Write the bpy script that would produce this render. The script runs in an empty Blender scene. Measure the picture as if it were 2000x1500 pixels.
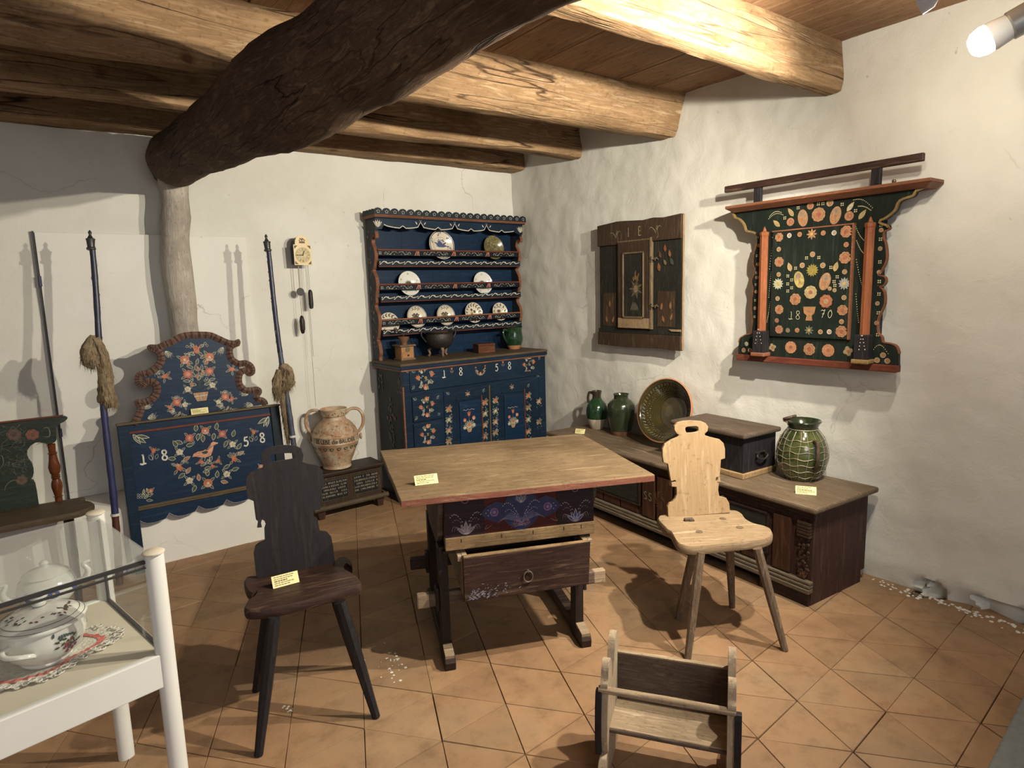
import bpy, math, random
from math import pi, sin, cos, radians as R
from mathutils import Vector, Matrix, noise
from mathutils.geometry import tessellate_polygon
random.seed(7)
S = bpy.context.scene
COL = S.collection

# ---------------------------------------------------------------- camera
FPX = 1242.97
YAW, PITCH, ROLL = 0.942777, 0.146285, -0.0287986
CAM = Vector((0, 0, 1.6))
fw = Vector((cos(YAW)*cos(PITCH), sin(YAW)*cos(PITCH), -sin(PITCH)))
rt = fw.cross(Vector((0, 0, 1))).normalized()
up = rt.cross(fw)
rt2 = rt*cos(ROLL)+up*sin(ROLL)
up2 = up*cos(ROLL)-rt*sin(ROLL)
cd = bpy.data.cameras.new('camera')
cam = bpy.data.objects.new('camera', cd)
COL.objects.link(cam)
cd.sensor_width = 36
cd.lens = 36*FPX/2000
cd.clip_start = 0.05
cam.matrix_world = Matrix((( rt2.x, up2.x, -fw.x, 0), (rt2.y, up2.y, -fw.y, 0), (rt2.z, up2.z, -fw.z, 1.6), (0, 0, 0, 1)))
S.camera = cam

# ---------------------------------------------------------------- light and exposure
S.view_settings.view_transform = 'Standard'
S.view_settings.look = 'None'
S.view_settings.gamma = 1
S.view_settings.use_curve_mapping = False
S.view_settings.exposure = 0.17
W = bpy.data.worlds.new('world'); S.world = W
W.use_nodes = True
W.node_tree.nodes['Background'].inputs[0].default_value = (0.62, 0.74, 1.0, 1)
W.node_tree.nodes['Background'].inputs[1].default_value = 0.5
LCOL = (1, .895, .725)
LAMP_A = Vector((1.75, 0.72, 2.256))
LAMP_B = Vector((2.738, 0.924, 2.41))

def spot(name, loc, aim, watts, col, rad, size=170, blend=.5):
    l = bpy.data.lights.new(name, 'SPOT'); l.energy = watts; l.color = col; l.shadow_soft_size = rad
    l.spot_size = R(size); l.spot_blend = blend
    o = bpy.data.objects.new(name, l); COL.objects.link(o); o.location = loc
    o.rotation_euler = (Vector(aim)-Vector(loc)).to_track_quat('-Z', 'Y').to_euler()
    return o

# ---------------------------------------------------------------- pixel -> point on a real plane
def ray(x, y): return rt2*((x-1000)/FPX) - up2*((y-750)/FPX) + fw
def onz(x, y, z):
    v = ray(x, y); return CAM+v*((z-CAM.z)/v.z)
def ony(x, y, Y):
    v = ray(x, y); return CAM+v*((Y-CAM.y)/v.y)
def onx(x, y, X):
    v = ray(x, y); return CAM+v*((X-CAM.x)/v.x)
def Fr(o, rz=0, rx=0): return Matrix.Translation(Vector(o)) @ Matrix.Rotation(R(rz), 4, 'Z') @ Matrix.Rotation(R(rx), 4, 'X')
def onp(M, x, y, v=0.0):            # local (u, z) on the plane local y = v
    I = M.inverted(); a = I @ CAM; d = I.to_3x3() @ ray(x, y)
    p = a+d*((v-a.y)/d.y); return (p.x, p.z)
def onl(M, x, y, h):                # local (u, v) on the plane local z = h
    I = M.inverted(); a = I @ CAM; d = I.to_3x3() @ ray(x, y)
    p = a+d*((h-a.z)/d.z); return (p.x, p.y)

# ---------------------------------------------------------------- materials
MATS = {}
def nt(name):
    m = bpy.data.materials.new(name); m.use_nodes = True; t = m.node_tree
    return m, t, t.nodes['Principled BSDF']
def N(t, k, **kw):
    n = t.nodes.new(k)
    for a, b in kw.items():
        if a in n.inputs: n.inputs[a].default_value = b
        else: setattr(n, a, b)
    return n
def ramp(t, stops):
    r = t.nodes.new('ShaderNodeValToRGB'); e = r.color_ramp.elements
    while len(e) < len(stops): e.new(.5)
    for i, (p, c) in enumerate(stops): e[i].position = p; e[i].color = (*c, 1) if len(c) == 3 else c
    return r
def lk(t, a, b): t.links.new(a, b)
def wood(name, c1, c2, c3=None, axis='x', s=1.0, rough=.6, bump=.3, dirt=.35, crack=0, spec=.18):
    m, t, b = nt(name)
    tc = N(t, 'ShaderNodeTexCoord'); mp = N(t, 'ShaderNodeMapping')
    k = {'x': (1.3, 14, 14), 'y': (14, 1.3, 14), 'z': (14, 14, 1.3)}[axis]
    mp.inputs['Scale'].default_value = [q*s for q in k]
    lk(t, tc.outputs['Object'], mp.inputs[0])
    n1 = N(t, 'ShaderNodeTexNoise', Scale=3.0, Detail=7.0, Roughness=.65, Distortion=.9)
    lk(t, mp.outputs[0], n1.inputs['Vector'])
    n2 = N(t, 'ShaderNodeTexNoise', Scale=2.2*s, Detail=4.0, Roughness=.6)
    lk(t, tc.outputs['Object'], n2.inputs['Vector'])
    n3 = N(t, 'ShaderNodeTexNoise', Scale=60.0*s, Detail=3.0)
    lk(t, tc.outputs['Object'], n3.inputs['Vector'])
    r = ramp(t, [(.3, c1), (.52, c2), (.72, c3 or c1)]); lk(t, n1.outputs['Fac'], r.inputs[0])
    mx = N(t, 'ShaderNodeMix', data_type='RGBA', blend_type='MULTIPLY'); mx.inputs[0].default_value = dirt
    r2 = ramp(t, [(.3, (.25, .22, .2)), (.6, (1, 1, 1))]); lk(t, n2.outputs['Fac'], r2.inputs[0])
    lk(t, r.outputs[0], mx.inputs[6]); lk(t, r2.outputs[0], mx.inputs[7])
    mx2 = N(t, 'ShaderNodeMix', data_type='RGBA', blend_type='MULTIPLY'); mx2.inputs[0].default_value = .5
    r3 = ramp(t, [(.28, (.45, .42, .4)), (.42, (1, 1, 1))]); lk(t, n3.outputs['Fac'], r3.inputs[0])
    lk(t, mx.outputs[2], mx2.inputs[6]); lk(t, r3.outputs[0], mx2.inputs[7])
    last = mx2.outputs[2]; hgt = n1.outputs['Fac']
    if crack:
        mp4 = N(t, 'ShaderNodeMapping'); mp4.inputs['Scale'].default_value = [(.45 if q < 2 else 9)*s for q in k]; lk(t, tc.outputs['Object'], mp4.inputs[0])
        n4 = N(t, 'ShaderNodeTexNoise', Scale=1.6, Detail=3.0, Roughness=.45, Distortion=.3); lk(t, mp4.outputs[0], n4.inputs['Vector'])
        r4 = ramp(t, [(.485, (1, 1, 1)), (.497, (.16, .13, .11)), (.503, (.16, .13, .11)), (.515, (1, 1, 1))]); lk(t, n4.outputs['Fac'], r4.inputs[0])
        n5 = N(t, 'ShaderNodeTexNoise', Scale=1.7, Detail=2.0); lk(t, tc.outputs['Object'], n5.inputs['Vector'])
        r5 = ramp(t, [(.45, (0, 0, 0)), (.6, (crack, crack, crack))]); lk(t, n5.outputs['Fac'], r5.inputs[0])
        vo = N(t, 'ShaderNodeTexVoronoi', Scale=2.3, Randomness=1.0); lk(t, tc.outputs['Object'], vo.inputs['Vector'])
        r6 = ramp(t, [(.035, (.30, .2, .14)), (.06, (.75, .65, .55)), (.10, (1, 1, 1))]); lk(t, vo.outputs['Distance'], r6.inputs[0])
        mx4 = N(t, 'ShaderNodeMix', data_type='RGBA', blend_type='MULTIPLY'); lk(t, r5.outputs[0], mx4.inputs[0]); lk(t, last, mx4.inputs[6]); lk(t, r4.outputs[0], mx4.inputs[7])
        mx5 = N(t, 'ShaderNodeMix', data_type='RGBA', blend_type='MULTIPLY'); mx5.inputs[0].default_value = .8; lk(t, mx4.outputs[2], mx5.inputs[6]); lk(t, r6.outputs[0], mx5.inputs[7]); last = mx5.outputs[2]
        mm = N(t, 'ShaderNodeMath', operation='MULTIPLY'); lk(t, n1.outputs['Fac'], mm.inputs[0]); lk(t, r4.outputs[0], mm.inputs[1]); hgt = mm.outputs[0]
    lk(t, last, b.inputs['Base Color'])
    b.inputs['Roughness'].default_value = rough
    b.inputs['Specular IOR Level'].default_value = spec
    bp = N(t, 'ShaderNodeBump', Strength=bump, Distance=.004 if not crack else .007); lk(t, hgt, bp.inputs['Height']); lk(t, bp.outputs[0], b.inputs['Normal'])
    MATS[name] = m; return m
def plain(name, c1, c2=None, sc=6.0, rough=.6, bump=.1, metal=0, coat=0, lo=.35, hi=.65, c3=None, bsc=None, spec=.5, bd=.003):
    m, t, b = nt(name); c2 = c2 or tuple(q*.8 for q in c1)
    tc = N(t, 'ShaderNodeTexCoord')
    n1 = N(t, 'ShaderNodeTexNoise', Scale=sc, Detail=6.0, Roughness=.65); lk(t, tc.outputs['Object'], n1.inputs['Vector'])
    st = [(lo, c1), (hi, c2)]
    if c3: st.append((min(1, hi+.12), c3))
    r = ramp(t, st); lk(t, n1.outputs['Fac'], r.inputs[0]); lk(t, r.outputs[0], b.inputs['Base Color'])
    n2 = N(t, 'ShaderNodeTexNoise', Scale=bsc or sc*6, Detail=5.0); lk(t, tc.outputs['Object'], n2.inputs['Vector'])
    bp = N(t, 'ShaderNodeBump', Strength=bump, Distance=bd); lk(t, n2.outputs['Fac'], bp.inputs['Height']); lk(t, bp.outputs[0], b.inputs['Normal'])
    b.inputs['Roughness'].default_value = rough; b.inputs['Metallic'].default_value = metal
    b.inputs['Coat Weight'].default_value = coat; b.inputs['Coat Roughness'].default_value = .08
    b.inputs['Specular IOR Level'].default_value = spec
    MATS[name] = m; return m

# plaster: chalky limewash with patches, cracks and trowel relief
def plaster(name, c1, c2, c3, bd=.0075, crack=True):
    m, t, b = nt(name)
    tc = N(t, 'ShaderNodeTexCoord')
    n1 = N(t, 'ShaderNodeTexNoise', Scale=1.1, Detail=8.0, Roughness=.6); lk(t, tc.outputs['Object'], n1.inputs['Vector'])
    r = ramp(t, [(.32, c1), (.5, c2), (.7, c3)]); lk(t, n1.outputs['Fac'], r.inputs[0])
    last = r.outputs[0]
    if crack:
        n4 = N(t, 'ShaderNodeTexNoise', Scale=2.5, Detail=5.0, Distortion=1.0); lk(t, tc.outputs['Object'], n4.inputs['Vector'])
        vm = N(t, 'ShaderNodeVectorMath', operation='MULTIPLY_ADD'); lk(t, n4.outputs['Color'], vm.inputs[0]); vm.inputs[1].default_value = (.5, .5, .5); lk(t, tc.outputs['Object'], vm.inputs[2])
        vo = N(t, 'ShaderNodeTexVoronoi', feature='DISTANCE_TO_EDGE', Scale=.9); lk(t, vm.outputs[0], vo.inputs['Vector'])
        rc = ramp(t, [(.0, (.45, .42, .38)), (.0045, (1, 1, 1))]); lk(t, vo.outputs['Distance'], rc.inputs[0])
        n5 = N(t, 'ShaderNodeTexNoise', Scale=1.4, Detail=2.0); lk(t, tc.outputs['Object'], n5.inputs['Vector'])
        rm = ramp(t, [(.52, (0, 0, 0)), (.62, (.6, .6, .6))]); lk(t, n5.outputs['Fac'], rm.inputs[0])
        mx = N(t, 'ShaderNodeMix', data_type='RGBA', blend_type='MULTIPLY'); lk(t, rm.outputs[0], mx.inputs[0]); lk(t, last, mx.inputs[6]); lk(t, rc.outputs[0], mx.inputs[7]); last = mx.outputs[2]
        n6 = N(t, 'ShaderNodeTexNoise', Scale=16.0, Detail=4.0, Roughness=.7); lk(t, tc.outputs['Object'], n6.inputs['Vector'])
        rs = ramp(t, [(.24, (.5, .46, .4)), (.31, (1, 1, 1))]); lk(t, n6.outputs['Fac'], rs.inputs[0])
        mx = N(t, 'ShaderNodeMix', data_type='RGBA', blend_type='MULTIPLY'); mx.inputs[0].default_value = .7; lk(t, last, mx.inputs[6]); lk(t, rs.outputs[0], mx.inputs[7]); last = mx.outputs[2]
    lk(t, last, b.inputs['Base Color'])
    n2 = N(t, 'ShaderNodeTexNoise', Scale=7.0, Detail=9.0, Roughness=.62, Distortion=.6); lk(t, tc.outputs['Object'], n2.inputs['Vector'])
    n3 = N(t, 'ShaderNodeTexNoise', Scale=90.0, Detail=4.0); lk(t, tc.outputs['Object'], n3.inputs['Vector'])
    ad = N(t, 'ShaderNodeMath', operation='MULTIPLY_ADD'); lk(t, n3.outputs['Fac'], ad.inputs[0]); ad.inputs[1].default_value = .12; lk(t, n2.outputs['Fac'], ad.inputs[2])
    bp = N(t, 'ShaderNodeBump', Strength=.7, Distance=bd); lk(t, ad.outputs[0], bp.inputs['Height']); lk(t, bp.outputs[0], b.inputs['Normal'])
    b.inputs['Roughness'].default_value = .92; b.inputs['Specular IOR Level'].default_value = .15
    MATS[name] = m; return m

# one material for all brush-painted decoration: the paint colour is stored per face corner
def paintmat():
    m, t, b = nt('folk_paint')
    a = N(t, 'ShaderNodeVertexColor', layer_name='Col')
    tc = N(t, 'ShaderNodeTexCoord'); n = N(t, 'ShaderNodeTexNoise', Scale=70.0, Detail=4.0, Roughness=.7); lk(t, tc.outputs['Object'], n.inputs['Vector'])
    r = ramp(t, [(.3, (.45, .43, .4)), (.6, (1, 1, 1))]); lk(t, n.outputs['Fac'], r.inputs[0])
    mx = N(t, 'ShaderNodeMix', data_type='RGBA', blend_type='MULTIPLY'); mx.inputs[0].default_value = .8
    lk(t, a.outputs['Color'], mx.inputs[6]); lk(t, r.outputs[0], mx.inputs[7]); lk(t, mx.outputs[2], b.inputs['Base Color'])
    b.inputs['Roughness'].default_value = .55
    MATS['paint'] = m
paintmat()
plaster('limewash', (.70, .70, .65), (.63, .63, .575), (.74, .74, .70))
plaster('limewash_smooth', (.74, .745, .70), (.70, .70, .66), (.78, .78, .75), bd=.003)
wood('pine_beam', (.42, .285, .16), (.25, .155, .08), (.50, .37, .23), axis='x', s=.8, rough=.8, bump=.9, dirt=.6, crack=1)
wood('beam_dark', (.22, .13, .065), (.13, .075, .038), (.30, .19, .10), axis='x', s=.8, rough=.75, bump=.9, dirt=.6, crack=1)
wood('ceiling_pine', (.34, .21, .12), (.24, .14, .075), (.40, .26, .155), axis='y', s=.7, rough=.7, bump=.4, dirt=.5, crack=.4)
wood('log_wood', (.17, .115, .075), (.085, .055, .036), (.24, .17, .115), axis='y', s=1.1, rough=.88, bump=1.0, dirt=.6, crack=1)
wood('whitewashed_bark', (.55, .52, .46), (.40, .36, .31), (.62, .6, .56), axis='z', s=1.2, rough=.9, bump=1.0, dirt=.6)
wood('table_wood', (.29, .205, .118), (.18, .125, .07), (.39, .29, .18), axis='x', s=1.0, rough=.6, bump=.5, dirt=.6)
wood('red_edge', (.30, .13, .09), (.20, .075, .05), (.36, .22, .15), axis='x', s=1.4, rough=.6, bump=.3)
wood('dark_oak', (.050, .032, .024), (.028, .018, .015), (.085, .055, .04), axis='x', s=1.1, rough=.5, bump=.35)
wood('chair_dark', (.024, .021, .022), (.016, .0145, .0155), (.034, .029, .028), axis='z', s=.9, rough=.5, bump=.2, dirt=.3)
wood('dark_oak_z', (.034, .025, .022), (.020, .015, .014), (.055, .042, .034), axis='z', s=1.1, rough=.5, bump=.4)
wood('worn_red_brown', (.062, .032, .023), (.033, .019, .016), (.14, .085, .055), axis='x', s=1.0, rough=.5, bump=.35, dirt=.5)
wood('pine_pale', (.40, .28, .16), (.32, .22, .12), (.46, .34, .21), axis='z', s=.8, rough=.55, bump=.2, dirt=.2)
wood('pine_seat', (.36, .265, .16), (.26, .185, .11), (.45, .345, .225), axis='x', s=.9, rough=.6, bump=.3, dirt=.35)
wood('grey_leg', (.22, .16, .11), (.13, .09, .06), (.31, .235, .17), axis='z', s=1.2, rough=.65, bump=.5)
wood('weathered', (.42, .33, .22), (.27, .20, .13), (.52, .43, .31), axis='x', s=1.2, rough=.75, bump=.6, dirt=.5)
wood('weathered_dark', (.16, .12, .09), (.09, .065, .05), (.22, .17, .13), axis='x', s=1.2, rough=.7, bump=.6, dirt=.5)
wood('weathered_end', (.48, .39, .27), (.36, .28, .19), (.56, .48, .36), axis='z', s=1.2, rough=.75, bump=.6, dirt=.4)
wood('black_wood', (.028, .026, .03), (.016, .015, .018), (.05, .045, .045), axis='z', s=1.0, rough=.45, bump=.3)
wood('chest_brown', (.072, .036, .027), (.045, .023, .018), (.10, .055, .042), axis='z', s=.8, rough=.6, bump=.4)
wood('chest_lid', (.20, .15, .10), (.125, .09, .06), (.27, .21, .145), axis='x', s=.8, rough=.55, bump=.4, dirt=.5)
wood('chest_trim', (.19, .15, .105), (.10, .08, .058), (.28, .225, .16), axis='x', s=1.4, rough=.6, bump=.4)
wood('chest_red', (.10, .042, .024), (.055, .026, .017), (.15, .07, .038), axis='z', s=1.2, rough=.6, bump=.3)
wood('chest_green', (.045, .05, .042), (.026, .03, .026), (.07, .075, .06), axis='x', s=1.3, rough=.55, bump=.3)
wood('small_box_wood', (.13, .055, .025), (.09, .035, .017), (.19, .085, .04), axis='x', s=2.0, rough=.4, bump=.2)
wood('mill_wood', (.42, .23, .10), (.32, .16, .07), (.5, .3, .15), axis='x', s=2.0, rough=.5, bump=.2)
wood('blue_paint', (.011, .030, .060), (.008, .021, .043), (.020, .042, .076), axis='x', s=1.0, rough=.42, bump=.2, dirt=.5)
wood('blue_bright', (.009, .029, .068), (.007, .022, .052), (.016, .040, .086), axis='x', s=.8, rough=.42, bump=.2, dirt=.25)
wood('navy', (.010, .013, .023), (.006, .008, .015), (.016, .02, .033), axis='x', s=1.0, rough=.5, bump=.25)
wood('blue_side', (.019, .027, .040), (.012, .018, .027), (.032, .041, .052), axis='z', s=1.0, rough=.5, bump=.25)
wood('green_paint', (.018, .027, .021), (.011, .017, .014), (.032, .042, .032), axis='z', s=1.0, rough=.45, bump=.3, dirt=.5)
wood('green_bench', (.035, .05, .04), (.022, .032, .027), (.055, .065, .05), axis='x', s=1.4, rough=.5, bump=.3)
wood('bench_seat', (.115, .085, .055), (.075, .055, .036), (.16, .12, .08), axis='x', s=1.2, rough=.6, bump=.4)
wood('orange_trim', (.26, .11, .058), (.17, .07, .038), (.33, .15, .085), axis='x', s=1.5, rough=.5, bump=.25)
wood('red_trim', (.17, .05, .03), (.11, .032, .02), (.22, .075, .045), axis='x', s=1.5, rough=.5, bump=.25)
wood('orange_column', (.29, .10, .042), (.21, .07, .03), (.33, .13, .06), axis='z', s=1.0, rough=.5, bump=.2, dirt=.4)
wood('yellow_trim', (.28, .2, .075), (.18, .12, .05), (.34, .27, .12), axis='z', s=2.0, rough=.5, bump=.3)
wood('dark_rib', (.10, .06, .045), (.07, .04, .032), (.14, .085, .065), axis='z', s=3.0, rough=.5, bump=.4)
wood('brown_rib', (.20, .125, .10), (.13, .08, .065), (.27, .18, .145), axis='z', s=3.0, rough=.5, bump=.5)
wood('olive_trim', (.14, .105, .055), (.09, .068, .038), (.2, .155, .09), axis='x', s=2.0, rough=.5, bump=.3)
wood('dark_green_panel', (.030, .032, .026), (.018, .018, .015), (.055, .052, .04), axis='z', s=1.6, rough=.55, bump=.5)
wood('aged_brown', (.075, .048, .030), (.042, .026, .018), (.12, .08, .05), axis='z', s=1.4, rough=.55, bump=.4)
wood('raw_dark', (.20, .15, .09), (.11, .08, .05), (.28, .21, .13), axis='z', s=2.0, rough=.7, bump=.4)
wood('raw_edge', (.38, .28, .16), (.25, .17, .10), (.46, .36, .22), axis='z', s=2.0, rough=.7, bump=.4)
wood('walnut', (.17, .055, .02), (.10, .03, .012), (.24, .085, .03), axis='z', s=2.0, rough=.3, bump=.15)
wood('table_red', (.11, .026, .02), (.065, .017, .015), (.17, .04, .026), axis='x', s=1.2, rough=.45, bump=.25)
wood('table_violet', (.040, .022, .028), (.026, .015, .02), (.065, .035, .04), axis='x', s=1.2, rough=.45, bump=.25)
wood('worn_rail', (.45, .32, .17), (.28, .18, .09), (.52, .4, .23), axis='x', s=1.4, rough=.6, bump=.6, dirt=.8)
plain('green_glaze', (.007, .028, .013), (.016, .052, .02), sc=9, rough=.14, bump=.1, coat=.6, c3=(.07, .11, .03))
plain('olive_glaze', (.013, .022, .011), (.028, .038, .018), sc=7, rough=.2, bump=.15, coat=.5)
plain('yellowgreen_glaze', (.022, .034, .012), (.085, .10, .028), sc=5, rough=.12, bump=.1, coat=.7, lo=.4, hi=.6, c3=(.014, .032, .014))
plain('bowl_glaze', (.022, .018, .010), (.05, .038, .012), sc=6, rough=.16, bump=.25, coat=.5, c3=(.09, .06, .015))
plain('terracotta_plain', (.45, .22, .11), (.38, .17, .08), sc=8, rough=.7)
plain('clay_pale', (.52, .45, .37), (.42, .35, .28), sc=8, rough=.6)
plain('clay_brown', (.16, .08, .045), (.10, .05, .03), sc=8, rough=.5)
plain('clay_dark', (.02, .017, .012), (.035, .028, .018), sc=8, rough=.2, coat=.5)
plain('jug_clay', (.34, .185, .10), (.40, .29, .19), sc=13, rough=.5, coat=.1, lo=.38, hi=.52, c3=(.50, .42, .31), bump=.7, bsc=26)
plain('cream_glaze', (.66, .62, .50), (.60, .54, .42), sc=9, rough=.25, coat=.4)
plain('white_glaze', (.72, .72, .68), (.66, .66, .62), sc=6, rough=.15, coat=.5)
plain('olive_plate', (.20, .17, .065), (.10, .085, .04), sc=22, rough=.25, coat=.4, c3=(.3, .26, .13))
plain('white_metal', (.66, .67, .64), (.62, .63, .60), sc=3, rough=.35, bump=.02, spec=.4)
plain('shelf_beige', (.62, .57, .46), (.56, .51, .41), sc=3, rough=.7, bump=.05)
plain('gasket', (.025, .025, .025), rough=.5)
plain('card', (.72, .66, .30), (.74, .70, .38), sc=4, rough=.6, bump=.02)
plain('card_print', (.20, .17, .07), rough=.8)
plain('clock_face', (.62, .49, .24), (.56, .43, .19), sc=8, rough=.4, bump=.05)
plain('clock_print', (.05, .03, .02), rough=.6)
plain('black_iron', (.02, .018, .016), (.035, .03, .027), sc=12, rough=.5, metal=.4, bump=.3)
plain('rusty_iron', (.065, .045, .03), (.11, .075, .05), sc=14, rough=.6, metal=.3, bump=.4)
plain('iron_ring', (.22, .19, .15), (.14, .11, .09), sc=10, rough=.5, metal=.6)
plain('cast_iron', (.012, .010, .009), (.026, .021, .018), sc=11, rough=.55, metal=.1, bump=.7, c3=(.09, .07, .052))
plain('sooty_leg', (.24, .15, .09), (.14, .09, .055), sc=12, rough=.6)
plain('wire', (.36, .32, .24), (.26, .22, .16), sc=20, rough=.5, metal=.3)
plain('brass_dull', (.20, .16, .09), (.13, .10, .06), sc=12, rough=.45, metal=.6)
plain('chain', (.06, .055, .05), rough=.4, metal=.6)
plain('lamp_body', (.62, .62, .60), (.58, .58, .56), sc=3, rough=.35, bump=.01)
plain('lamp_steel', (.30, .30, .29), (.26, .26, .25), sc=3, rough=.3, metal=.6, bump=.01)
plain('grey_cloth', (.16, .17, .16), (.12, .13, .12), sc=30, rough=.9, bump=.3)
plain('flax', (.24, .185, .11), (.14, .10, .055), sc=40, rough=.8)
plain('pole_blue', (.025, .030, .11), (.018, .022, .075), sc=18, rough=.4, c3=(.04, .045, .11))
plain('pole_dark_blue', (.015, .017, .05), (.03, .035, .06), sc=30, rough=.4, c3=(.07, .075, .09))
plain('pole_grey_blue', (.06, .07, .095), (.035, .042, .07), sc=26, rough=.45, c3=(.13, .13, .14))
plain('pole_red', (.075, .022, .016), (.05, .016, .012), sc=14, rough=.45)
plain('pole_black', (.018, .018, .02), (.05, .05, .045), sc=30, rough=.35)
plain('lace', (.68, .66, .60), (.52, .49, .42), sc=60, rough=.9, bump=1.0, bsc=120, bd=.004)
plain('lace_red', (.42, .055, .045), (.55, .2, .16), sc=50, rough=.9, bump=1.0, bsc=120)
plain('white_chalk', (.62, .6, .55), (.5, .48, .42), sc=30, rough=.9)
plain('rubble', (.20, .15, .10), (.12, .09, .06), sc=8, rough=.95, bump=.8)
plain('cobweb', (.03, .026, .02), rough=.9)
def tilemat():
    m, t, b = nt('terracotta_tile')
    g = N(t, 'ShaderNodeNewGeometry'); oi = N(t, 'ShaderNodeObjectInfo')
    n1 = N(t, 'ShaderNodeTexNoise', Scale=1.6, Detail=7.0, Roughness=.6); lk(t, g.outputs['Position'], n1.inputs['Vector'])
    n2 = N(t, 'ShaderNodeTexNoise', Scale=9.0, Detail=6.0, Roughness=.7); lk(t, g.outputs['Position'], n2.inputs['Vector'])
    n3 = N(t, 'ShaderNodeTexNoise', Scale=120.0, Detail=3.0); lk(t, g.outputs['Position'], n3.inputs['Vector'])
    r = ramp(t, [(.32, (.24, .138, .074)), (.48, (.30, .18, .096)), (.58, (.27, .176, .10)), (.72, (.32, .205, .115))]); lk(t, n1.outputs['Fac'], r.inputs[0])
    r2 = ramp(t, [(.28, (.55, .52, .50)), (.5, (.95, .95, .95)), (.7, (1.08, 1.08, 1.08))]); lk(t, n2.outputs['Fac'], r2.inputs[0])
    mx = N(t, 'ShaderNodeMix', data_type='RGBA', blend_type='MULTIPLY'); mx.inputs[0].default_value = .75
    lk(t, r.outputs[0], mx.inputs[6]); lk(t, r2.outputs[0], mx.inputs[7])
    hs = N(t, 'ShaderNodeHueSaturation'); lk(t, mx.outputs[2], hs.inputs['Color'])
    mr = N(t, 'ShaderNodeMapRange'); lk(t, oi.outputs['Random'], mr.inputs[0]); mr.inputs[3].default_value = .90; mr.inputs[4].default_value = 1.1
    lk(t, mr.outputs[0], hs.inputs['Value'])
    r3 = ramp(t, [(.26, (.5, .45, .4)), (.36, (1, 1, 1))]); lk(t, n3.outputs['Fac'], r3.inputs[0])
    mx2 = N(t, 'ShaderNodeMix', data_type='RGBA', blend_type='MULTIPLY'); mx2.inputs[0].default_value = .35
    lk(t, hs.outputs[0], mx2.inputs[6]); lk(t, r3.outputs[0], mx2.inputs[7]); lk(t, mx2.outputs[2], b.inputs['Base Color'])
    b.inputs['Roughness'].default_value = .62; b.inputs['Specular IOR Level'].default_value = .35
    bp = N(t, 'ShaderNodeBump', Strength=.35, Distance=.004); lk(t, n2.outputs['Fac'], bp.inputs['Height']); lk(t, bp.outputs[0], b.inputs['Normal'])
    MATS['tile'] = m
tilemat()
def glassmat(name='glass', haze=.02):
    m, t, b = nt('case_glass')
    t.nodes.remove(b); out = t.nodes['Material Output']
    tr = N(t, 'ShaderNodeBsdfTransparent'); tr.inputs[0].default_value = (.975, .985, .98, 1)
    gl = N(t, 'ShaderNodeBsdfGlossy'); gl.inputs['Roughness'].default_value = .03
    df = N(t, 'ShaderNodeBsdfDiffuse'); df.inputs[0].default_value = (.6, .62, .6, 1)
    fr = N(t, 'ShaderNodeFresnel', IOR=1.5)
    m1 = N(t, 'ShaderNodeMixShader'); m1.inputs[0].default_value = haze; lk(t, tr.outputs[0], m1.inputs[1]); lk(t, df.outputs[0], m1.inputs[2])  # grey diffuse mixed in as a painted haze over the clear pane
    m2 = N(t, 'ShaderNodeMixShader'); bf = N(t, 'ShaderNodeNewGeometry'); s1 = N(t, 'ShaderNodeMath', operation='SUBTRACT'); s1.inputs[0].default_value = 1; lk(t, bf.outputs['Backfacing'], s1.inputs[1]); s2 = N(t, 'ShaderNodeMath', operation='MULTIPLY'); lk(t, fr.outputs[0], s2.inputs[0]); lk(t, s1.outputs[0], s2.inputs[1]); lk(t, s2.outputs[0], m2.inputs[0]); lk(t, m1.outputs[0], m2.inputs[1]); lk(t, gl.outputs[0], m2.inputs[2])
    lk(t, m2.outputs[0], out.inputs[0]); MATS[name] = m
glassmat(); glassmat('hazy_glass', .20)
def emis(name, c, s):
    m, t, b = nt(name); b.inputs['Emission Color'].default_value = (*c, 1); b.inputs['Emission Strength'].default_value = s; MATS[name] = m
emis('bulb_glow', (1, .93, .8), 12)

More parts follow.
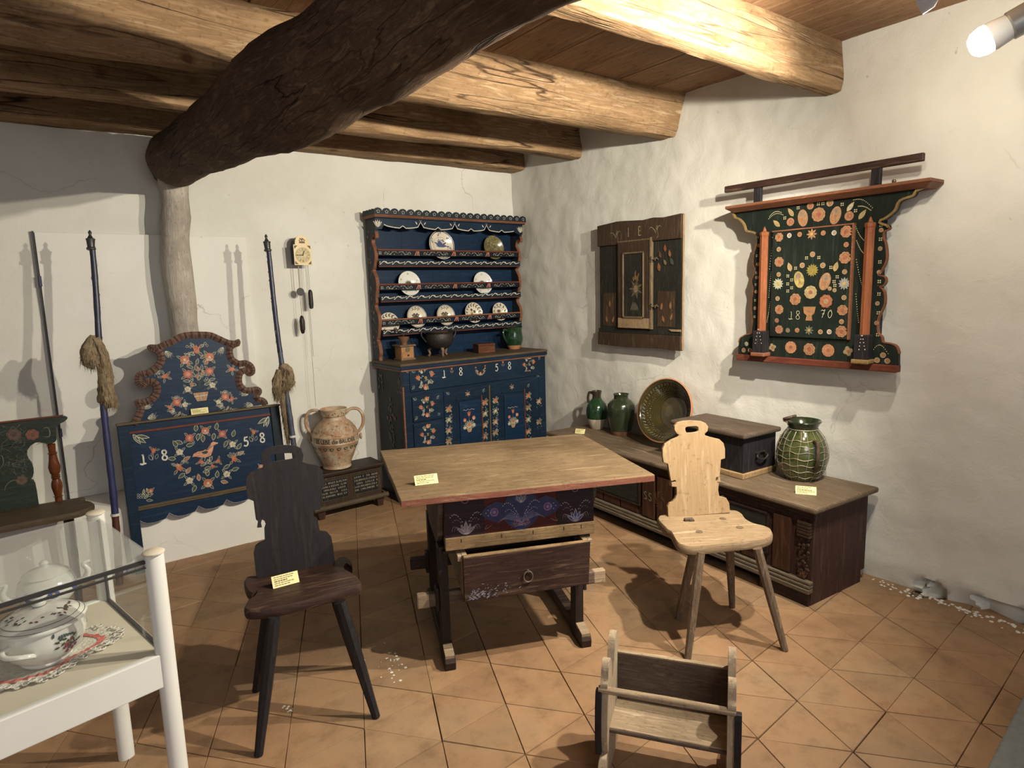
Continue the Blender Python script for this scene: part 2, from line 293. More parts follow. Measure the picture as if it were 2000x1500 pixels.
# ---------------------------------------------------------------- mesh building
def cr(pts, n=8, closed=False):     # smooth curve through points
    P = [Vector(p) for p in pts]; o = []; L = len(P)
    for i in range(L if closed else L-1):
        a, b, c, d = (P[(i-1) % L], P[i], P[(i+1) % L], P[(i+2) % L]) if closed else (P[max(i-1, 0)], P[i], P[i+1], P[min(i+2, L-1)])
        for k in range(n):
            t = k/n
            o.append(.5*((2*b)+(c-a)*t+(2*a-5*b+4*c-d)*t*t+(3*b-a-3*c+d)*t**3))
    if not closed: o.append(P[-1])
    return o
class MB:
    def __init__(s): s.v = []; s.f = []; s.c = {}; s.m = {}; s.mi = 0
    def add(s, vs, fs, col=None):
        k = len(s.v); s.v += [tuple(q) for q in vs]
        for f in fs:
            if col: s.c[len(s.f)] = col
            s.m[len(s.f)] = s.mi
            s.f.append(tuple(k+i for i in f))
        return s
    def box(s, x0, x1, y0, y1, z0, z1, M=None):
        vs = [Vector(p) for p in ((x0, y0, z0), (x1, y0, z0), (x1, y1, z0), (x0, y1, z0), (x0, y0, z1), (x1, y0, z1), (x1, y1, z1), (x0, y1, z1))]
        if M: vs = [M @ q for q in vs]
        return s.add(vs, [(0, 3, 2, 1), (4, 5, 6, 7), (0, 1, 5, 4), (1, 2, 6, 5), (2, 3, 7, 6), (3, 0, 4, 7)])
    def hexa(s, b, t):               # bottom 4 and top 4 corners, counter-clockwise from above
        return s.add(list(b)+list(t), [(0, 3, 2, 1), (4, 5, 6, 7), (0, 1, 5, 4), (1, 2, 6, 5), (2, 3, 7, 6), (3, 0, 4, 7)])
    def tube(s, path, rad, seg=12, caps=True, flat=1.0, jit=0.0, jf=3.0):
        P = [Vector(p) for p in path]; n = len(P)
        if not hasattr(rad, '__len__'): rad = [rad]*n
        vs = []; pu = None
        for i, p in enumerate(P):
            d = (P[min(i+1, n-1)]-P[max(i-1, 0)]).normalized()
            if pu is None:
                pu = Vector((0, 0, 1)) if abs(d.z) < .9 else Vector((0, 1, 0))
            a = d.cross(pu).normalized(); pu = a.cross(d).normalized()
            for k in range(seg):
                t = 2*pi*k/seg; q = a*cos(t)+pu*sin(t)*flat
                r = rad[i]
                if jit: r *= 1+jit*noise.noise((p+q*.35)*jf)+jit*.35*noise.noise((p*1.0+q*.6)*jf*3.1)
                vs.append(p+q*r)
        fs = [(i*seg+k, i*seg+(k+1) % seg, (i+1)*seg+(k+1) % seg, (i+1)*seg+k) for i in range(n-1) for k in range(seg)]
        if caps: fs += [tuple(range(seg-1, -1, -1)), tuple((n-1)*seg+k for k in range(seg))]
        return s.add(vs, fs)
    def lathe(s, prof, seg=32, o=(0, 0, 0), M=None, jit=0, capt=False, capb=True):
        vs = []; n = len(prof); o = Vector(o)
        for r, z in prof:
            for k in range(seg):
                t = 2*pi*k/seg; p = Vector((r*cos(t), r*sin(t), z))
                if jit: p *= 1+jit*noise.noise(p*9)
                vs.append((M @ p if M else p)+o)
        fs = [(i*seg+k, i*seg+(k+1) % seg, (i+1)*seg+(k+1) % seg, (i+1)*seg+k) for i in range(n-1) for k in range(seg)]
        if capb: fs.append(tuple(range(seg-1, -1, -1)))
        if capt: fs.append(tuple((n-1)*seg+k for k in range(seg)))
        return s.add(vs, fs)
    def prism(s, outer, y0, y1, holes=(), fn=None, sidecol=None):   # outline in (x, z), thickness along y
        loops = [list(outer)]+[list(h) for h in holes]
        tri = tessellate_polygon([[Vector((p[0], p[1], 0)) for p in l] for l in loops])
        pts = [p for l in loops for p in l]; n = len(pts)
        fn = fn or (lambda x, y, z: (x, y, z))
        vs = [fn(p[0], y0, p[1]) for p in pts]+[fn(p[0], y1, p[1]) for p in pts]
        A = sum((pts[t[0]][0]*(pts[t[1]][1]-pts[t[2]][1])+pts[t[1]][0]*(pts[t[2]][1]-pts[t[0]][1])+pts[t[2]][0]*(pts[t[0]][1]-pts[t[1]][1])) for t in tri)
        tri = [t if A > 0 else (t[0], t[2], t[1]) for t in tri]
        fs = [tuple(t) for t in tri]+[(t[0]+n, t[2]+n, t[1]+n) for t in tri]
        k = 0
        for li, l in enumerate(loops):
            ar = sum(l[i][0]*l[(i+1) % len(l)][1]-l[(i+1) % len(l)][0]*l[i][1] for i in range(len(l)))
            fl = (ar > 0) != (li > 0)
            for i in range(len(l)):
                a, b = k+i, k+(i+1) % len(l)
                fs.append((a, a+n, b+n, b) if fl else (a, b, b+n, a+n))
            k += len(l)
        return s.add(vs, fs)
    def build(s, name, mat, parent=None, bevel=0, smooth=False, M=None, kind=None, label=None, ang=40, sub=0):
        me = bpy.data.meshes.new(name); me.from_pydata(s.v, [], s.f); me.update()
        for q in (mat if isinstance(mat, (list, tuple)) else [mat]): me.materials.append(MATS[q])
        if isinstance(mat, (list, tuple)):
            for i, p in enumerate(me.polygons): p.material_index = s.m[i]
        if s.c:
            a = me.color_attributes.new('Col', 'FLOAT_COLOR', 'CORNER')
            for i, p in enumerate(me.polygons):
                c = s.c.get(i, (.5, .5, .5))
                for l in p.loop_indices: a.data[l].color = (*c, 1)
        o = bpy.data.objects.new(name, me); COL.objects.link(o)
        if parent: o.parent = parent
        if M: o.matrix_local = M
        if smooth:
            me.shade_smooth(); me.set_sharp_from_angle(angle=R(ang))
        if bevel:
            b = o.modifiers.new('edge', 'BEVEL'); b.width = bevel; b.segments = 2; b.limit_method = 'ANGLE'; b.angle_limit = R(42)
        if sub:
            b = o.modifiers.new('sub', 'SUBSURF'); b.levels = b.render_levels = sub
        if kind: o['kind'] = kind
        if label: o['label'] = label
        return o
def empty(name, M=None):
    o = bpy.data.objects.new(name, None); COL.objects.link(o); o.empty_display_size = .1
    if M is not None: o.matrix_world = M
    return o
def tag(o, label, cat, group=None, kind=None):
    o['label'] = label; o['category'] = cat
    if group: o['group'] = group
    if kind: o['kind'] = kind
    return o
def struct(o, label=None):
    o['kind'] = 'structure'
    if label: o['label'] = label
    return o

# ---------------------------------------------------------------- folk painting, laid 1 mm proud as thin brush marks
CREAM = (.50, .48, .39); WHITE = (.60, .60, .54); ORANGE = (.42, .125, .05); RED = (.38, .08, .045); PINK = (.50, .20, .14)
LEAFG = (.030, .060, .032); OLIVE = (.22, .20, .08); YEL = (.50, .34, .10); BLK = (.012, .012, .014); PALEBLUE = (.22, .32, .38); SALMON = (.58, .30, .18)
class Paint:
    def __init__(s, fn=None, off=.0012, fade=None):
        s.mb = MB(); s.fn = fn or (lambda u, d, z: (u, -d, z)); s.off = off; s.k = 0; s.fade = fade
    def poly(s, pts, col, lay=0):
        s.k += 1
        d = s.off+lay*.00035+(s.k % 61)*4e-6
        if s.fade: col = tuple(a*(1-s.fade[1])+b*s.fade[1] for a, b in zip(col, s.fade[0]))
        n = len(pts)
        cx = sum(p[0] for p in pts)/n; cz = sum(p[1] for p in pts)/n
        vs = [s.fn(cx, d, cz)]+[s.fn(p[0], d, p[1]) for p in pts]
        ar = sum(pts[i][0]*pts[(i+1) % n][1]-pts[(i+1) % n][0]*pts[i][1] for i in range(n))
        s.mb.add(vs, [((0, i+1, (i+1) % n+1) if ar > 0 else (0, (i+1) % n+1, i+1)) for i in range(n)], col)
    def disc(s, x, z, r, col, lay=0, n=12, ry=None, a=0):
        ry = ry or r
        s.poly([(x+cos(a)*r*cos(t)-sin(a)*ry*sin(t), z+sin(a)*r*cos(t)+cos(a)*ry*sin(t)) for t in [2*pi*i/n for i in range(n)]], col, lay)
    def ring(s, x, z, r, w, col, lay=2, n=14):
        s.stroke([(x+r*cos(2*pi*i/n), z+r*sin(2*pi*i/n)) for i in range(n+1)], w, col, lay)
    def leaf(s, x, z, l, a, col=LEAFG, w=.38, edge=CREAM, lay=0):
        P = [(t, w*l*.5*sin(pi*t**.8)) for t in (0, .2, .4, .6, .8, 1)]
        o = [(x+l*t*cos(a)-h*sin(a), z+l*t*sin(a)+h*cos(a)) for t, h in P]+[(x+l*t*cos(a)+h*sin(a), z+l*t*sin(a)-h*cos(a)) for t, h in P[-2:0:-1]]
        if col: s.poly(o, col, lay)
        if edge: s.stroke(o+[o[0]], l*.045+.0003, edge, lay+1)
    def stroke(s, pts, w, col, lay=1, taper=False):
        n = len(pts)
        if n < 2: return
        L = []; Rr = []
        for i in range(n):
            a = pts[max(i-1, 0)]; b = pts[min(i+1, n-1)]; dx = b[0]-a[0]; dz = b[1]-a[1]; q = math.hypot(dx, dz) or 1
            ww = w*.5*((sin(pi*(i+.3)/(n-.4))*.8+.2) if taper else 1)
            L.append((pts[i][0]-dz/q*ww, pts[i][1]+dx/q*ww)); Rr.append((pts[i][0]+dz/q*ww, pts[i][1]-dx/q*ww))
        s.k += 1; d = s.off+lay*.00035+(s.k % 61)*4e-6
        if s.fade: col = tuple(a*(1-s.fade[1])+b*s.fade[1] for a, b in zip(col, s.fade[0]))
        vs = [s.fn(p[0], d, p[1]) for p in L]+[s.fn(p[0], d, p[1]) for p in Rr]
        s.mb.add(vs, [(i, n+i, n+i+1, i+1) for i in range(n-1)], col)
    def curve(s, pts, w, col, lay=1, n=6, taper=True):
        s.stroke([(p.x, p.y) for p in cr([(a, b, 0) for a, b in pts], n)], w, col, lay, taper)
    def flower(s, x, z, r, col=ORANGE, mid=YEL, n=6, lay=2, edge=None):
        for i in range(n):
            t = 2*pi*i/n+.3
            s.disc(x+.58*r*cos(t), z+.58*r*sin(t), r*.42, col, lay, 8)
        s.disc(x, z, r*.6, col, lay, 10); s.disc(x, z, r*.3, mid, lay+1, 8)
        if edge: s.ring(x, z, r*.62, r*.1, edge, lay+1, 10)
    def rose(s, x, z, r, col=ORANGE, arc=CREAM, a=0, lay=2):
        s.disc(x, z, r, col, lay, 14); s.disc(x, z, r*.3, arc, lay+1, 8)
        for q in (.55, .82): s.stroke([(x+q*r*cos(t+a), z+q*r*sin(t+a)) for t in [(-2.6+.4*i) for i in range(6)]], r*.13, arc, lay+1)
    def tulip(s, x, z, r, a=pi/2, col=ORANGE, arc=PINK, lay=2):
        f = lambda u, v: (x+u*sin(a)+v*cos(a), z-u*cos(a)+v*sin(a))
        s.poly([f(*p) for p in ((0, -r), (.55*r, -.55*r), (.6*r, .2*r), (r, r), (.38*r, .45*r), (0, 1.15*r), (-.38*r, .45*r), (-r, r), (-.6*r, .2*r), (-.55*r, -.55*r))], col, lay)
        s.stroke([f(*p) for p in ((-.4*r, .2*r), (0, -.5*r), (.4*r, .2*r))], r*.16, arc, lay+1)
    def spray(s, x, z, l, a, n=5, col=CREAM, spread=1.4, w=.0014, dots=True):
        for i in range(n):
            t = a+spread*(i/(n-1)-.5) if n > 1 else a; k = l*(.75+.25*cos((i-(n-1)/2)*1.2))
            s.curve([(x, z), (x+k*.6*cos(t-.1), z+k*.6*sin(t-.1)), (x+k*cos(t+.12), z+k*sin(t+.12))], w, col, 0, 3)
            if dots: s.disc(x+k*cos(t+.12), z+k*sin(t+.12), w*1.8, col, 1, 6)
    def sprig(s, x, z, r, a=pi/2, kind='rose', col=ORANGE, leaves=4):
        for i in range(leaves):
            t = a+pi+(i-(leaves-1)/2)*1.1
            s.leaf(x+r*.5*cos(t), z+r*.5*sin(t), r*1.7, t)
        {'rose': s.rose, 'tulip': s.tulip, 'flower': s.flower}[kind](x, z, r, **({'col': col} if kind != 'tulip' else {'a': a, 'col': col}))
    def digit(s, ch, x, z, h, w, col=WHITE, lay=3):
        G = {'1': [[(-.05, .85), (.02, .9), (.05, .7), (.04, .1), (-.05, -.05), (-.25, -.02), (-.3, .1)], [(-.15, .0), (.28, 0)]],
             '8': [[(0, .5), (.22, .7), (.14, .95), (-.1, .97), (-.2, .75), (0, .5), (.24, .27), (.2, .03), (0, -.04), (-.22, .08), (-.2, .33), (0, .5)]],
             '5': [[(.28, .95), (.0, .88), (-.08, .93), (-.12, .52), (.1, .55), (.24, .35), (.18, .05), (-.02, -.06), (-.25, .05)]],
             '7': [[(-.25, .8), (-.1, .92), (.1, .85), (.3, .95), (.1, .5), (-.08, 0)], [(-.1, .45), (.22, .5)]],
             '0': [[(.2, .9), (-.02, .85), (-.25, .5), (-.18, .08), (.03, 0), (.25, .35), (.2, .75), (-.0, .8)]],
             'S': [[(.22, .85), (.05, .97), (-.18, .88), (-.16, .6), (.1, .45), (.2, .2), (.05, .0), (-.22, .1)]],
             'I': [[(0, 0), (0, .95)], [(-.08, 0), (.08, 0)]], 'E': [[(-.15, 0), (-.15, .95)], [(-.15, .95), (.22, .95)], [(-.15, .5), (.15, .5)], [(-.15, 0), (.25, 0)]]}[ch]
        for g in G:
            q = [(x+a*h*.9, z+b*h) for a, b in g]
            if len(q) > 2: q = [(p.x, p.y) for p in cr([(a, b, 0) for a, b in q], 4)]
            s.stroke(q, w, col, lay)
    def basket(s, x, z, r):
        s.poly([(x-r, z+.5*r), (x+r, z+.5*r), (x+.6*r, z-.7*r), (x-.6*r, z-.7*r)], (.42, .24, .13), 1)
        for i in range(4): s.stroke([(x-.8*r+.5*i*r, z+.4*r), (x-.5*r+.33*i*r, z-.6*r)], r*.08, OLIVE, 2)
        s.stroke([(x-r*.9, z), (x+r*.85, z+.05*r)], r*.1, CREAM, 2)
    def build(s, name, parent, label=None): return s.mb.build(name, 'paint', parent, label=label, kind='stuff')
def wavy(u0, u1, z, amp, n, ph=0, per=12):
    return [(u0+(u1-u0)*i/(n*per), z+amp*sin(ph+2*pi*i/per)) for i in range(n*per+1)]
# ================================================================ SETTING
# floor: triangular terracotta tiles, about 30 cm a side
fl = struct(MB().box(-2.9, 3.75, -2.4, 4.95, -.12, -.022).build('floor', 'rubble'), 'terracotta floor laid in triangular tiles')
A_, B_, O_ = Vector((.302, .026, 0)), Vector((.106, .264, 0)), Vector((2.893, 1.51, 0))
def trimesh(p):
    c = sum(p, Vector())/3; q = [a-c for a in p]
    vs = [(a.x*.985, a.y*.985, 0) for a in q]+[(a.x, a.y, -.004) for a in q]+[(a.x, a.y, -.03) for a in q]
    fs = [(0, 1, 2)]+[(k+i, k+3+i, k+3+(i+1) % 3, k+(i+1) % 3)[::1] for k in (0, 3) for i in range(3)]
    return c, vs, fs
cells = []
for m in range(-22, 12):
    for n in range(-18, 16):
        o = O_+A_*m+B_*n
        for kind, p in ((0, (o, o+A_, o+B_)), (1, (o+A_, o+A_+B_, o+B_))):
            c = sum(p, Vector())/3
            if -2.6 < c.x < 3.55 and -2.0 < c.y < 4.35 and not (c.y > 4.75):
                d = (c-CAM); z = d.dot(fw); x = 1000+FPX*d.dot(rt2)/z if z > .3 else -9999; y = 750-FPX*d.dot(up2)/z if z > .3 else 0
                vis = z > .3 and -90 < x < 2090 and y < 1620
                cells.append((not vis, z if vis else 99, kind, c, p))
            elif -2.6 < c.x < 3.55 and 4.35 <= c.y < 4.72: cells.append((not c.x > 1.2, 50, kind, c, p))
cells.sort(key=lambda q: (q[0], q[1]))
tm = []
for kind, p in ((0, (Vector(), A_, B_)), (1, (A_, A_+B_, B_))):
    c, vs, fs = trimesh(p)
    me = bpy.data.meshes.new('tile'); me.from_pydata([Vector(v)*.9965 if 0 else v for v in vs], [], fs); me.materials.append(MATS['tile']); tm.append(me)
rest = MB(); rnd = random.Random(4)
for i, (hid, z, kind, c, p) in enumerate(cells):
    s = .9955-rnd.random()*.008; rx, ry = rnd.uniform(-.006, .006), rnd.uniform(-.006, .006); dz = rnd.uniform(-.0015, .001)
    if i < 292 and not hid:
        o = bpy.data.objects.new('tile', tm[kind]); COL.objects.link(o); o.parent = fl
        o.location = c+Vector((rnd.uniform(-.001, .001), rnd.uniform(-.001, .001), dz)); o.scale = (s, s, 1); o.rotation_euler = (rx, ry, rnd.uniform(-.004, .004))
    else:
        q = trimesh(p); rest.add([(v[0]*s+c.x, v[1]*s+c.y, v[2]+dz) for v in q[1]], q[2])
rest.build('tile', 'tile', fl, kind='stuff')
sp = MB(); rnd = random.Random(9)
for cx, cy, k, w in ((768, 1290, 26, 42), (560, 1385, 9, 14), (765, 1310, 10, 25)):
    for i in range(k):
        p = onz(cx+rnd.gauss(0, w*.6), cy+rnd.gauss(0, w*.35), .001); r = rnd.uniform(.002, .008)
        sp.lathe([(r, 0), (r*.8, .0012), (r*.3, .002)], 7, (p.x, p.y, .0), capt=True)
sp.build('lime_spots', 'white_chalk', fl, kind='stuff')

def wallgrid(name, f, nu, nv, mat, thick=.2, sub=0):
    vs = []; fs = []
    for j in range(nv+1):
        for i in range(nu+1): vs.append(f(i/nu, j/nv))
    for j in range(nv):
        for i in range(nu):
            a = j*(nu+1)+i; fs.append((a, a+1, a+nu+2, a+nu+1))
    m = MB().add(vs, fs); o = m.build(name, mat, smooth=True, ang=60); s = o.modifiers.new('thick', 'SOLIDIFY'); s.thickness = thick; s.offset = -1
    return struct(o)
def bk(u, v):
    x = -2.7+u*6.35; z = -.03+v*2.95; n = noise.fractal(Vector((x*1.6, 0, z*1.6)), 1, 2, 5)*.010
    return (x, 4.70-n, z)
wallgrid('wall_back', bk, 150, 80, 'limewash')
def rw(u, v):
    y = 4.86-u*6.9; z = -.03+v*2.95
    n = noise.fractal(Vector((3, y*1.5, z*1.5)), 1, 2, 6)*.016+noise.fractal(Vector((9, y*6, z*6)), 1, 2, 4)*.004
    x = 3.485-n
    if z < .10: x += (.10-z)*.35*(.6+noise.noise(Vector((1, y*7, 0))))
    if z < .07 and y < 1.35 and noise.noise(Vector((4, y*5, 0)))+.25*noise.noise(Vector((4, y*23, z*20))) > -.05: x += .05
    if z > 2.3: x -= .035*((z-2.3)/.5)**2
    return (x, y, z)
wallgrid('wall_right', rw, 300, 130, 'limewash')
def lw(u, v): return (-2.6, -2.1+u*6.85, -.03+v*2.95)
wallgrid('wall_left', lw, 40, 10, 'limewash')
# crumbled plaster foot along the right wall
rb = MB(); rnd = random.Random(3)
for i in range(260):
    y = rnd.uniform(-.2, 1.5); s = rnd.uniform(.002, .009)
    rb.lathe([(s*1.2, 0), (s*1.1, s*.4), (s*.5, s*.7)], 6, (3.478-abs(rnd.gauss(0, .035)), y, -.002), jit=.6, capt=True)
rb.build('plaster_crumbs', 'limewash', bpy.data.objects['wall_right'], kind='stuff')
# low whitewashed ledge along the foot of the back wall
def ledge():
    m = MB(); prof = [(4.285, -.02), (4.288, .12), (4.291, .33), (4.300, .385), (4.33, .40), (4.72, .405)]
    vs = []; n = 70
    for i in range(n+1):
        x = -2.6+i*(1.22+2.6)/n
        for j, (y, z) in enumerate(prof): vs.append((x, y+noise.noise(Vector((x*2, z*3, 1)))*.005, z+(noise.noise(Vector((x*3, y, 5)))*.004 if j > 2 else 0)))
    k = len(prof); fs = [(i*k+j, (i+1)*k+j, (i+1)*k+j+1, i*k+j+1) for i in range(n) for j in range(k-1)]
    vs += [(1.22, 4.72, -.02)]; fs.append(tuple(n*k+j for j in range(k))+(len(vs)-1,))
    m.add(vs, fs)
    return struct(m.build('trim_1', 'limewash_smooth', smooth=True, ang=50), 'low whitewashed ledge at the foot of the back wall')
ledge()
# flush whitewashed door leaf in the back wall
d1 = struct(MB().box(.006, 1.17, 4.668, 4.70, .405, 2.012).build('door_1', 'limewash_smooth', bevel=.003), 'flush whitewashed door leaf behind the wooden post')
MB().box(-.006, .004, 4.676, 4.70, .405, 2.018).build('gap_strip', 'gasket', d1)
MB().box(-.002, .012, 4.660, 4.675, 1.70, 1.76).box(-.002, .012, 4.66, 4.675, .80, .85).build('hinge', 'pole_dark_blue', d1)

# ceiling boards
cl = struct(MB().box(-2.9, 3.7, -2.4, 4.9, 2.842, 2.86).build('ceiling', 'ceiling_pine'), 'board ceiling over the beams')
x = -2.9; rnd = random.Random(12); i = 0
while x < 3.6:
    w = .30+rnd.uniform(-.035, .03)
    m = MB().box(0, w-.004, -2.3, 4.85, 2.812+rnd.uniform(-.002, .002), 2.84)
    o = m.build('plank', 'ceiling_pine', cl, bevel=.002); o.location.x = x; x += w
def beam(y0, y1, z0, z1, seed, x0=-2.65, x1=3.47, lean=0, skew=0, wob=.012, step=.05):
    n = int((x1-x0)/step); m = MB(); vs = []
    cs = []
    for i in range(5): cs.append((0, 1-i/5))          # front face, going down
    for i in range(4): cs.append((i/4, 0))
    for i in range(5): cs.append((1, i/5))
    for i in range(4): cs.append((1-i/4, 1))
    k = len(cs)
    for i in range(n+1):
        x = x0+(x1-x0)*i/n; sag = noise.noise(Vector((x*.5, seed, 0)))*.02
        for a, b in cs:
            y = y0+(y1-y0)*a+lean*b+skew*(x-1.4); z = z0+(z1-z0)*b+(sag if b < .9 else 0)
            corner = (a in (0, 1)) and b == 0
            q = Vector((x*1.6, y*9+seed, z*9)); d = noise.fractal(q, 1, 2, 4)*wob
            if corner: d += .010+.008*noise.noise(Vector((x*2.2, seed, a)))
            vs.append((x, y+(d if a < .5 else -d), z+(abs(d)*.9 if b < .1 else 0)))
    m.add(vs, [(i*k+j, i*k+(j+1) % k, (i+1)*k+(j+1) % k, (i+1)*k+j) for i in range(n) for j in range(k)]+[tuple(range(k)), tuple(n*k+j for j in range(k-1, -1, -1))])
    return m
for (y0, y1, z0, seed, lean, skew, lab) in ((1.785, 1.90, 2.575, 3, 0, 0, 'pine ceiling beam nearest the lamp, running to the right wall'), (2.995, 3.12, 2.565, 8, -.11, -.055, 'pine ceiling beam second from the lamp'),
                       (3.775, 3.93, 2.58, 14, 0, 0, 'darker ceiling beam next to the last'), (4.50, 4.72, 2.612, 21, 0, 0, 'last ceiling beam lying along the back wall')):
    struct(beam(y0, y1, z0, 2.815, seed, lean=lean, skew=skew).build('ceiling_beam', 'pine_beam' if seed < 30 else 'beam_dark', smooth=True, ang=35), lab)
# wooden peg and nail marks: knots and splits as recessed pins in the two front beams
# crossing log
pth = cr([(.765, 4.69, 2.465), (.745, 4.2, 2.43), (.80, 3.4, 2.405), (.885, 2.5, 2.39), (.975, 1.7, 2.405), (1.08, .7, 2.41), (1.2, -.6, 2.42), (1.28, -2.2, 2.42)], 14)
n = len(pth); rad = []
for p in pth:
    t = p.y; rad.append(.135+.05*min(1, max(0, (4.6-t)/1.6))-.018*min(1, max(0, 2.4-t))+.012*sin(t*3.1)+.006*sin(t*7.3+1)+(.0 if t < 4.55 else 0))
struct(MB().tube(pth, rad, 40, jit=.10, jf=4).build('log_beam', 'log_wood', smooth=True, ang=60), 'thick dark round log beam crossing under the ceiling beams')
pp = [(.735, 4.555, 0), (.730, 4.553, .4), (.722, 4.55, .9), (.722, 4.55, 1.4), (.715, 4.55, 1.9), (.735, 4.55, 2.15), (.745, 4.55, 2.36)]
struct(MB().tube(cr(pp, 8), [.082+.004*sin(i*.7) for i in range(49)], 20, jit=.07, jf=7).build('wooden_post', 'whitewashed_bark', smooth=True, ang=60), 'whitewashed bark post holding up the dark log')

# ================================================================ LAMPS
def lamp_b():
    t = tag(empty('spotlight', Matrix.Translation(LAMP_B)), 'lit track spotlight with glowing bulb near the right wall under the ceiling', 'spotlight')
    back = (CAM+ray(2015, 28)*((LAMP_B-CAM).length/ray(2015, 28).length)*1.01-LAMP_B).normalized()
    Q = back.to_track_quat('Z', 'Y').to_matrix().to_4x4() @ Matrix.Scale(1.45, 4)
    MB().lathe([(.0, -.030), (.018, -.028), (.029, -.018), (.034, 0), (.033, .012)], 24, M=Q, capb=False).build('bulb', 'bulb_glow', t, smooth=True)
    MB().lathe([(.033, .012), (.034, .02), (.030, .05), (.027, .055)], 24, M=Q, capb=False).build('bulb_collar', 'lamp_body', t, smooth=True)
    MB().lathe([(.027, .05), (.033, .055), (.034, .19), (.03, .2)], 24, M=Q, capt=True).build('lamp_housing', 'lamp_steel', t, smooth=True)
    j = back*.19
    m = MB().tube([j+Vector((0, 0, .04)), j+Vector((-.01, .015, .10)), j+Vector((0, .03, 2.805-LAMP_B.z-j.z))], .010, 10); m.lathe([(.035, 0), (.04, .012), (.028, .03)], 20, j+Vector((0, 0, .06)), capt=True)
    m.build('swivel_arm', 'lamp_body', t, smooth=True)
    p = LAMP_B-back*.09
    spot('lamp_b', p, (.9, 3.7, .75), 210, LCOL, .026, 150, .7)
    l = bpy.data.lights.new('lamp_b_spill', 'POINT'); l.energy = 210*.075; l.color = LCOL; l.shadow_soft_size = .026
    o = bpy.data.objects.new('lamp_b_spill', l); COL.objects.link(o); o.location = p
lamp_b()
aim = (Vector((1.3, 4.4, 1.3))-LAMP_A).normalized()
c2 = CAM+ray(1805, -5)*1.82
t = tag(empty('ceiling_lamp', Matrix.Translation(c2)), 'white round lamp head peeking in at the top edge of the photo', 'lamp')
Q = aim.to_track_quat('Z', 'Y').to_matrix().to_4x4() @ Matrix.Scale(1.12, 4)
MB().lathe([(.0, -.03), (.02, -.028), (.033, -.014), (.037, .012), (.034, .012), (.03, -.01), (0, -.02)], 24, M=Q, capb=False).build('lamp_shade', 'lamp_body', t, smooth=True)
MB().tube([-aim*.03, -aim*.05+Vector((0, 0, .05)), Vector((-aim.x*.05, -aim.y*.05, 2.812-c2.z))], .007, 8).build('stem', 'lamp_body', t)
p = c2+aim*.045
spot('lamp_a', p, (1.4, 4.2, 1.1), 230, LCOL, .026, 150, .7)
l = bpy.data.lights.new('lamp_a_spill', 'POINT'); l.energy = 230*.075; l.color = LCOL; l.shadow_soft_size = .026
o = bpy.data.objects.new('lamp_a_spill', l); COL.objects.link(o); o.location = p
l = bpy.data.lights.new('fill_light_behind', 'AREA'); l.energy = 48; l.color = (1, .90, .78); l.size = 1.6  # soft warm fill added behind the camera to lift the shadows
o = bpy.data.objects.new('fill_light_behind', l); COL.objects.link(o); o.location = (.2, -1.6, 2.5); o.rotation_euler = (R(50), 0, R(-10))

# ================================================================ museum cards
def card(c, rz, w, h, label, lean=-32, group=None):
    M = Fr(c, rz, lean)
    t = tag(MB().box(-w/2, w/2, -.0008, .0008, 0, h).build('label_card', 'card', M=M), label, 'label card')
    m = MB(); rnd = random.Random(int(w*9000+c[0]*100))
    for i in range(5):
        z = h*(.86-.17*i); x = -w*.42; L = w*(.1+rnd.uniform(.2, .7)) if i != 3 else w*.75
        hh = h*(.035 if i != 2 else .06)
        while x < -w*.42+L:
            k = w*rnd.uniform(.04, .13)
            m.box(x, x+k, -.0012, -.0007, z-hh, z+hh); x += k+w*.02
    m.build('print', 'card_print', t)
    return t

# ================================================================ SIDEBOARD dated 1858
D = Fr((2.064, 4.208, 0), 1.5)
def z2(x, y, v=0): return onp(D, x/5.2632+700, y/5.2632+660, v)
SW = z2(1915, 200)[0]; HT = 1.09
sb = tag(empty('sideboard', D), 'dark blue folk-painted sideboard dated 1858 with drawers and doors', 'sideboard')
m = MB().box(.012, SW-.012, .012, .44, .04, HT-.02); m.build('carcass', 'blue_side', sb, bevel=.003)
m = MB().box(.0, .062, -.004, .03, .04, HT-.02).box(SW-.075, SW, -.004, .03, .04, HT-.02).box(.05, SW-.06, -.004, .02, HT-.06, HT-.02).box(.05, SW-.06, -.003, .02, .04, .12).box(.05, SW-.06, .0, .014, .10, HT-.06)
m.build('face_frame', 'blue_paint', sb, bevel=.002)
m = MB().box(-.025, SW+.01, -.03, .45, HT-.02, HT); m.build('top', 'bench_seat', sb, bevel=.006)
m = MB().box(-.022, SW+.008, -.026, .44, HT-.045, HT-.021).build('top_moulding', 'blue_paint', sb, bevel=.004)
m = MB().box(-.016, SW+.004, -.018, .44, HT-.058, HT-.046).build('orange_moulding', 'orange_trim', sb, bevel=.003)
MB().box(-.006, .006, -.009, .004, .04, HT-.17).build('corner_bead', 'orange_trim', sb, bevel=.002)
MB().box(-.003, SW, .02, .45, 0, .045).build('plinth', 'blue_side', sb)
dr = [(z2(515, 310), z2(1890, 0)[0], z2(530, 560)), (z2(540, 605), z2(862, 0)[0], z2(565, 870)), (z2(560, 885), z2(870, 0)[0], (0, z2(560, 885)[1]-.20))]
def u_at(x, y): return z2(x, y)[0]
U0 = u_at(520, 400); U1 = u_at(1895, 250)
Z1 = z2(515, 310)[1]; Z0 = z2(530, 560)[1]
PAN = []
def decfn(u, d, z):
    for a, b, c, e in PAN:
        if a < u < b and c < z < e: return (u, -.0203-d, z)
    return (u, -.012-d if z > .92 or u < .3 else -.008-d, z)
DEC = Paint(decfn)
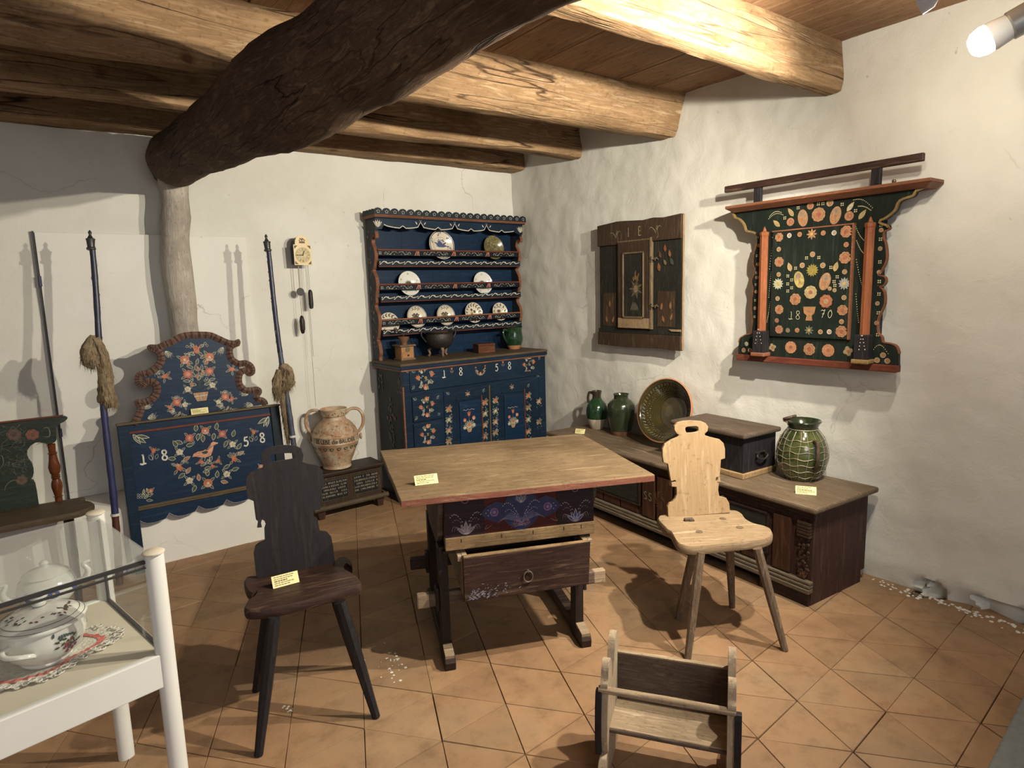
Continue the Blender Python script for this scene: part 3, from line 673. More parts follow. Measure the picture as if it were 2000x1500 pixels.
def drawer(u0, u1, z0, z1):
    o = MB().box(u0, u1, -.012, .03, z0, z1).build('drawer', 'blue_paint', sb, bevel=.005)
    MB().box((u0+u1)/2-.009, (u0+u1)/2+.009, -.0145, -.010, (z0+z1)/2-.014, (z0+z1)/2+.014).build('lock_plate', 'black_iron', o, bevel=.002)
drawer(U0, U1, Z0, Z1)
ua, ub = u_at(550, 700), u_at(862, 700)
za1, za0 = z2(540, 605)[1], z2(565, 870)[1]
hgt = za1-za0
for k in range(3):
    z1_ = za1-k*(hgt+.012); drawer(ua, ub, max(z1_-hgt, .14), z1_)
def door(u0, u1, z0, z1, pu0, pu1):
    o = MB().box(u0, u1, -.008, .03, z0, z1).build('door', 'blue_paint', sb, bevel=.004)
    MB().box(pu0, pu1, -.020, -.006, z0+.09, z1-.10).build('panel', 'blue_bright', o, bevel=.008); PAN.append((pu0+.003, pu1-.003, z0+.09, z1-.10))
    m = MB().box(pu0-.025, pu0-.012, -.012, -.005, z0+.07, z1-.075).box(pu0-.025, pu1+.01, -.012, -.005, z1-.088, z1-.075).box(pu0-.025, pu1+.01, -.012, -.005, z0+.07, z0+.083)
    m.build('panel_moulding', 'blue_paint', o, bevel=.003)
    MB().box(pu1+.010, pu1+.020, -.013, -.005, z0+.07, z1-.07).build('red_bead', 'red_trim', o, bevel=.002)
zd1 = z2(875, 550)[1]
d0, d1_, d2_ = u_at(878, 700), u_at(1340, 640), u_at(1785, 600)
door(d0, d1_-.004, .13, zd1, u_at(1030, 800), u_at(1250, 800))
door(d1_+.012, d2_+.01, .13, zd1, u_at(1490, 750), u_at(1690, 700))
MB().box(d1_-.002, d1_+.009, -.010, .0, .13, zd1).build('centre_strip', 'olive_trim', sb)
# decoration of the front
def P2(x, y, v=-.012): return z2(x, y, v)
k_ = 1/5.2632/262      # metres per zoom pixel
def wreath(cx, cy, s=1.0, roses=True):
    u, z = P2(cx, cy); r = 76*k_*s
    for i in range(14):
        a = 2*pi*i/14+.2; DEC.leaf(u+r*.85*cos(a), z+r*1.2*sin(a), r*.68, a+.9*(-1)**i, LEAFG if i % 3 else (.15, .13, .06), .45)
    DEC.rose(u, z+r*1.35, r*.36, ORANGE); DEC.rose(u, z-r*1.3, r*.36, ORANGE)
    DEC.tulip(u-r*1.1, z+.1*r, r*.4, radians_(125)); DEC.tulip(u+r*1.1, z+.35*r, r*.4, radians_(55))
    [DEC.leaf(u+r*random.uniform(-.9, .9), z+r*random.uniform(-1.2, 1.2), r*.35, random.uniform(0, 6.3), (LEAFG, (.16, .14, .06))[q % 2], .4) for q in range(12)]; DEC.flower(u-r*.5, z+r*.8, r*.2, CREAM, YEL); DEC.flower(u+r*.1, z, r*.22, (.30, .22, .06), BLK); DEC.leaf(u-.5*r, z-.8*r, r*.5, 1.9, (.3, .32, .26), .5); DEC.leaf(u+.45*r, z-.8*r, r*.5, 1.2, (.3, .32, .26), .5)
def radians_(d): return d*pi/180
def bouquet(cx, cy, s=1.0, n=3):
    u, z = P2(cx, cy, -.02); r = 68*k_*s
    for i in range(9):
        a = pi/2+(i-4)*.38; DEC.leaf(u, z-r*.3, r*1.2, a, LEAFG, .28)
    DEC.basket(u, z-r*.7, r*.5)
    DEC.tulip(u, z+r*1.9, r*.42); DEC.rose(u-r*.85, z+r*1.0, r*.3, ORANGE); DEC.rose(u+r*.9, z+r*1.15, r*.32, PINK)
    DEC.tulip(u, z+r*.1, r*.36, col=(.42, .15, .06)); DEC.flower(u-r*.9, z-r*.25, r*.3, CREAM, YEL, 5); DEC.flower(u+r*.9, z+r*.0, r*.3, CREAM, YEL, 5)
    DEC.curve([(u, z-r*.6), (u, z+r*.8), (u, z+r*1.7)], .0018, OLIVE, 0)
    for a in (-1, 1): DEC.curve([(u, z), (u+a*r*.5, z+r*.5), (u+a*r*.85, z+r*1.0)], .0016, OLIVE, 0)
    DEC.stroke(wavy(u-r*1.1, u+r*1.1, z+r*2.6, r*.08, 3), .0022, CREAM, 1)
def vine(cx, y0, y1, kinds):
    n = len(kinds)
    for i, kd in enumerate(kinds):
        y = y0+(y1-y0)*i/max(1, n-1); u, z = P2(cx, y, -.01); r = 24*k_
        for a in (.5, 2.6, 4.0, 5.4, 1.2, 3.4): DEC.leaf(u+r*.3*cos(a), z+r*.3*sin(a), r*1.7, a, LEAFG if a < 3 else OLIVE, .45)
        for q in range(16): DEC.disc(u+r*random.uniform(-1.7, 1.7), z-r*random.uniform(-1.2, 4.0), .0030, ((.42, .44, .42), (.10, .12, .09), (.26, .20, .12))[q % 3], 0, 6)
        {'t': lambda: DEC.tulip(u, z, r*1.15), 'w': lambda: DEC.flower(u, z, r*.8, CREAM, YEL, 5), 'r': lambda: DEC.rose(u, z, r*.9, PINK), 'o': lambda: DEC.tulip(u, z, r, col=(.3, .14, .1))}[kd]()
wreath(685, 410, 1.0); wreath(1752, 275, .85); wreath(702, 710, .85); wreath(715, 990, .85)
u, z = P2(1255, 345)
for i in range(13):
    a = pi+.1+i*.24; DEC.leaf(u+.034*cos(a), z+.02+.036*sin(a), .022, a+(-1)**i*.8, LEAFG if i % 2 else OLIVE, .4)
DEC.rose(u, z-.015, .013); DEC.flower(u-.028, z+.004, .008, ORANGE, CREAM); DEC.flower(u+.03, z+.008, .008, ORANGE, CREAM); DEC.tulip(u-.045, z+.035, .009, 2.2); DEC.tulip(u+.045, z+.04, .009, .9)
for ch, x, y in (('1', 880, 405), ('8', 1052, 380), ('5', 1420, 335), ('8', 1552, 318)):
    u, z = P2(x, y); DEC.digit(ch, u, z, 78*k_, .0062)
for x, y in ((957, 318), (1483, 250)):
    u, z = P2(x, y); DEC.tulip(u, z, .011); DEC.leaf(u-.005, z-.028, .016, 1.9); DEC.leaf(u+.006, z-.03, .018, 1.2); DEC.disc(u, z-.034, .002, OLIVE)
bouquet(1140, 900, 1.0); bouquet(1590, 860, .95)
for x, y in ((1125, 575), (1578, 505)):
    u, z = P2(x, y, -.01); DEC.sprig(u, z, .0105, pi/2, 'rose', ORANGE, 5); DEC.spray(u, z-.005, .03, pi/2, 5, CREAM, 3.4)
vine(932, 730, 1060, 'twro'); vine(1305, 660, 1010, 'twro'); vine(1412, 640, 970, 'twro'); vine(1750, 590, 960, 'towr'); vine(1858, 650, 860, 'ro')
for x, y, a in ((545, 335, -.6), (1870, 190, -2.4), (550, 530, .7), (1860, 400, 2.4), (560, 620, -.6), (830, 590, -2.4), (580, 845, .7), (845, 800, 2.2), (905, 560, -.7), (1300, 520, -2.3), (1760, 470, -2.3), (490, 320, -1.2)):
    u, z = P2(x, y); DEC.spray(u, z, .032, a, 4, (.33, .36, .30), .9)
for k in range(26):
    u, z = P2(470+random.random()*60, 300+random.random()*40)
DEC.build('painted_flowers', sb)
# faded side decoration
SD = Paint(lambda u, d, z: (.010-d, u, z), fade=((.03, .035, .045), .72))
for i in range(60):
    a = random.uniform(0, 6.3); SD.leaf(.23+random.uniform(-.035, .035), .35+random.random()*.42, .03, a, (.08, .07, .05), .4)
SD.rose(.17, .66, .016); SD.rose(.29, .65, .016); SD.tulip(.23, .80, .02)
for v in (.07, .37):
    for i in range(16): SD.leaf(v+random.uniform(-.03, .03), .93+random.uniform(-.06, .06), .03, random.uniform(3.6, 5.8), OLIVE, .3)
for i in range(10): SD.leaf(.23, .22, .06, pi/2+(i-4.5)*.3, (.25, .25, .18), .3)
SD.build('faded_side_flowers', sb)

# ================================================================ PLATE RACK standing on the sideboard
HM = Fr((2.052, 4.505, HT), 1.5)
def z1(x, y, v=0): return onp(HM, x/5+680, y/5+390, v)
HW = z1(1690, 190)[0]; HH = z1(262, 110)[1]
hr = tag(empty('plate_rack', HM), 'dark blue painted open plate rack with scalloped crest standing on the sideboard', 'plate rack')
HD = .15
zr = [z1(310, 492, .03)[1], z1(315, 832, .03)[1], z1(340, 1178, .03)[1]]
zs = [z1(285, 618, .02)[1], z1(315, 965, .02)[1], z1(335, 1296, .02)[1]]
prof = [(HD, 0), (.045, 0), (.05, .02), (.035, .06), (.05, .13), (.072, .16), (.055, .18), (.04, .22), (.02, .30), (.03, .36), (.062, .40), (.07, .43), (.05, .45), (.048, .50), (.025, .57), (.035, .64), (.065, .68), (.07, .70), (.05, .72), (.022, .80), (.035, .86), (.06, .90), (.05, .935), (.025, .955), (.0, .93), (-.008, .955), (.0, .98), (.0, HH-.03), (HD, HH-.03)]
sc_ = (HH-.03)/1.10
pr2 = [(a, b*sc_ if 0 < b < 1 else b) for a, b in prof]
sm = [(p.x, p.y) for p in cr([(a, b, 0) for a, b in pr2[1:-2]], 4)]
outl = [pr2[0]]+sm+pr2[-2:]
for x0 in (0, HW-.022):
    o = MB().prism(outl, x0, x0+.022, fn=lambda v, y, z: (y, v, z)).build('side_board', 'blue_side', hr)
    fr_ = MB(); n = len(sm)
    fr_.add([(x0-.002, a-.003, b) for a, b in sm]+[(x0+.024, a-.003, b) for a, b in sm]+[(x0-.002, a+.006, b) for a, b in sm]+[(x0+.024, a+.006, b) for a, b in sm],
            [(i, n+i, n+i+1, i+1) for i in range(n-1)]+[(i, i+1, 2*n+i+1, 2*n+i) for i in range(n-1)]+[(n+i, 3*n+i, 3*n+i+1, n+i+1) for i in range(n-1)])
    fr_.build('orange_edge', 'orange_trim', o)
for i in range(5): MB().box(.02+i*(HW-.04)/5, .02+(i+1)*(HW-.04)/5-.0015, HD-.014, HD, 0, HH-.03).build('back_board', 'blue_bright', hr)
MB().box(-.01, HW+.01, -.035, HD, HH-.05, HH-.035).build('roof_board', 'blue_side', hr)
mo = MB().hexa([(-.008, -.03, HH-.05), (HW+.008, -.03, HH-.05), (HW+.008, HD, HH-.05), (-.008, HD, HH-.05)], [(-.025, -.048, HH-.028), (HW+.022, -.048, HH-.028), (HW+.022, HD, HH-.028), (-.025, HD, HH-.028)])
mo.build('cornice', 'orange_trim', hr, bevel=.004)
# scalloped crest with five-dot daisies
cp = Paint(lambda u, d, z: (u, -.044-d, z))
nS = 21; pts = [(-.02, HH-.028)]
pts = [(HW+.018, HH-.028), (-.02, HH-.028)]
for i in range(nS):
    c = -.02+(HW+.038)*(i+.5)/nS; r = (HW+.038)/nS/2
    for k in range(7): a = pi-pi*k/6; pts.append((c+r*cos(a)*.97, HH-.006+r*.8*sin(a)))
MB().prism(pts, -.044, -.034).build('crest', 'blue_side', hr)
for i in range(nS):
    c = -.02+(HW+.038)*(i+.5)/nS
    for k in range(5):
        a = pi/2+2*pi*k/5; cp.disc(c+.011*cos(a), HH-.007+.010*sin(a), .0034, WHITE, 2, 7)
pts = [(HD, HH-.028), (-.04, HH-.028)]
for i in range(4):
    c = -.04+(HD+.04)*(i+.5)/4; r = (HD+.04)/8
    for k in range(7): a = pi-pi*k/6; pts.append((c+r*cos(a)*.97, HH-.006+r*.8*sin(a)))
MB().prism(pts, -.022, -.012, fn=lambda v, y, z: (y, v, z)).build('crest', 'blue_side', hr)
# hood board, scalloped underneath
zb = z1(370, 245)[1]
bot = []
for i in range(4):
    for k in range(12):
        t = (i*12+k)/48; ph = (k/12)
        bot.append((.07+t*(HW-.14), zb-.004+.022*abs(sin(pi*(ph)))**.6*(-1)+.018*(abs(ph-.5) < .06)+.03*((k == 0) and i > 0)))
hood = [(.0, HH-.05), (.0, zb-.035), (.05, zb-.035)]+bot+[(HW-.05, zb-.035), (HW, zb-.035), (HW, HH-.05)]
MB().prism(hood, -.012, .003).build('hood_board', 'blue_paint', hr)
cp2 = [(a, b+.004) for a, b in bot]; cp.fn = lambda u, d, z: (u, -.012-d if z < HH-.04 else -.044-d, z)
cp.stroke(cp2, .007, CREAM, 1)
for q in (.07+(HW-.14)*k/4 for k in (1, 2, 3)):
    cp.leaf(q, zb+.03, .035, pi/2, None, .4, (.5, .5, .42)); cp.leaf(q-.03, zb+.01, .028, 2.2, WHITE, .3, None); cp.leaf(q+.03, zb+.01, .028, .9, WHITE, .3, None)
for q, a in ((.02, pi/2), (HW-.025, pi/2)):
    for k in range(5): cp.leaf(q, zb-.02, .055, a+(k-2)*.35, WHITE if k % 2 else OLIVE, .22)
for i in range(3):
    o = MB().box(.02, HW-.02, .018, HD-.012, zs[i]-.006, zs[i]+.006).build('shelf', 'blue_side', hr)
    MB().box(.02, HW-.02, .006, .02, zs[i]-.024, zs[i]+.017).build('shelf_lip', 'blue_side', o, bevel=.002)
    MB().box(.02, HW-.02, .007, .018, zs[i]-.030, zs[i]-.024).build('red_bead', 'red_trim', o)
    r_ = MB().box(.02, HW-.02, .02, .032, zr[i]-.042, zr[i]).build('plate_rail', 'navy', hr, bevel=.002)
    MB().box(.02, HW-.02, .016, .034, zr[i]-.004, zr[i]+.008).build('red_bead', 'red_trim' if i < 2 else 'orange_trim', r_, bevel=.002)
    cp.fn = lambda u, d, z: (u, .005-d, z)
    n = 13
    for k in range(n):
        u0 = .03+(HW-.06)*k/n; w = (HW-.06)/n
        cp.curve([(u0, zs[i]-.012), (u0+w*.3, zs[i]+.012), (u0+w*.6, zs[i]-.002), (u0+w, zs[i]+.006)], .0065, WHITE, 1, 4)
        cp.disc(u0, zs[i]+.006, .0045, WHITE, 1, 6); cp.disc(u0, zs[i]-.008, .0045, WHITE, 1, 6); cp.disc(u0+w*.5, zs[i]+.01, .004, WHITE, 1, 6)
    cp.fn = lambda u, d, z: (u, .019-d, z); zc = zr[i]-.022
    for k in range(4):
        c = .02+(HW-.04)*(k+.5)/4; L = .10
        for s_ in (-1, 1):
            cp.curve([(c, zc), (c+s_*L*.35, zc+.012), (c+s_*L*.7, zc-.010), (c+s_*L, zc+.008), (c+s_*L*1.12, zc-.006), (c+s_*L*.98, zc-.006)], .0032, (.36, .38, .30), 1, 4)
            for q in range(6): cp.disc(c+s_*L*(.15+.15*q), zc+.009*(-1)**q, .0036, (.34, .36, .28), 1, 6)
        if k:
            b_ = .02+(HW-.04)*k/4
            for q in (-.018, -.002, .012): cp.stroke([(b_+q*1.2, zc-.018), (b_+q*.55+.006, zc+.016)], .006, PINK, 2)
    for q in range(4): cp.disc(.035+.012*(q % 2), zc-.006+.012*(q//2), .0035, WHITE, 1, 6)
cp.build('painted_decoration', hr)
SD = Paint(lambda u, d, z: (-.0005-d, u, z), fade=((.03, .035, .045), .6))
for i in range(34):
    SD.leaf(.11+random.uniform(-.03, .03), .1+random.random()*.9, .028, random.uniform(0, 6.3), (.10, .08, .05), .35)
for q in range(5): SD.rose(.11+.015*(-1)**q, .18+.19*q, .013, ORANGE if q % 2 else OLIVE)
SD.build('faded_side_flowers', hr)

# plates
def plate(px, py, r, mat, label, deco, v=.075, rim=True):
    lu, lz = z1((px-680)*5, (py-390)*5, v)
    loc = HM @ Vector((lu, v, lz))
    M = Matrix.Translation(loc) @ Matrix.Rotation(R(1.5), 4, 'Z') @ Matrix.Rotation(R(90-11), 4, 'X')
    t = empty('plate', M); tag(t, label, 'plate', 'plates on the plate rack')
    pf = [(0, -.012), (r*.5, -.012), (r*.55, -.014), (r*.60, -.010), (r*.68, 0), (r*.97, .010), (r, .013), (r*.985, .0165), (r*.68, .004), (r*.58, -.004), (0, -.005)]
    MB().lathe(pf, 40, capb=False).build('dish', mat, t, smooth=True, ang=50)
    def f(u, d, z):
        q = math.hypot(u, z)/r; h = -.0045 if q < .57 else (-.0045+.009*(q-.57)/.11 if q < .68 else .0045+.0125*(q-.68)/.305)
        return (u, z, h+d+.0006)
    P = Paint(lambda u, d, z: f(u, d, z+(.12*r if math.hypot(u, z) < .5*r else 0)), off=.0004); deco(P, r); P.build('painted_decor', t)
def cut(P, x, z, r, col, n=3):
    for i in range(n): P.disc(x+r*cos(2.1*i), z+r*sin(2.1*i), r*.6, col, 1, 7)
DB = (.035, .04, .10)
def d_blue(P, r):
    P.ring(0, 0, r*.93, r*.05, DB, 1, 40); P.ring(0, 0, r*.57, r*.015, DB, 1, 40)
    for i in range(6):
        a = .5+i*1.05
        for k in range(5): P.leaf(r*.76*cos(a+.08*k), r*.76*sin(a+.08*k), r*.16, a+k*1.1, (.10, .13, .22), .35, None)
    for i in range(13): P.leaf(0, -r*.25, r*random.uniform(.35, .7), pi/2+(i-6)*.22, (.06, .10, .28) if i % 2 else (.05, .06, .16), .16, None)
    for i in range(9): P.disc(random.uniform(-.3, .3)*r, random.uniform(-.05, .4)*r, r*.04, (.04, .05, .16), 2, 6)
def d_olive(P, r):
    for i in range(70):
        a = random.uniform(0, 6.3); q = r*random.uniform(.05, .92); P.leaf(q*cos(a), q*sin(a), r*.16, random.uniform(0, 6.3), (.34, .31, .16) if i % 2 else (.05, .045, .02), .4, None)
def d_sprig(P, r):
    G = (.06, .07, .03)
    for i in range(8): P.leaf(0, -r*.2, r*.4, pi/2+(i-3.5)*.35, G, .25, None)
    for a in (.3, 1.6, 2.7, 4.2, 5.4):
        cut(P, r*.78*cos(a), r*.78*sin(a), r*.05, G)
def d_swirl(P, r):
    for i in range(15):
        a = 2*pi*i/15; P.curve([(r*.62*cos(a), r*.62*sin(a)), (r*.78*cos(a+.2), r*.78*sin(a+.2)), (r*.93*cos(a), r*.93*sin(a))], r*.09, (.02, .02, .02), 1, 4)
    cut(P, 0, 0, r*.22, (.05, .05, .02), 3); P.disc(-r*.1, -r*.1, r*.12, (.45, .28, .06), 2); P.disc(r*.18, r*.05, r*.1, (.1, .1, .04), 2)
def d_posy(P, r, c=(.05, .05, .03)):
    for a in (1.2, 1.6, 2.0): cut(P, r*.76*cos(a), r*.76*sin(a), r*.08, (.02, .02, .02))
    for i in range(7): P.leaf(0, -r*.3, r*.55, pi/2+(i-3)*.4, c, .22, None)
    for i in range(5): P.disc(r*(-.3+.15*i), r*(.05+.1*(i % 2)), r*.09, (.03, .02, .05) if i % 2 else (.10, .04, .03), 2, 8)
    P.disc(-.05*r, -.35*r, r*.16, (.5, .25, .05), 2); P.ring(0, 0, r*.93, r*.04, (.12, .14, .2), 1, 36)
def d_band(P, r):
    for i in range(11):
        a = 2*pi*i/11; P.leaf(r*.66*cos(a), r*.66*sin(a), r*.28, a+.9, (.03, .035, .02), .4, None); P.disc(r*.86*cos(a+.2), r*.86*sin(a+.2), r*.05, (.03, .03, .02), 1, 7)
    d_posy(P, r*.6)
plate(861.5, 479, .118, 'cream_glaze', 'large cream plate with blue flower bouquet on the top shelf', d_blue)
plate(963, 484, .104, 'olive_plate', 'mottled olive brown plate on the top shelf', d_olive)
plate(798.5, 554, .098, 'white_glaze', 'white plate with small green sprig on the middle shelf, above the coffee mill', d_sprig)
plate(942, 553, .096, 'white_glaze', 'white plate on the middle shelf, above the green jug side of the rack', d_sprig)
plate(759, 632, .086, 'cream_glaze', 'black and cream plate half sunk behind the lowest rail at the orange side board', d_swirl)
plate(813, 619, .088, 'cream_glaze', 'cream plate with dark posy above the coffee mill on the lowest shelf', d_posy)
plate(869.5, 616, .086, 'cream_glaze', 'cream plate with violet posy above the cauldron on the lowest shelf', lambda P, r: d_posy(P, r, (.12, .13, .08)))
plate(924, 611, .088, 'cream_glaze', 'cream plate with black swirling rim on the lowest shelf', d_swirl)
plate(975, 609, .080, 'cream_glaze', 'cream plate with black leaf wreath beside the green jug', d_band)

# things on the sideboard top
def at(px, py, Y): p = ony(px, py, Y); return Vector((p.x, Y, HT))
p = at(790, 690, 4.47); t = tag(empty('coffee_mill', Fr(p, 4)), 'wooden box coffee mill with iron hopper on the sideboard', 'coffee mill')
MB().box(-.055, .055, -.05, .05, .012, .105).build('body', 'mill_wood', t, bevel=.003)
MB().box(-.064, .064, -.06, .06, 0, .014).build('base', 'grey_leg', t, bevel=.003); MB().box(-.07, .07, -.065, .065, .105, .118).build('lid', 'grey_leg', t, bevel=.003)
o = MB().box(-.048, .048, -.054, -.045, .018, .058).build('drawer', 'mill_wood', t, bevel=.002); MB().tube([(0, -.054, .038), (0, -.066, .038)], .006, 8).build('knob', 'black_iron', o)
MB().lathe([(.018, 0), (.019, .002)], 16, (0, -.052, .083), Matrix.Rotation(R(90), 4, 'X'), capt=True).build('brass_badge', 'brass_dull', t)
MB().lathe([(.026, .118), (.024, .135), (.038, .158), (.044, .178), (.040, .176), (.01, .14)], 24, capb=False).build('hopper', 'clay_brown', t, smooth=True)
MB().tube([(0, 0, .14), (0, 0, .21), (.0, 0, .215), (-.03, -.01, .222), (-.085, -.02, .222)], .004, 8).lathe([(.008, 0), (.012, .012), (.006, .024)], 12, (-.085, -.02, .222), capt=True).build('crank', 'black_iron', t, smooth=True)
p = at(858, 680, 4.49)+Vector((0, 0, .006)); t = tag(empty('cauldron', Fr(p, 0)), 'dark three-legged iron cauldron on the sideboard under the plate rack', 'cauldron')
MB().lathe([(.0, .045), (.05, .05), (.09, .072), (.113, .11), (.118, .15), (.112, .175), (.125, .195), (.120, .195), (.105, .175), (.108, .14), (.08, .08), (0, .06)], 36, capb=False).build('pot_body', 'cast_iron', t, smooth=True)
for a in (-100, 20, 150):
    c, s = cos(R(a)), sin(R(a)); MB().tube([(.06*c, .06*s, .07), (.085*c, .085*s, .045), (.075*c, .075*s, .015), (.088*c, .088*s, 0)], [.016, .012, .009, .010], 10).build('leg', 'sooty_leg', t, smooth=True)
for s in (-1, 1): MB().tube(cr([(s*.118, 0, .185), (s*.15, 0, .20), (s*.155, 0, .165), (s*.116, 0, .115)], 5), .006, 8).build('handle', 'cast_iron', t, smooth=True)
p = at(946, 680, 4.44); t = tag(empty('wooden_box', Fr(p, -6)), 'small reddish brown wooden box between cauldron and green jug', 'box')
MB().box(-.078, .078, -.045, .055, 0, .060).build('box_body', 'small_box_wood', t, bevel=.002); MB().box(-.080, .080, -.047, .057, .061, .076).build('lid', 'small_box_wood', t, bevel=.003)
def jugprof(p, seg=36): return MB().lathe(p, seg, capb=True)
p = at(1004, 670, 4.50); t = tag(empty('green_jug', Fr(p, 0)), 'green glazed jug with pinched lip at the wall end of the sideboard', 'jug')
def lipm(mb):
    out = []
    for v in mb.v:
        v = Vector(v)
        if v.z > .14:
            k = (v.z-.14)/.05; a = math.atan2(v.y, v.x); q = 1+.18*k*max(0, cos(a-.2))**4-.06*k*cos(2*a); v.x *= q; v.y *= q; v.z += .010*k*max(0, cos(a-.2))**4
        out.append(tuple(v))
    mb.v = out; return mb
MB().lathe([(.048, 0), (.052, .008), (.06, .022), (.067, .038)], 32).build('unglazed_foot', 'terracotta_plain', t, smooth=True)
lipm(MB().lathe([(.066, .034), (.078, .07), (.080, .10), (.074, .135), (.070, .16), (.075, .19), (.072, .19), (.066, .16), (.07, .12), (.05, .03), (0, .02)], 36, capb=False)).build('jug_body', 'green_glaze', t, smooth=True)
MB().tube(cr([(-.07, 0, .165), (-.105, -.005, .172), (-.118, -.01, .14), (-.10, -.005, .095), (-.07, 0, .06)], 6), .0075, 10, flat=1.4).build('handle', 'green_glaze', t, smooth=True)
# ================================================================ SMALL INSCRIBED CHEST and its tall two-handled jug
SCM = Fr((1.43, 4.395, 0), 1.5)
sc = tag(empty('small_chest', SCM), 'small dark chest with black inscribed panels under the clay jug', 'chest')
L = .52; H = .335
MB().box(.01, L-.01, .0, .20, .075, H-.03).build('body', 'aged_brown', sc, bevel=.003)
MB().box(-.012, L+.012, -.022, .21, H-.028, H).build('lid', 'dark_oak', sc, bevel=.007)
MB().tube([(-.03, -.02, .082), (L+.03, -.02, .082)], .020, 12).build('base_moulding', 'bench_seat', sc, smooth=True)
MB().box(-.012, .0, -.018, .2, .06, .105).box(L, L+.012, -.018, .2, .06, .105).build('side_moulding', 'chest_trim', sc, bevel=.004)
for x in (.0, L-.06): MB().hexa([(x+.01, -.01, 0), (x+.05, -.01, 0), (x+.05, .03, 0), (x+.01, .03, 0)], [(x, -.016, .062), (x+.06, -.016, .062), (x+.06, .04, .062), (x, .04, .062)]).build('foot', 'chest_brown', sc)
for x in (.0, L-.06): MB().box(x+.01, x+.05, .15, .19, 0, .075).build('foot', 'chest_brown', sc)
rnd = random.Random(5)
for x0, x1 in ((.035, .245), (.285, L-.035)):
    o = MB().box(x0, x1, -.004, .004, .125, H-.055).build('inscribed_panel', 'black_wood', sc)
    P = Paint(lambda u, d, z: (u, -.004-d, z))
    P.stroke([(x0+.004, .129), (x1-.004, .129), (x1-.004, H-.059), (x0+.004, H-.059), (x0+.004, .129)], .0016, OLIVE, 1)
    for r_ in range(5):
        z = H-.085-r_*.024; x = x0+.012
        while x < x1-.012:
            w = rnd.uniform(.004, .011); c = (.42, .38, .28)
            if rnd.random() < .85:
                P.stroke([(x, z), (x, z+.014)], .0022, c, 2)
                if rnd.random() < .5: P.stroke([(x, z+.013), (x+w*.7, z+.010), (x+w*.6, z+.001)], .002, c, 2)
                else: P.stroke([(x, z+.002), (x+w*.7, z+.003)], .002, c, 2)
            x += w+.004
    P.build('inscription', o)
jz = H
jl = onl(SCM, 652, 908, H); JM = SCM @ Matrix.Translation((jl[0], min(.105, jl[1]+.0), H)) @ Matrix.Rotation(R(-42), 4, 'Z')
jg = tag(empty('two_handled_jug', JM), 'tall pale clay jug with two handles, lettered ES LEBE die BRUDER around its belly', 'jug')
JP = [(.098, 0), (.104, .006), (.098, .02), (.100, .03), (.122, .08), (.150, .15), (.166, .195), (.170, .20), (.170, .206), (.166, .210), (.166, .245), (.170, .249), (.170, .256), (.165, .260), (.150, .295), (.120, .335), (.085, .362), (.080, .378), (.080, .388), (.092, .394), (.094, .40), (.092, .425), (.096, .433), (.098, .44), (.094, .444), (.084, .43), (.07, .40), (.07, .36), (0, .3)]
MB().lathe(JP, 48, capb=True).build('jug_body', 'jug_clay', jg, smooth=True, ang=60)
jr = lambda z: next((a[0]+(b[0]-a[0])*(z-a[1])/max(1e-6, b[1]-a[1]) for a, b in zip(JP, JP[1:]) if a[1] <= z <= b[1]), .1)
for a0 in (18, 162+18+6):
    a0 = R(a0); f = lambda r, z: (r*cos(a0), r*sin(a0), z)
    MB().tube(cr([f(.085, .405), f(.125, .432), f(.175, .425), f(.205, .38), f(.203, .31), f(.168, .255)], 7), .0155, 12, flat=.75).build('handle', 'jug_clay', jg, smooth=True)
    MB().lathe([(.0, -.006), (.014, -.004), (.024, .004), (.024, .012), (.013, .016), (.010, .005), (0, .004)], 16, f(.176, .222), Matrix.Rotation(a0, 4, 'Z') @ Matrix.Rotation(R(90), 4, 'Y'), capb=False).build('handle_curl', 'jug_clay', jg, smooth=True)
JF = -pi/2     # local direction of the visible middle is turned by the frame itself
va = math.atan2(-JM.translation.y, -JM.translation.x)-(R(1.5)-R(42))    # towards the room
P = Paint(off=.0006)
rnd = random.Random(1)
def jf(u, d, z):
    r = jr(z)+d+.0012; a = va+u/.166; return (r*cos(a), r*sin(a), z)
P.fn = jf
GB = (.05, .06, .04)
for i in range(24): P.poly([(-.5+i*.042, .2115), (-.5+i*.042+.0425, .2115), (-.5+i*.042+.0425, .2435), (-.5+i*.042, .2435)], (.42, .34, .25), -1)
for i in range(150): u, z = rnd.uniform(-.5, .5), rnd.choice([rnd.uniform(.03, .15), rnd.uniform(.262, .36)]); P.disc(u, z, rnd.uniform(.003, .013), rnd.choice([(.42, .33, .23), (.30, .17, .10), (.46, .39, .30)]), -1, 7, ry=rnd.uniform(.003, .008))
for i in range(20):
    u = -.5+i*.052; P.disc(u, .168, .0125, GB, 1, 10); P.disc(u, .168, .0055, (.5, .42, .28), 2, 8)
    for s_ in (-1, 1): P.disc(u+s_*.012, .172, .005, (.09, .08, .05), 2, 6)
for i in range(26): P.leaf(-.5+i*.04, .405+.008*(i % 2), .018, .8+(i % 3)*1.5, GB, .5, None)
rnd = random.Random(2)
for i in range(110):
    u = rnd.uniform(-.5, .5); z = rnd.uniform(.268, .335); P.curve([(u, z), (u+rnd.uniform(-.02, .02), z+rnd.uniform(-.01, .015)), (u+rnd.uniform(-.03, .03), z+rnd.uniform(-.012, .012))], .0022, rnd.choice([GB, (.2, .13, .07), (.58, .5, .38), (.33, .2, .11)]), 1, 3)
for i in range(12): P.curve([(-.2+i*.03, .275), (-.19+i*.03, .31), (-.17+i*.03, .33)], .003, (.56, .5, .38), 1, 3)
P.build('slip_decor', jg)
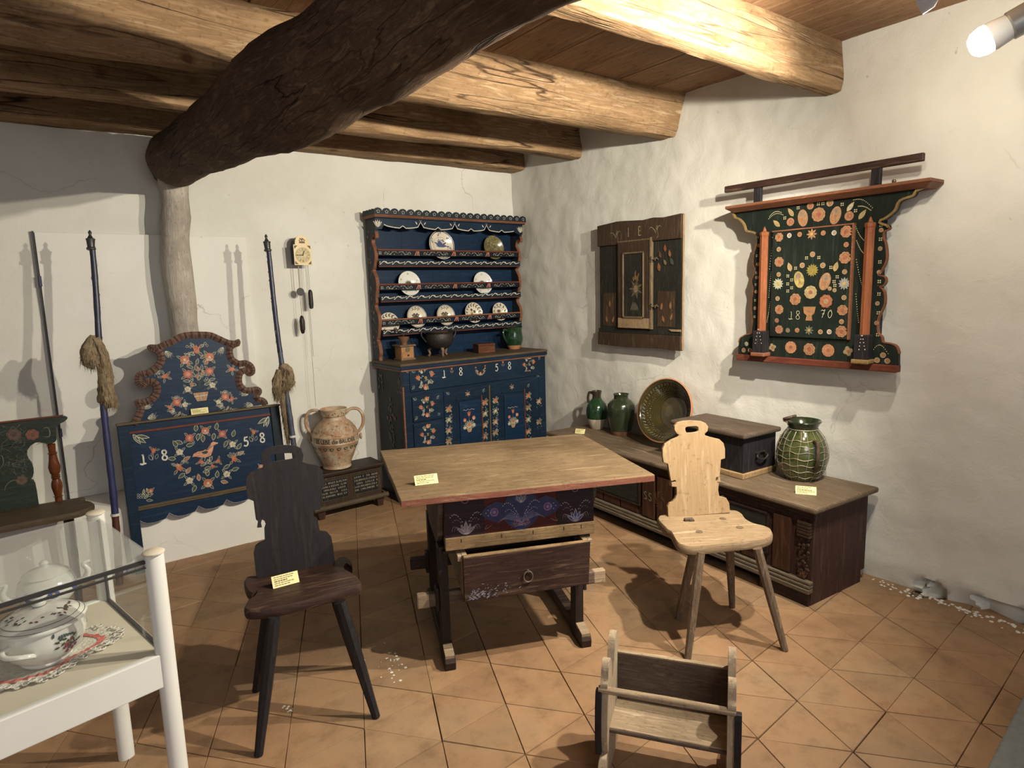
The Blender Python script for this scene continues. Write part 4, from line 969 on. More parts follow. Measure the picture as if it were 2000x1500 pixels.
def text_on(parent, s, fn, size, mat, name, bold=.0, sx=1.0):
    c = bpy.data.curves.new('lettering', 'FONT'); c.body = s; c.size = size; c.align_x = 'CENTER'; c.offset = bold; c.resolution_u = 3
    o = bpy.data.objects.new('tmp', c); COL.objects.link(o)
    dg = bpy.context.evaluated_depsgraph_get(); me = bpy.data.meshes.new_from_object(o.evaluated_get(dg))
    bpy.data.objects.remove(o); bpy.data.curves.remove(c)
    for v in me.vertices: v.co = fn(v.co.x*sx, v.co.y)
    me.name = name; me.materials.clear(); me.materials.append(MATS[mat])
    q = bpy.data.objects.new(name, me); COL.objects.link(q); q.parent = parent; return q
jt = lambda u, z: jf(u, .0006, z+.2125)
text_on(jg, 'ES LEBE die BRUDER', jt, .042, 'clock_print', 'lettering', .0012, .84)

# ================================================================ WALL CLOCK
cc = ony(591, 500, 4.585)
CM = Fr((cc.x, 4.585, cc.z), 3)
ck = tag(empty('wall_clock', CM), 'small wooden wall clock with arched dial, pendulum and two dark weights', 'clock')
w, h1 = .063, .064
arch = [(-w, -h1), (w, -h1), (w, .078), (.050, .080)]+[(.050*cos(a), .092+.052*sin(a)) for a in [pi*i/14 for i in range(15)]]+[(-.050, .080), (-w, .078)]
MB().prism(arch, -.006, .0).build('dial', 'clock_face', ck)
MB().box(-.05, .05, 0, .085, -.055, .075).build('case', 'black_wood', ck, bevel=.003)
MB().prism([(-.045, .07)]+[(.045, .07)]+[(.045*cos(a), .09+.045*sin(a)) for a in [pi*i/10 for i in range(11)]], .0, .08).build('case_arch', 'black_wood', ck)
P = Paint(lambda u, d, z: (u, -.0062-d, z), off=.0003); K = (.04, .03, .02)
for sx in (-1, 1):
    for z, s_ in ((-.058, 1), (.072, -1)): P.poly([(sx*.058, z), (sx*.034, z), (sx*.058, z+s_*.024)], (.10, .06, .03), 1)
P.disc(0, .006, .052, (.60, .50, .27), 1, 30); P.ring(0, .006, .052, .0012, K, 2, 36); P.ring(0, .006, .030, .0008, K, 2, 30)
for i in range(12):
    a = pi/2-i*pi/6
    for q in ((-.0028, .0028) if i % 3 else (-.0036, 0, .0036)):
        b = a+q/.041; P.stroke([(.035*cos(b), .006+.035*sin(b)), (.048*cos(b), .006+.048*sin(b))], .0016, K, 2)
for i in range(7): P.disc(-.018+.006*i, .108+.006*((i*5) % 3), .0048, (.10, .05, .03), 2, 7)
P.poly([(-.022, .088), (.022, .088), (.018, .102), (-.018, .102)], (.12, .06, .03), 1); P.disc(0, .116, .007, (.14, .07, .04), 2, 8)
P.build('dial_print', ck)
MB().tube([(0, -.010, .006), (-.048, -.010, .004)], .0012, 6).tube([(-.005, -.011, .006), (-.03, -.011, .005)], .0022, 6).tube([(0, -.012, .006), (.010, -.012, .036)], .0022, 6).lathe([(.005, 0), (.004, .003)], 10, (0, -.009, .006), Matrix.Rotation(R(90), 4, 'X'), capt=True).build('hands', 'gasket', ck)
def cloc(px, py): return onp(CM, px, py, .03)
def drop(x, z0, z1, name='chain'): return MB().tube([(x, .03, z0), (x, .03, z1)], .0011, 6).build(name, 'chain', ck)
x1, z1_ = cloc(607, 586); drop(x1-.002, -.055, z1_+.05)
MB().lathe([(.003, .075), (.012, .068), (.016, .05), (.017, -.03), (.014, -.058), (.004, -.064)], 16, (x1, .03, z1_), capt=True).build('weight', 'black_iron', ck, smooth=True)
x2, z2_ = cloc(590.5, 635); drop(x2, -.055, z2_+.06)
MB().lathe([(.003, .07), (.012, .06), (.019, .03), (.018, -.03), (.012, -.056), (.004, -.062)], 16, (x2, .03, z2_), capt=True).build('weight', 'black_iron', ck, smooth=True)
x3, z3_ = cloc(586, 570); MB().box(x3-.003, x3+.003, .024, .026, z3_, -.05).build('pendulum_rod', 'brass_dull', ck)
MB().lathe([(.026, -.003), (.028, 0), (.026, .003)], 24, (x3, .022, z3_), Matrix.Rotation(R(90), 4, 'X'), capt=True).build('pendulum_bob', 'black_iron', ck)
xa, za = cloc(603, 697); xb, zb_ = cloc(610, 795)
drop(x1-.012, -.055, za); drop(x1-.022, -.055, zb_)

# ================================================================ LONG CHEST along the right wall
KM = Fr((3.015, 3.72, 0), -93.3)
CH = .52
kl = lambda px, py, h=CH: onl(KM, px, py, h)
CL = kl(1591, 994)[0]+.0
kc = tag(empty('long_chest', KM), 'long low dark chest with panelled front running along the right wall', 'chest')
dpt = .505
wv = lambda u: 3.452-3.015+.0576*u
b = MB().hexa([(.04, .03, .06), (CL-.03, .03, .06), (CL-.03, wv(CL)-.03, .06), (.04, wv(0)-.03, .06)], [(.04, .03, CH-.035), (CL-.03, .03, CH-.035), (CL-.03, wv(CL)-.03, CH-.035), (.04, wv(0)-.03, CH-.035)]); b.build('body', 'chest_brown', kc, bevel=.003)
MB().hexa([(0, -.012, CH-.03), (CL+.01, -.012, CH-.03), (CL+.01, wv(CL), CH-.03), (0, wv(0), CH-.03)], [(0, -.012, CH), (CL+.01, -.012, CH), (CL+.01, wv(CL), CH), (0, wv(0), CH)]).build('lid', 'chest_lid', kc, bevel=.010)
MB().box(.015, CL-.008, .010, .03, CH-.055, CH-.032).box(.02, CL-.012, .018, .03, CH-.075, CH-.055).build('cornice_moulding', 'dark_oak', kc, bevel=.004)
m = MB().box(.02, CL-.012, .000, .03, .118, .134).box(.02, CL-.012, -.006, .03, .100, .116).box(.02, CL-.012, -.012, .03, .075, .098); m.build('base_moulding', 'chest_trim', kc, bevel=.004)
MB().box(CL-.032, CL-.024, .03, dpt-.02, .0, CH-.035).build('end_board', 'chest_brown', kc)
for q in (.02, CL-.305): MB().box(q, q+.28, .012, .03, 0, .075).build('plinth_bracket', 'dark_oak', kc, bevel=.003)
MB().box(.05, CL-.04, .10, .12, .0, .07).build('inner_plinth', 'black_wood', kc)
# front panels: three dark green fields between red-brown pilasters
def kp(px, py): return onp(KM, px, py, .02)
u_, z_ = kp(1267, 968)
for a, c in ((.28, u_-.075), (u_+.22, CL-.26)):
    MB().box(a+.015, c-.015, .018, .032, .205, CH-.115).build('field_panel', 'chest_green', kc, bevel=.004)
    m = MB().box(a, a+.015, .012, .032, .19, CH-.10).box(c-.015, c, .012, .032, .19, CH-.10).box(a, c, .012, .032, CH-.113, CH-.10).box(a, c, .012, .032, .19, .203); m.build('panel_moulding', 'dark_oak', kc, bevel=.003)
    for q in range(4):
        x = a+.01+q*(c-a-.02)/4; MB().box(x, x+(c-a-.02)/4-.015, .020, .032, .14, .186).build('base_field', 'chest_red', kc, bevel=.002)
for q, w in ((.05, .09), (.155, .10), (u_-.052, .104), (u_+.075, .12), (CL-.235, .10)):
    MB().box(q, q+w, .014, .032, .14, CH-.09).build('pilaster', 'chest_red', kc, bevel=.003)
u_, z_ = kp(1267, 968)
P = Paint(lambda u, d, z: (u, .0135-d, z)); P.digit('S', u_-.02, z_-.025, .05, .008, (.22, .2, .14)); P.digit('S', u_+.02, z_-.027, .05, .008, (.22, .2, .14)); P.ring(CL-.55, CH-.09, .009, .003, (.3, .28, .2))
for q in range(30):
    a = random.uniform(0, 6.3); P.curve([(u_+.10+.05*cos(a), z_+.06*sin(a)), (u_+.10+.03*cos(a+.5), z_+.04*sin(a+.5)), (u_+.10+.015*cos(a+1), z_+.02*sin(a+1))], .0022, (.20, .10, .05), 1, 3)
P.build('lettering', kc)
m = MB(); rnd = random.Random(8)
for i in range(5): m.box(CL-.095, CL-.027, .004-.002*(i % 2), .03, CH-.10-.016*i, CH-.088-.016*i)
for i in range(60):
    x = CL-.09+rnd.random()*.055; z = .14+rnd.random()*.24; r = rnd.uniform(.004, .011)
    m.lathe([(r, 0), (r*.7, r*.6)], 6, (x, .016, z), Matrix.Rotation(R(90), 4, 'X'), capt=True)
m.build('carved_corner', 'aged_brown', kc)
MB().box(CL-.22, CL-.185, .016, .03, .15, .185).box(CL-.075, CL-.05, .012, .03, .145, .17).build('red_patch', 'orange_trim', kc)
def onK(px, py, v=None, h=CH):
    u, vv = kl(px, py, h); return KM @ Vector((u, vv if v is None else v, h))
# jug with white foot, green jar
p = onK(1178, 834); p.x = min(p.x, 3.37); q = ony(1178, 800, p.y)
jm = tag(empty('green_jug', Fr(p, -60)), 'bulbous green glazed jug with bare white base at the far end of the long chest', 'jug')
MB().lathe([(.045, 0), (.05, .01), (.068, .05), (.078, .085)], 32).build('bare_base', 'clay_pale', jm, smooth=True)
MB().lathe([(.0775, .082), (.084, .12), (.083, .155), (.070, .195), (.045, .222), (.034, .24)], 32, capb=False).build('jug_body', 'green_glaze', jm, smooth=True)
MB().lathe([(.0345, .238), (.033, .26), (.040, .295), (.036, .296), (.028, .26), (.02, .24)], 28, capb=False).build('neck', 'clay_dark', jm, smooth=True)
MB().tube(cr([(-.033, 0, .275), (-.058, 0, .28), (-.07, 0, .24), (-.066, 0, .20)], 6), .010, 10).build('handle', 'clay_dark', jm, smooth=True)
p = onK(1222, 846); p.x = min(p.x, 3.36)
jr_ = tag(empty('green_jar', Fr(p, 0)), 'dark green glazed jar without handle beside the bulbous jug', 'jar')
MB().lathe([(.068, 0), (.072, .01), (.078, .035)], 32).build('bare_foot', 'clay_brown', jr_, smooth=True)
MB().lathe([(.0775, .032), (.086, .08), (.096, .14), (.102, .19), (.098, .225), (.075, .255), (.054, .268), (.052, .28), (.054, .295), (.060, .302), (.056, .304), (.048, .29), (.046, .26), (0, .2)], 36, capb=False).build('jar_body', 'olive_glaze', jr_, smooth=True)
# wide bowl standing on edge against the wall
p = onx(1296, 801, 3.27); BR = .215
bn = Vector((-.93, -.06, .28)).normalized(); BMx = Matrix.Translation(p) @ bn.to_track_quat('Z', 'Y').to_matrix().to_4x4()
bw = tag(empty('glazed_bowl', BMx), 'wide dark glazed clay bowl standing on edge against the right wall', 'bowl')
ri = [(BR-.004, .0), (BR-.018, -.006)]
for i in range(10):
    t = i/9; r = (BR-.02)*(1-t)+.11*t; z = -.008-.105*(t**1.1); ri += [(r, z), (r-.004, z-.001)]
ri += [(.10, -.115), (.05, -.112), (0, -.111)]
MB().lathe(ri[::-1], 56, capb=False).build('glazed_inside', 'bowl_glaze', bw, smooth=True, ang=20)
MB().lathe([(0, -.128), (.105, -.128), (.118, -.12), (BR-.012, -.022), (BR+.002, -.012), (BR+.004, 0), (BR-.004, .003)], 56, capb=False).build('outside', 'terracotta_plain', bw, smooth=True)
P = Paint(lambda u, d, z: (u, z, -.008-.105*((BR-.02-math.hypot(u, z))/(BR-.13))**1.1+.004+d))
for i in range(46):
    a = 2*pi*i/46
    for rr in (.185,): P.stroke([(rr*cos(a), rr*sin(a)), ((rr-.012)*cos(a+.05), (rr-.012)*sin(a+.05))], .003, (.22, .20, .09), 1)
for i in range(120):
    a = 2*pi*i/60; rr = .155+.008*sin(i*1.6); P.disc(rr*cos(a), rr*sin(a), .0016, (.3, .28, .13), 1, 5)
P.build('slip_pattern', bw)
# black lidded box with iron handle
h2 = .262
uc = onp(KM, 1452, 925, .115)[0]; ul, vl = onl(KM, 1308, 806, CH+h2); ul2, vl2 = onl(KM, 1462, 840, CH+h2)
bl = uc-onp(KM, 1310, 806, .105)[0]; bv0 = .115; bd_ = min(.30, dpt-.02-bv0)
BM = KM @ Matrix.Translation((uc-bl, bv0, CH))
bx = tag(empty('black_box', BM), 'black lidded wooden box with iron ring handle standing on the long chest', 'box')
MB().box(.02, bl-.012, .012, bd_, .03, h2-.03).build('box_body', 'black_wood', bx, bevel=.003)
MB().box(0, bl+.014, -.018, bd_+.014, h2-.028, h2).build('lid', 'weathered_dark', bx, bevel=.009)
MB().box(.0, bl, -.002, bd_, .0, .032).build('base_board', 'worn_rail', bx, bevel=.005)
hm = MB(); hy = bd_*.52; hz = .12
hm.tube(cr([(bl-.004, hy-.028, hz+.01), (bl+.008, hy-.045, hz-.008), (bl+.012, hy, hz-.026), (bl+.008, hy+.045, hz-.008), (bl-.004, hy+.028, hz+.01)], 6), .0055, 8)
hm.tube([(bl-.012, hy-.03, hz+.012), (bl+.006, hy-.03, hz+.012)], .009, 8).tube([(bl-.012, hy+.03, hz+.012), (bl+.006, hy+.03, hz+.012)], .009, 8).tube([(bl-.004, hy-.03, hz+.016), (bl-.004, hy+.03, hz+.016)], .005, 8)
hm.build('iron_handle', 'black_iron', bx, smooth=True)
# big jar bound in wire netting
p = onK(1594, 922); p.x = min(p.x, 3.31)
bj = tag(empty('wire_bound_jar', Fr(p, -120) @ Matrix.Scale(.93, 4)), 'large green glazed jar bound in wire netting at the near end of the long chest', 'jar')
BP = [(.092, 0), (.100, .012), (.122, .05), (.138, .10), (.143, .15), (.136, .20), (.118, .25), (.095, .285), (.082, .298), (.080, .305)]
MB().lathe(BP, 40).build('jar_body', 'yellowgreen_glaze', bj, smooth=True)
MB().lathe([(.082, .300), (.080, .31), (.093, .335), (.100, .345), (.098, .352), (.090, .348), (.078, .325), (.06, .30), (0, .24)], 40, capb=False).build('rim', 'olive_glaze', bj, smooth=True)
jp = lambda z: next((a[0]+(b[0]-a[0])*(z-a[1])/max(1e-6, b[1]-a[1]) for a, b in zip(BP, BP[1:]) if a[1] <= z <= b[1]), .08)
nv = 18
for k in range(nv):
    a = 2*pi*k/nv; MB().tube([((jp(z)+.003)*cos(a+.25*z+.03*sin(k*2+z*30)), (jp(z)+.003)*sin(a+.25*z+.03*sin(k*2+z*30)), z) for z in [.002+.0245*i for i in range(13)]], .0016, 5).build('wire', 'wire', bj)
for z in (.03, .068, .106, .144, .182, .216, .248):
    MB().tube([((jp(z)+.0035)*cos(t), (jp(z)+.0035)*sin(t), z+.005*sin(t*9+z*60)) for t in [2*pi*i/54 for i in range(55)]], .0017, 5, caps=False).build('wire', 'wire', bj)
MB().tube([(.0825*cos(t), .0825*sin(t), .303) for t in [2*pi*i/40 for i in range(41)]], .003, 6, caps=False).build('wire', 'wire', bj)
va2 = math.atan2(-p.y, -p.x)-R(-120)
f = lambda a, r, z: (r*cos(va2+a), r*sin(va2+a), z)
MB().tube(cr([f(.55, .118, .245), f(.5, .16, .25), f(.48, .178, .20), f(.5, .172, .13), f(.55, .142, .08)], 7), [.011]*29, 10, jit=.3, jf=30).build('handle', 'rusty_iron', bj, smooth=True)
rc_ = Vector(f(-1.25, .078, .368)); MB().tube([rc_+Vector((.030*cos(t), .030*sin(t), .012*sin(t+1))) for t in [2*pi*i/24 for i in range(25)]], .0085, 10, caps=False).tube([rc_+Vector((0, 0, -.008)), Vector(f(-1.25, .088, .335))], [.022, .03], 12).build('spout_ring', 'rusty_iron', bj, smooth=True)
c0 = onK(1574, 966); card((c0.x, c0.y, CH), -58, .098, .045, 'cream label card in front of the wire bound jar', -38)
c0 = onK(1132, 847); card((c0.x, c0.y, CH), -62, .075, .04, 'cream label card at the far end of the long chest', -38)

# ================================================================ CUPBOARD FRONTS ON THE RIGHT WALL
GM = Fr((3.385, 2.355, 1.145), -90)
z4 = lambda x, y, v=0: onp(GM, x/3.2609+1380, y/3.2609+280, v)
gt = tag(empty('painted_cupboard_front', GM), 'dark green painted hanging cupboard dated 1870 with orange columns on the right wall', 'hanging cupboard')
lo = [(160, 432), (185, 478), (215, 490), (240, 520), (255, 560), (300, 572), (318, 590), (322, 640), (305, 700), (300, 770), (312, 800), (300, 850), (290, 880), (300, 930), (292, 990), (290, 1060), (296, 1130), (290, 1180), (285, 1212), (250, 1222), (215, 1245), (203, 1290), (200, 1360)]
hi = [(1220, 1440), (1222, 1340), (1205, 1295), (1165, 1278), (1120, 1268), (1112, 1235), (1088, 1205), (1086, 1130), (1105, 1080), (1130, 1020), (1128, 950), (1100, 915), (1086, 905), (1120, 905), (1138, 880), (1130, 852), (1090, 840), (1110, 810), (1142, 740), (1138, 650), (1122, 600), (1128, 560), (1158, 545), (1162, 520), (1112, 500), (1150, 480), (1210, 430), (1240, 370), (1320, 340), (1340, 310), (1400, 285)]
_s = lambda L: [(p.x, p.y) for p in cr([(a, b, 0) for a, b in L], 4)]
lo = lo[:1]+_s(lo[1:-1])+lo[-1:]; hi0 = hi; hi = hi[:1]+_s(hi[1:-1])+hi[-1:]
out = [z4(*q) for q in lo]+[z4(*q) for q in hi]
MB().prism(out, 0, .022).build('back_panel', 'green_paint', gt)
def edging(pts, w, d, mat, name):
    P_ = [z4(*q) for q in pts]; n = len(P_); vs = []
    for i, q in enumerate(P_):
        a = P_[max(0, i-1)]; b = P_[min(n-1, i+1)]; dx, dz = b[0]-a[0], b[1]-a[1]; L = math.hypot(dx, dz); nx, nz = -dz/L*w, dx/L*w
        vs += [(q[0], -d, q[1]), (q[0]+nx, -d, q[1]+nz), (q[0]+nx, .02, q[1]+nz), (q[0], .02, q[1])]
    fs = [(i*4+k, (i+1)*4+k, (i+1)*4+(k+1) % 4, i*4+(k+1) % 4) for i in range(n-1) for k in range(4)]
    fs += [(0, 1, 2, 3), ((n-1)*4+3, (n-1)*4+2, (n-1)*4+1, (n-1)*4)]
    return MB().add(vs, fs).build(name, mat, gt)
edging(lo[:20], .010, .012, 'yellow_trim', 'scroll_edging'); edging(hi[86:], .010, .012, 'yellow_trim', 'scroll_edging')
edging(hi[1:88], -.005, .003, 'orange_trim', 'edge_band'); edging(lo[25:80], -.006, .003, 'orange_trim', 'edge_band')
# cornice and bottom rail
a, b = z4(122, 408, -.05), z4(1432, 255, -.05); zc = (a[1]+b[1])/2
MB().hexa([(a[0]+.03, -.02, zc-.022), (b[0]-.03, -.02, zc-.022), (b[0]-.03, .09, zc-.022), (a[0]+.03, .09, zc-.022)], [(a[0], -.055, zc), (b[0], -.055, zc), (b[0], .09, zc), (a[0], .09, zc)]).box(a[0], b[0], -.058, .09, zc, zc+.016).build('cornice', 'orange_trim', gt, bevel=.003)
a2, b2 = z4(200, 1370), z4(1220, 1450); zb2 = (a2[1]+b2[1])/2
MB().box(a2[0], b2[0], -.02, .03, zb2-.008, zb2+.028).build('bottom_rail', 'red_trim', gt, bevel=.004)
# rail above, held by two blocks
a3, b3 = z4(122, 285, -.02), z4(1390, 80, -.02); zt = (a3[1]+b3[1])/2
MB().box(a3[0], b3[0], -.035, -.010, zt-.026, zt+.012).build('top_rail', 'worn_red_brown', gt, bevel=.005)
for q in ((340, 320), (1093, 215)):
    u, z = z4(*q); MB().box(u-.022, u+.022, -.03, -.004, zc+.014, zt-.02).build('rail_block', 'black_wood', gt, bevel=.003)
# carcass behind
MB().box(z4(330, 700)[0], z4(1085, 700)[0], .02, .10, zb2+.03, zc-.05).build('carcass', 'black_wood', gt)
# door
dl = z4(430, 560); drr = z4(958, 505); db = z4(425, 1225); dz1 = (dl[1]+drr[1])/2; dz0 = (z4(425, 1222)[1]+z4(915, 1255)[1])/2
gd = MB().box(dl[0], drr[0]-.012, -.014, .01, dz0, dz1).build('door', 'green_paint', gt, bevel=.002)
MB().box(drr[0]-.014, drr[0]-.004, -.018, .01, dz0, dz1).build('orange_bead', 'orange_trim', gd); MB().box(dl[0]-.002, drr[0]-.004, -.017, -.008, dz1-.007, dz1).build('orange_bead', 'orange_trim', gd)
# columns
for (xt, yt, xb, yb) in ((375, 560, 343, 1180), (1043, 500, 1005, 1215)):
    u, ztop = z4(xt, yt, -.03); ub2, zbot = z4(xb, yb, -.03); u = (u+ub2)/2
    z0 = zb2+.085; r = .024
    MB().lathe([(r, z0+.09), (r*.98, ztop-.03), (r*1.1, ztop-.022), (r*1.1, ztop-.006), (r*.5, ztop), (r*.25, ztop+.018), (0, ztop+.028)], 8, (u, -.028, 0)).build('column', 'orange_column', gt)
    o = MB().box(u-.036, u+.036, -.064, .0, z0-.035, z0+.092).build('column_base', 'black_wood', gt, bevel=.004)
    MB().box(u-.044, u+.044, -.072, .0, z0-.056, z0-.033).build('foot_block', 'orange_trim' if xt < 500 else 'yellow_trim', o, bevel=.006)
# decoration
G = Paint(lambda u, d, z: (u, -.0148-d if (dl[0] < u < drr[0]-.014 and dz0 < z < dz1) else -.0005-d, z))
SK = (.36, .20, .105); SK2 = (.34, .27, .15); SK3 = (.34, .11, .055)
def gp(x, y): return z4(x, y, -.012)
gk = 1/3.2609/385
def rosette(x, y, r, c=SK, n=8):
    u, z = gp(x, y); r *= gk
    G.flower(u, z, r, c, SK3 if c != SK3 else SK2, n)
    for q in (.35, .7): G.ring(u, z, r*q, r*.06, SK3 if c == SK else SK2, 4, 12)
def daisy(x, y, r, c, n=9):
    u, z = gp(x, y); r *= gk
    for i in range(n): a = 2*pi*i/n; G.leaf(u+.2*r*cos(a), z+.2*r*sin(a), r*.8, a, c, .45, None, 2)
    G.disc(u, z, r*.28, YEL, 3)
def dotd(x, y, r, c=SK2):
    u, z = gp(x, y); r *= gk; G.disc(u, z, r, c, 2, 14); G.disc(u+r*.1, z, r*.55, SK3, 3, 10); G.disc(u+r*.15, z, r*.25, c, 4, 8)
def bud(x, y, l, a, c=SK):
    u, z = gp(x, y); l *= gk
    G.disc(u, z, l, c, 2, 20, ry=l*.62, a=a); G.disc(u+.45*l*cos(a), z+.45*l*sin(a), l*.35, (.28, .2, .14), 3, 12); G.ring(u+.45*l*cos(a), z+.45*l*sin(a), l*.34, l*.05, SK2, 4)
    for k in (-1, 0, 1): G.stroke([(u-.7*l*cos(a+k*.3), z-.7*l*sin(a+k*.3)), (u+.1*l*cos(a+k), z+.1*l*sin(a+k))], l*.07, SK3 if k else SK2, 3)
def quad(x, y, s=6):
    u, z = gp(x, y); s *= gk
    for i in (-1, 1):
        for j in (-1, 1): G.disc(u+i*s, z+j*s, s*.75, (.52, .48, .28), 2, 8)
for y, r, f_ in ((598, 32, SK), (755, 36, SK), (1058, 34, SK), (1185, 32, (.3, .13, .08))): rosette(465, y, r, f_)
for y, r in ((562, 40), (728, 40), (1062, 36), (1198, 40)): rosette(893-(y-562)*.05, y, r, SK)
daisy(458, 895, 42, (.42, .42, .30), 12); daisy(880, 893, 42, (.28, .28, .26), 12); daisy(673, 578, 38, SK, 8); daisy(655, 1190, 34, (.13, .14, .10), 8)
for x, y, c in ((530, 587, (.5, .5, .42)), (596, 580, SK), (746, 571, SK), (815, 570, (.5, .5, .42)), (463, 675, SK2), (462, 835, SK2), (455, 988, SK2), (892, 645, SK), (882, 818, SK2), (878, 982, SK2), (862, 1135, SK2), (520, 1190, (.15, .15, .12)), (580, 1190, SK), (728, 1200, SK2), (784, 1200, (.5, .5, .42)), (450, 1128, (.2, .12, .08))): dotd(x, y, 17, c)
daisy(676, 808, 44, (.26, .21, .05), 14); G.disc(*gp(676, 808), 24*gk, (.28, .22, .05), 3)
rosette(665, 948, 46, (.40, .31, .15), 10); rosette(568, 993, 42, SK, 8); rosette(763, 1005, 46, SK3, 8)
bud(592, 868, 58, pi/2+.25, (.42, .34, .12)); bud(757, 880, 60, pi/2-.3, SK)
for x, y in ((678, 707), (612, 777), (743, 777), (818, 935), (787, 925)): dotd(x, y, 14 if x > 780 else 19)
for x, y, a in ((540, 800, 1.9), (818, 800, 1.3)): u, z = gp(x, y); G.leaf(u, z-.012, .05, a, SK2, .5, YEL, 2)
for x, y in ((640, 730), (718, 727), (570, 795), (795, 790), (520, 845), (520, 895), (545, 920), (815, 880), (545, 870), (835, 850), (820, 905), (520, 940)): quad(x, y)
# flower pot between the date figures
u, z = gp(655, 1040); s_ = gk
G.poly([(u-42*s_, z), (u+48*s_, z), (u+40*s_, z-45*s_), (u+22*s_, z-60*s_), (u+28*s_, z-95*s_), (u-22*s_, z-95*s_), (u-14*s_, z-60*s_), (u-34*s_, z-45*s_)], (.34, .17, .08), 2)
G.stroke([(u-42*s_, z-4*s_), (u+48*s_, z-4*s_)], .003, OLIVE, 3)
for ch, x, y in (('1', 540, 1118), ('8', 583, 1118), ('7', 742, 1110), ('0', 788, 1110)):
    u, z = gp(x, y); G.digit(ch, u, z, 56*gk, .0022, (.62, .62, .42))
# top field
bud(607, 475, 58, pi/2+.15, SK); bud(815, 458, 58, pi/2-.25, SK); rosette(707, 453, 48, SK, 10); dotd(528, 500, 28, SK); dotd(902, 462, 30, SK); dotd(655, 398, 24, SK); dotd(780, 378, 24, SK2)
for x, y, a in ((445, 515, 2.4), (535, 445, 2.2), (905, 410, .9), (980, 460, .9)): u, z = gp(x, y); G.leaf(u-.02*cos(a), z-.02*sin(a), .055, a, SK2 if x < 600 or x > 950 else (.45, .45, .36), .4, YEL, 2)
for x, y in ((577, 410), (492, 475), (706, 385), (735, 383), (858, 388), (943, 428)): quad(x, y)
for (x0, y0, x1_, y1, b_) in ((390, 480, 480, 455, -20), (395, 465, 470, 440, -18), (930, 360, 1050, 410, -25), (960, 400, 1040, 425, -10), (940, 520, 1000, 620, 15), (950, 620, 995, 700, 12), (948, 740, 985, 910, 10), (945, 960, 962, 1140, 6), (420, 600, 395, 800, 0), (405, 820, 390, 980, 0), (400, 1010, 378, 1140, 5), (1040, 1340, 1150, 1340, -55)):
    for i in range(13): t = i/12; u, z = gp(x0+(x1_-x0)*t, y0+(y1-y0)*t+b_*sin(pi*t)); G.disc(u, z, .0026, (.52, .48, .28), 2, 6)
for x, y, r in ((413, 1300, 30), (895, 1325, 34)): rosette(x, y, r, SK2, 4)
rosette(530, 1300, 44, (.45, .2, .1), 12); rosette(648, 1312, 44, SK, 8); rosette(768, 1320, 44, (.45, .2, .1), 12)
for x, y in ((230, 1318), (270, 1318), (1080, 1382), (1145, 1387), (1118, 1350)): dotd(x, y, 18)
daisy(248, 1278, 20, (.5, .5, .42), 8)
for y in (650, 770, 855, 945, 1050): dotd(327-(y-650)*.06, y, 13, SK2)
for y in (600, 715, 825, 900, 1000, 1105): quad(318-(y-650)*.04, y, 5)
for y in (552, 670, 820, 1020, 1145): dotd(1106-(y-552)*.05, y, 14, SK2)
for y in (520, 610, 755, 880, 960, 1080, 1220): quad(1104-(y-552)*.03, y, 6)
G.build('painted_flowers', gt)
G = Paint(lambda u, d, z: (u, -.0645-d, z))
for xb, yb in ((330, 1230), (990, 1270)):
    for r_ in range(5):
        for q in (-1, 1): u, z = z4(xb+q*(3+r_*4), yb-45+r_*22, -.065); G.disc(u, z, .003, (.55, .52, .45), 1, 7)
G.build('painted_dots', gt)
MB().lathe([(.009, 0), (.008, .012), (.004, .014)], 12, tuple(GM.inverted() @ onx(1747, 354, 3.462)), Matrix.Rotation(R(90), 4, 'X'), capt=True).build('wall_hook', 'brass_dull', gt)

# dark cupboard front IE
QM = Fr((3.425, 3.55, 1.165), -90)
z5 = lambda x, y, v=0: onp(QM, x/5+1140, y/5+400, v)
qt = tag(empty('dark_cupboard_front', QM), 'worn dark cupboard front lettered I E with narrow central door', 'hanging cupboard')
tl, tr_, br_, bl_ = z5(160, 215), z5(970, 80), z5(945, 1415), z5(138, 1370)
u0, u1 = (tl[0]+bl_[0])/2, (tr_[0]+br_[0])/2; zt_, zb_2 = (tl[1]+tr_[1])/2, (bl_[1]+br_[1])/2
MB().box(u0+.012, u1-.006, .0, .03, zb_2+.03, zt_-.02).build('field_board', 'dark_green_panel', qt)
zz = z5(160, 408)[1]
MB().prism([(u0, zz), (u1, zz), (u1, zt_+.006), (u1-.15, zt_-.004), (u1-.24, zt_+.004), (u1-.33, zt_-.003), (u0+.26, zt_+.01), (u0+.2, zt_+.012), (u0, zt_-.002)], -.014, .02).build('top_board', 'aged_brown', qt, bevel=.003)
z6 = z5(140, 1240)[1]
MB().prism([(u0-.004, zb_2+.004), (u0+.3, zb_2-.004), (u1-.2, zb_2+.004), (u1, zb_2-.004), (u1, z6), (u0-.004, z6)], -.012, .02).build('bottom_board', 'aged_brown', qt, bevel=.003)
MB().box(u0, u1, -.006, .02, z6+.001, z6+.03).build('lower_rail', 'dark_green_panel', qt, bevel=.002)
MB().box(u1-.002, u1+.006, .006, .022, zb_2, zt_).build('raw_edge', 'raw_edge', qt, bevel=.002)
a, b = z5(355, 370), z5(680, 330); c, d_ = z5(350, 1210), z5(675, 1205)
x0, x1_ = (a[0]+c[0])/2, (b[0]+d_[0])/2; y1, y0 = (a[1]+b[1])/2, (c[1]+d_[1])/2
dq = MB().box(x0, x1_, -.022, .0, y0, y1).build('door', 'aged_brown', qt, bevel=.003)
ia, ib = z5(400, 700)[0], z5(610, 700)[0]; ic, id_ = z5(400, 1105)[1], z5(400, 470)[1]
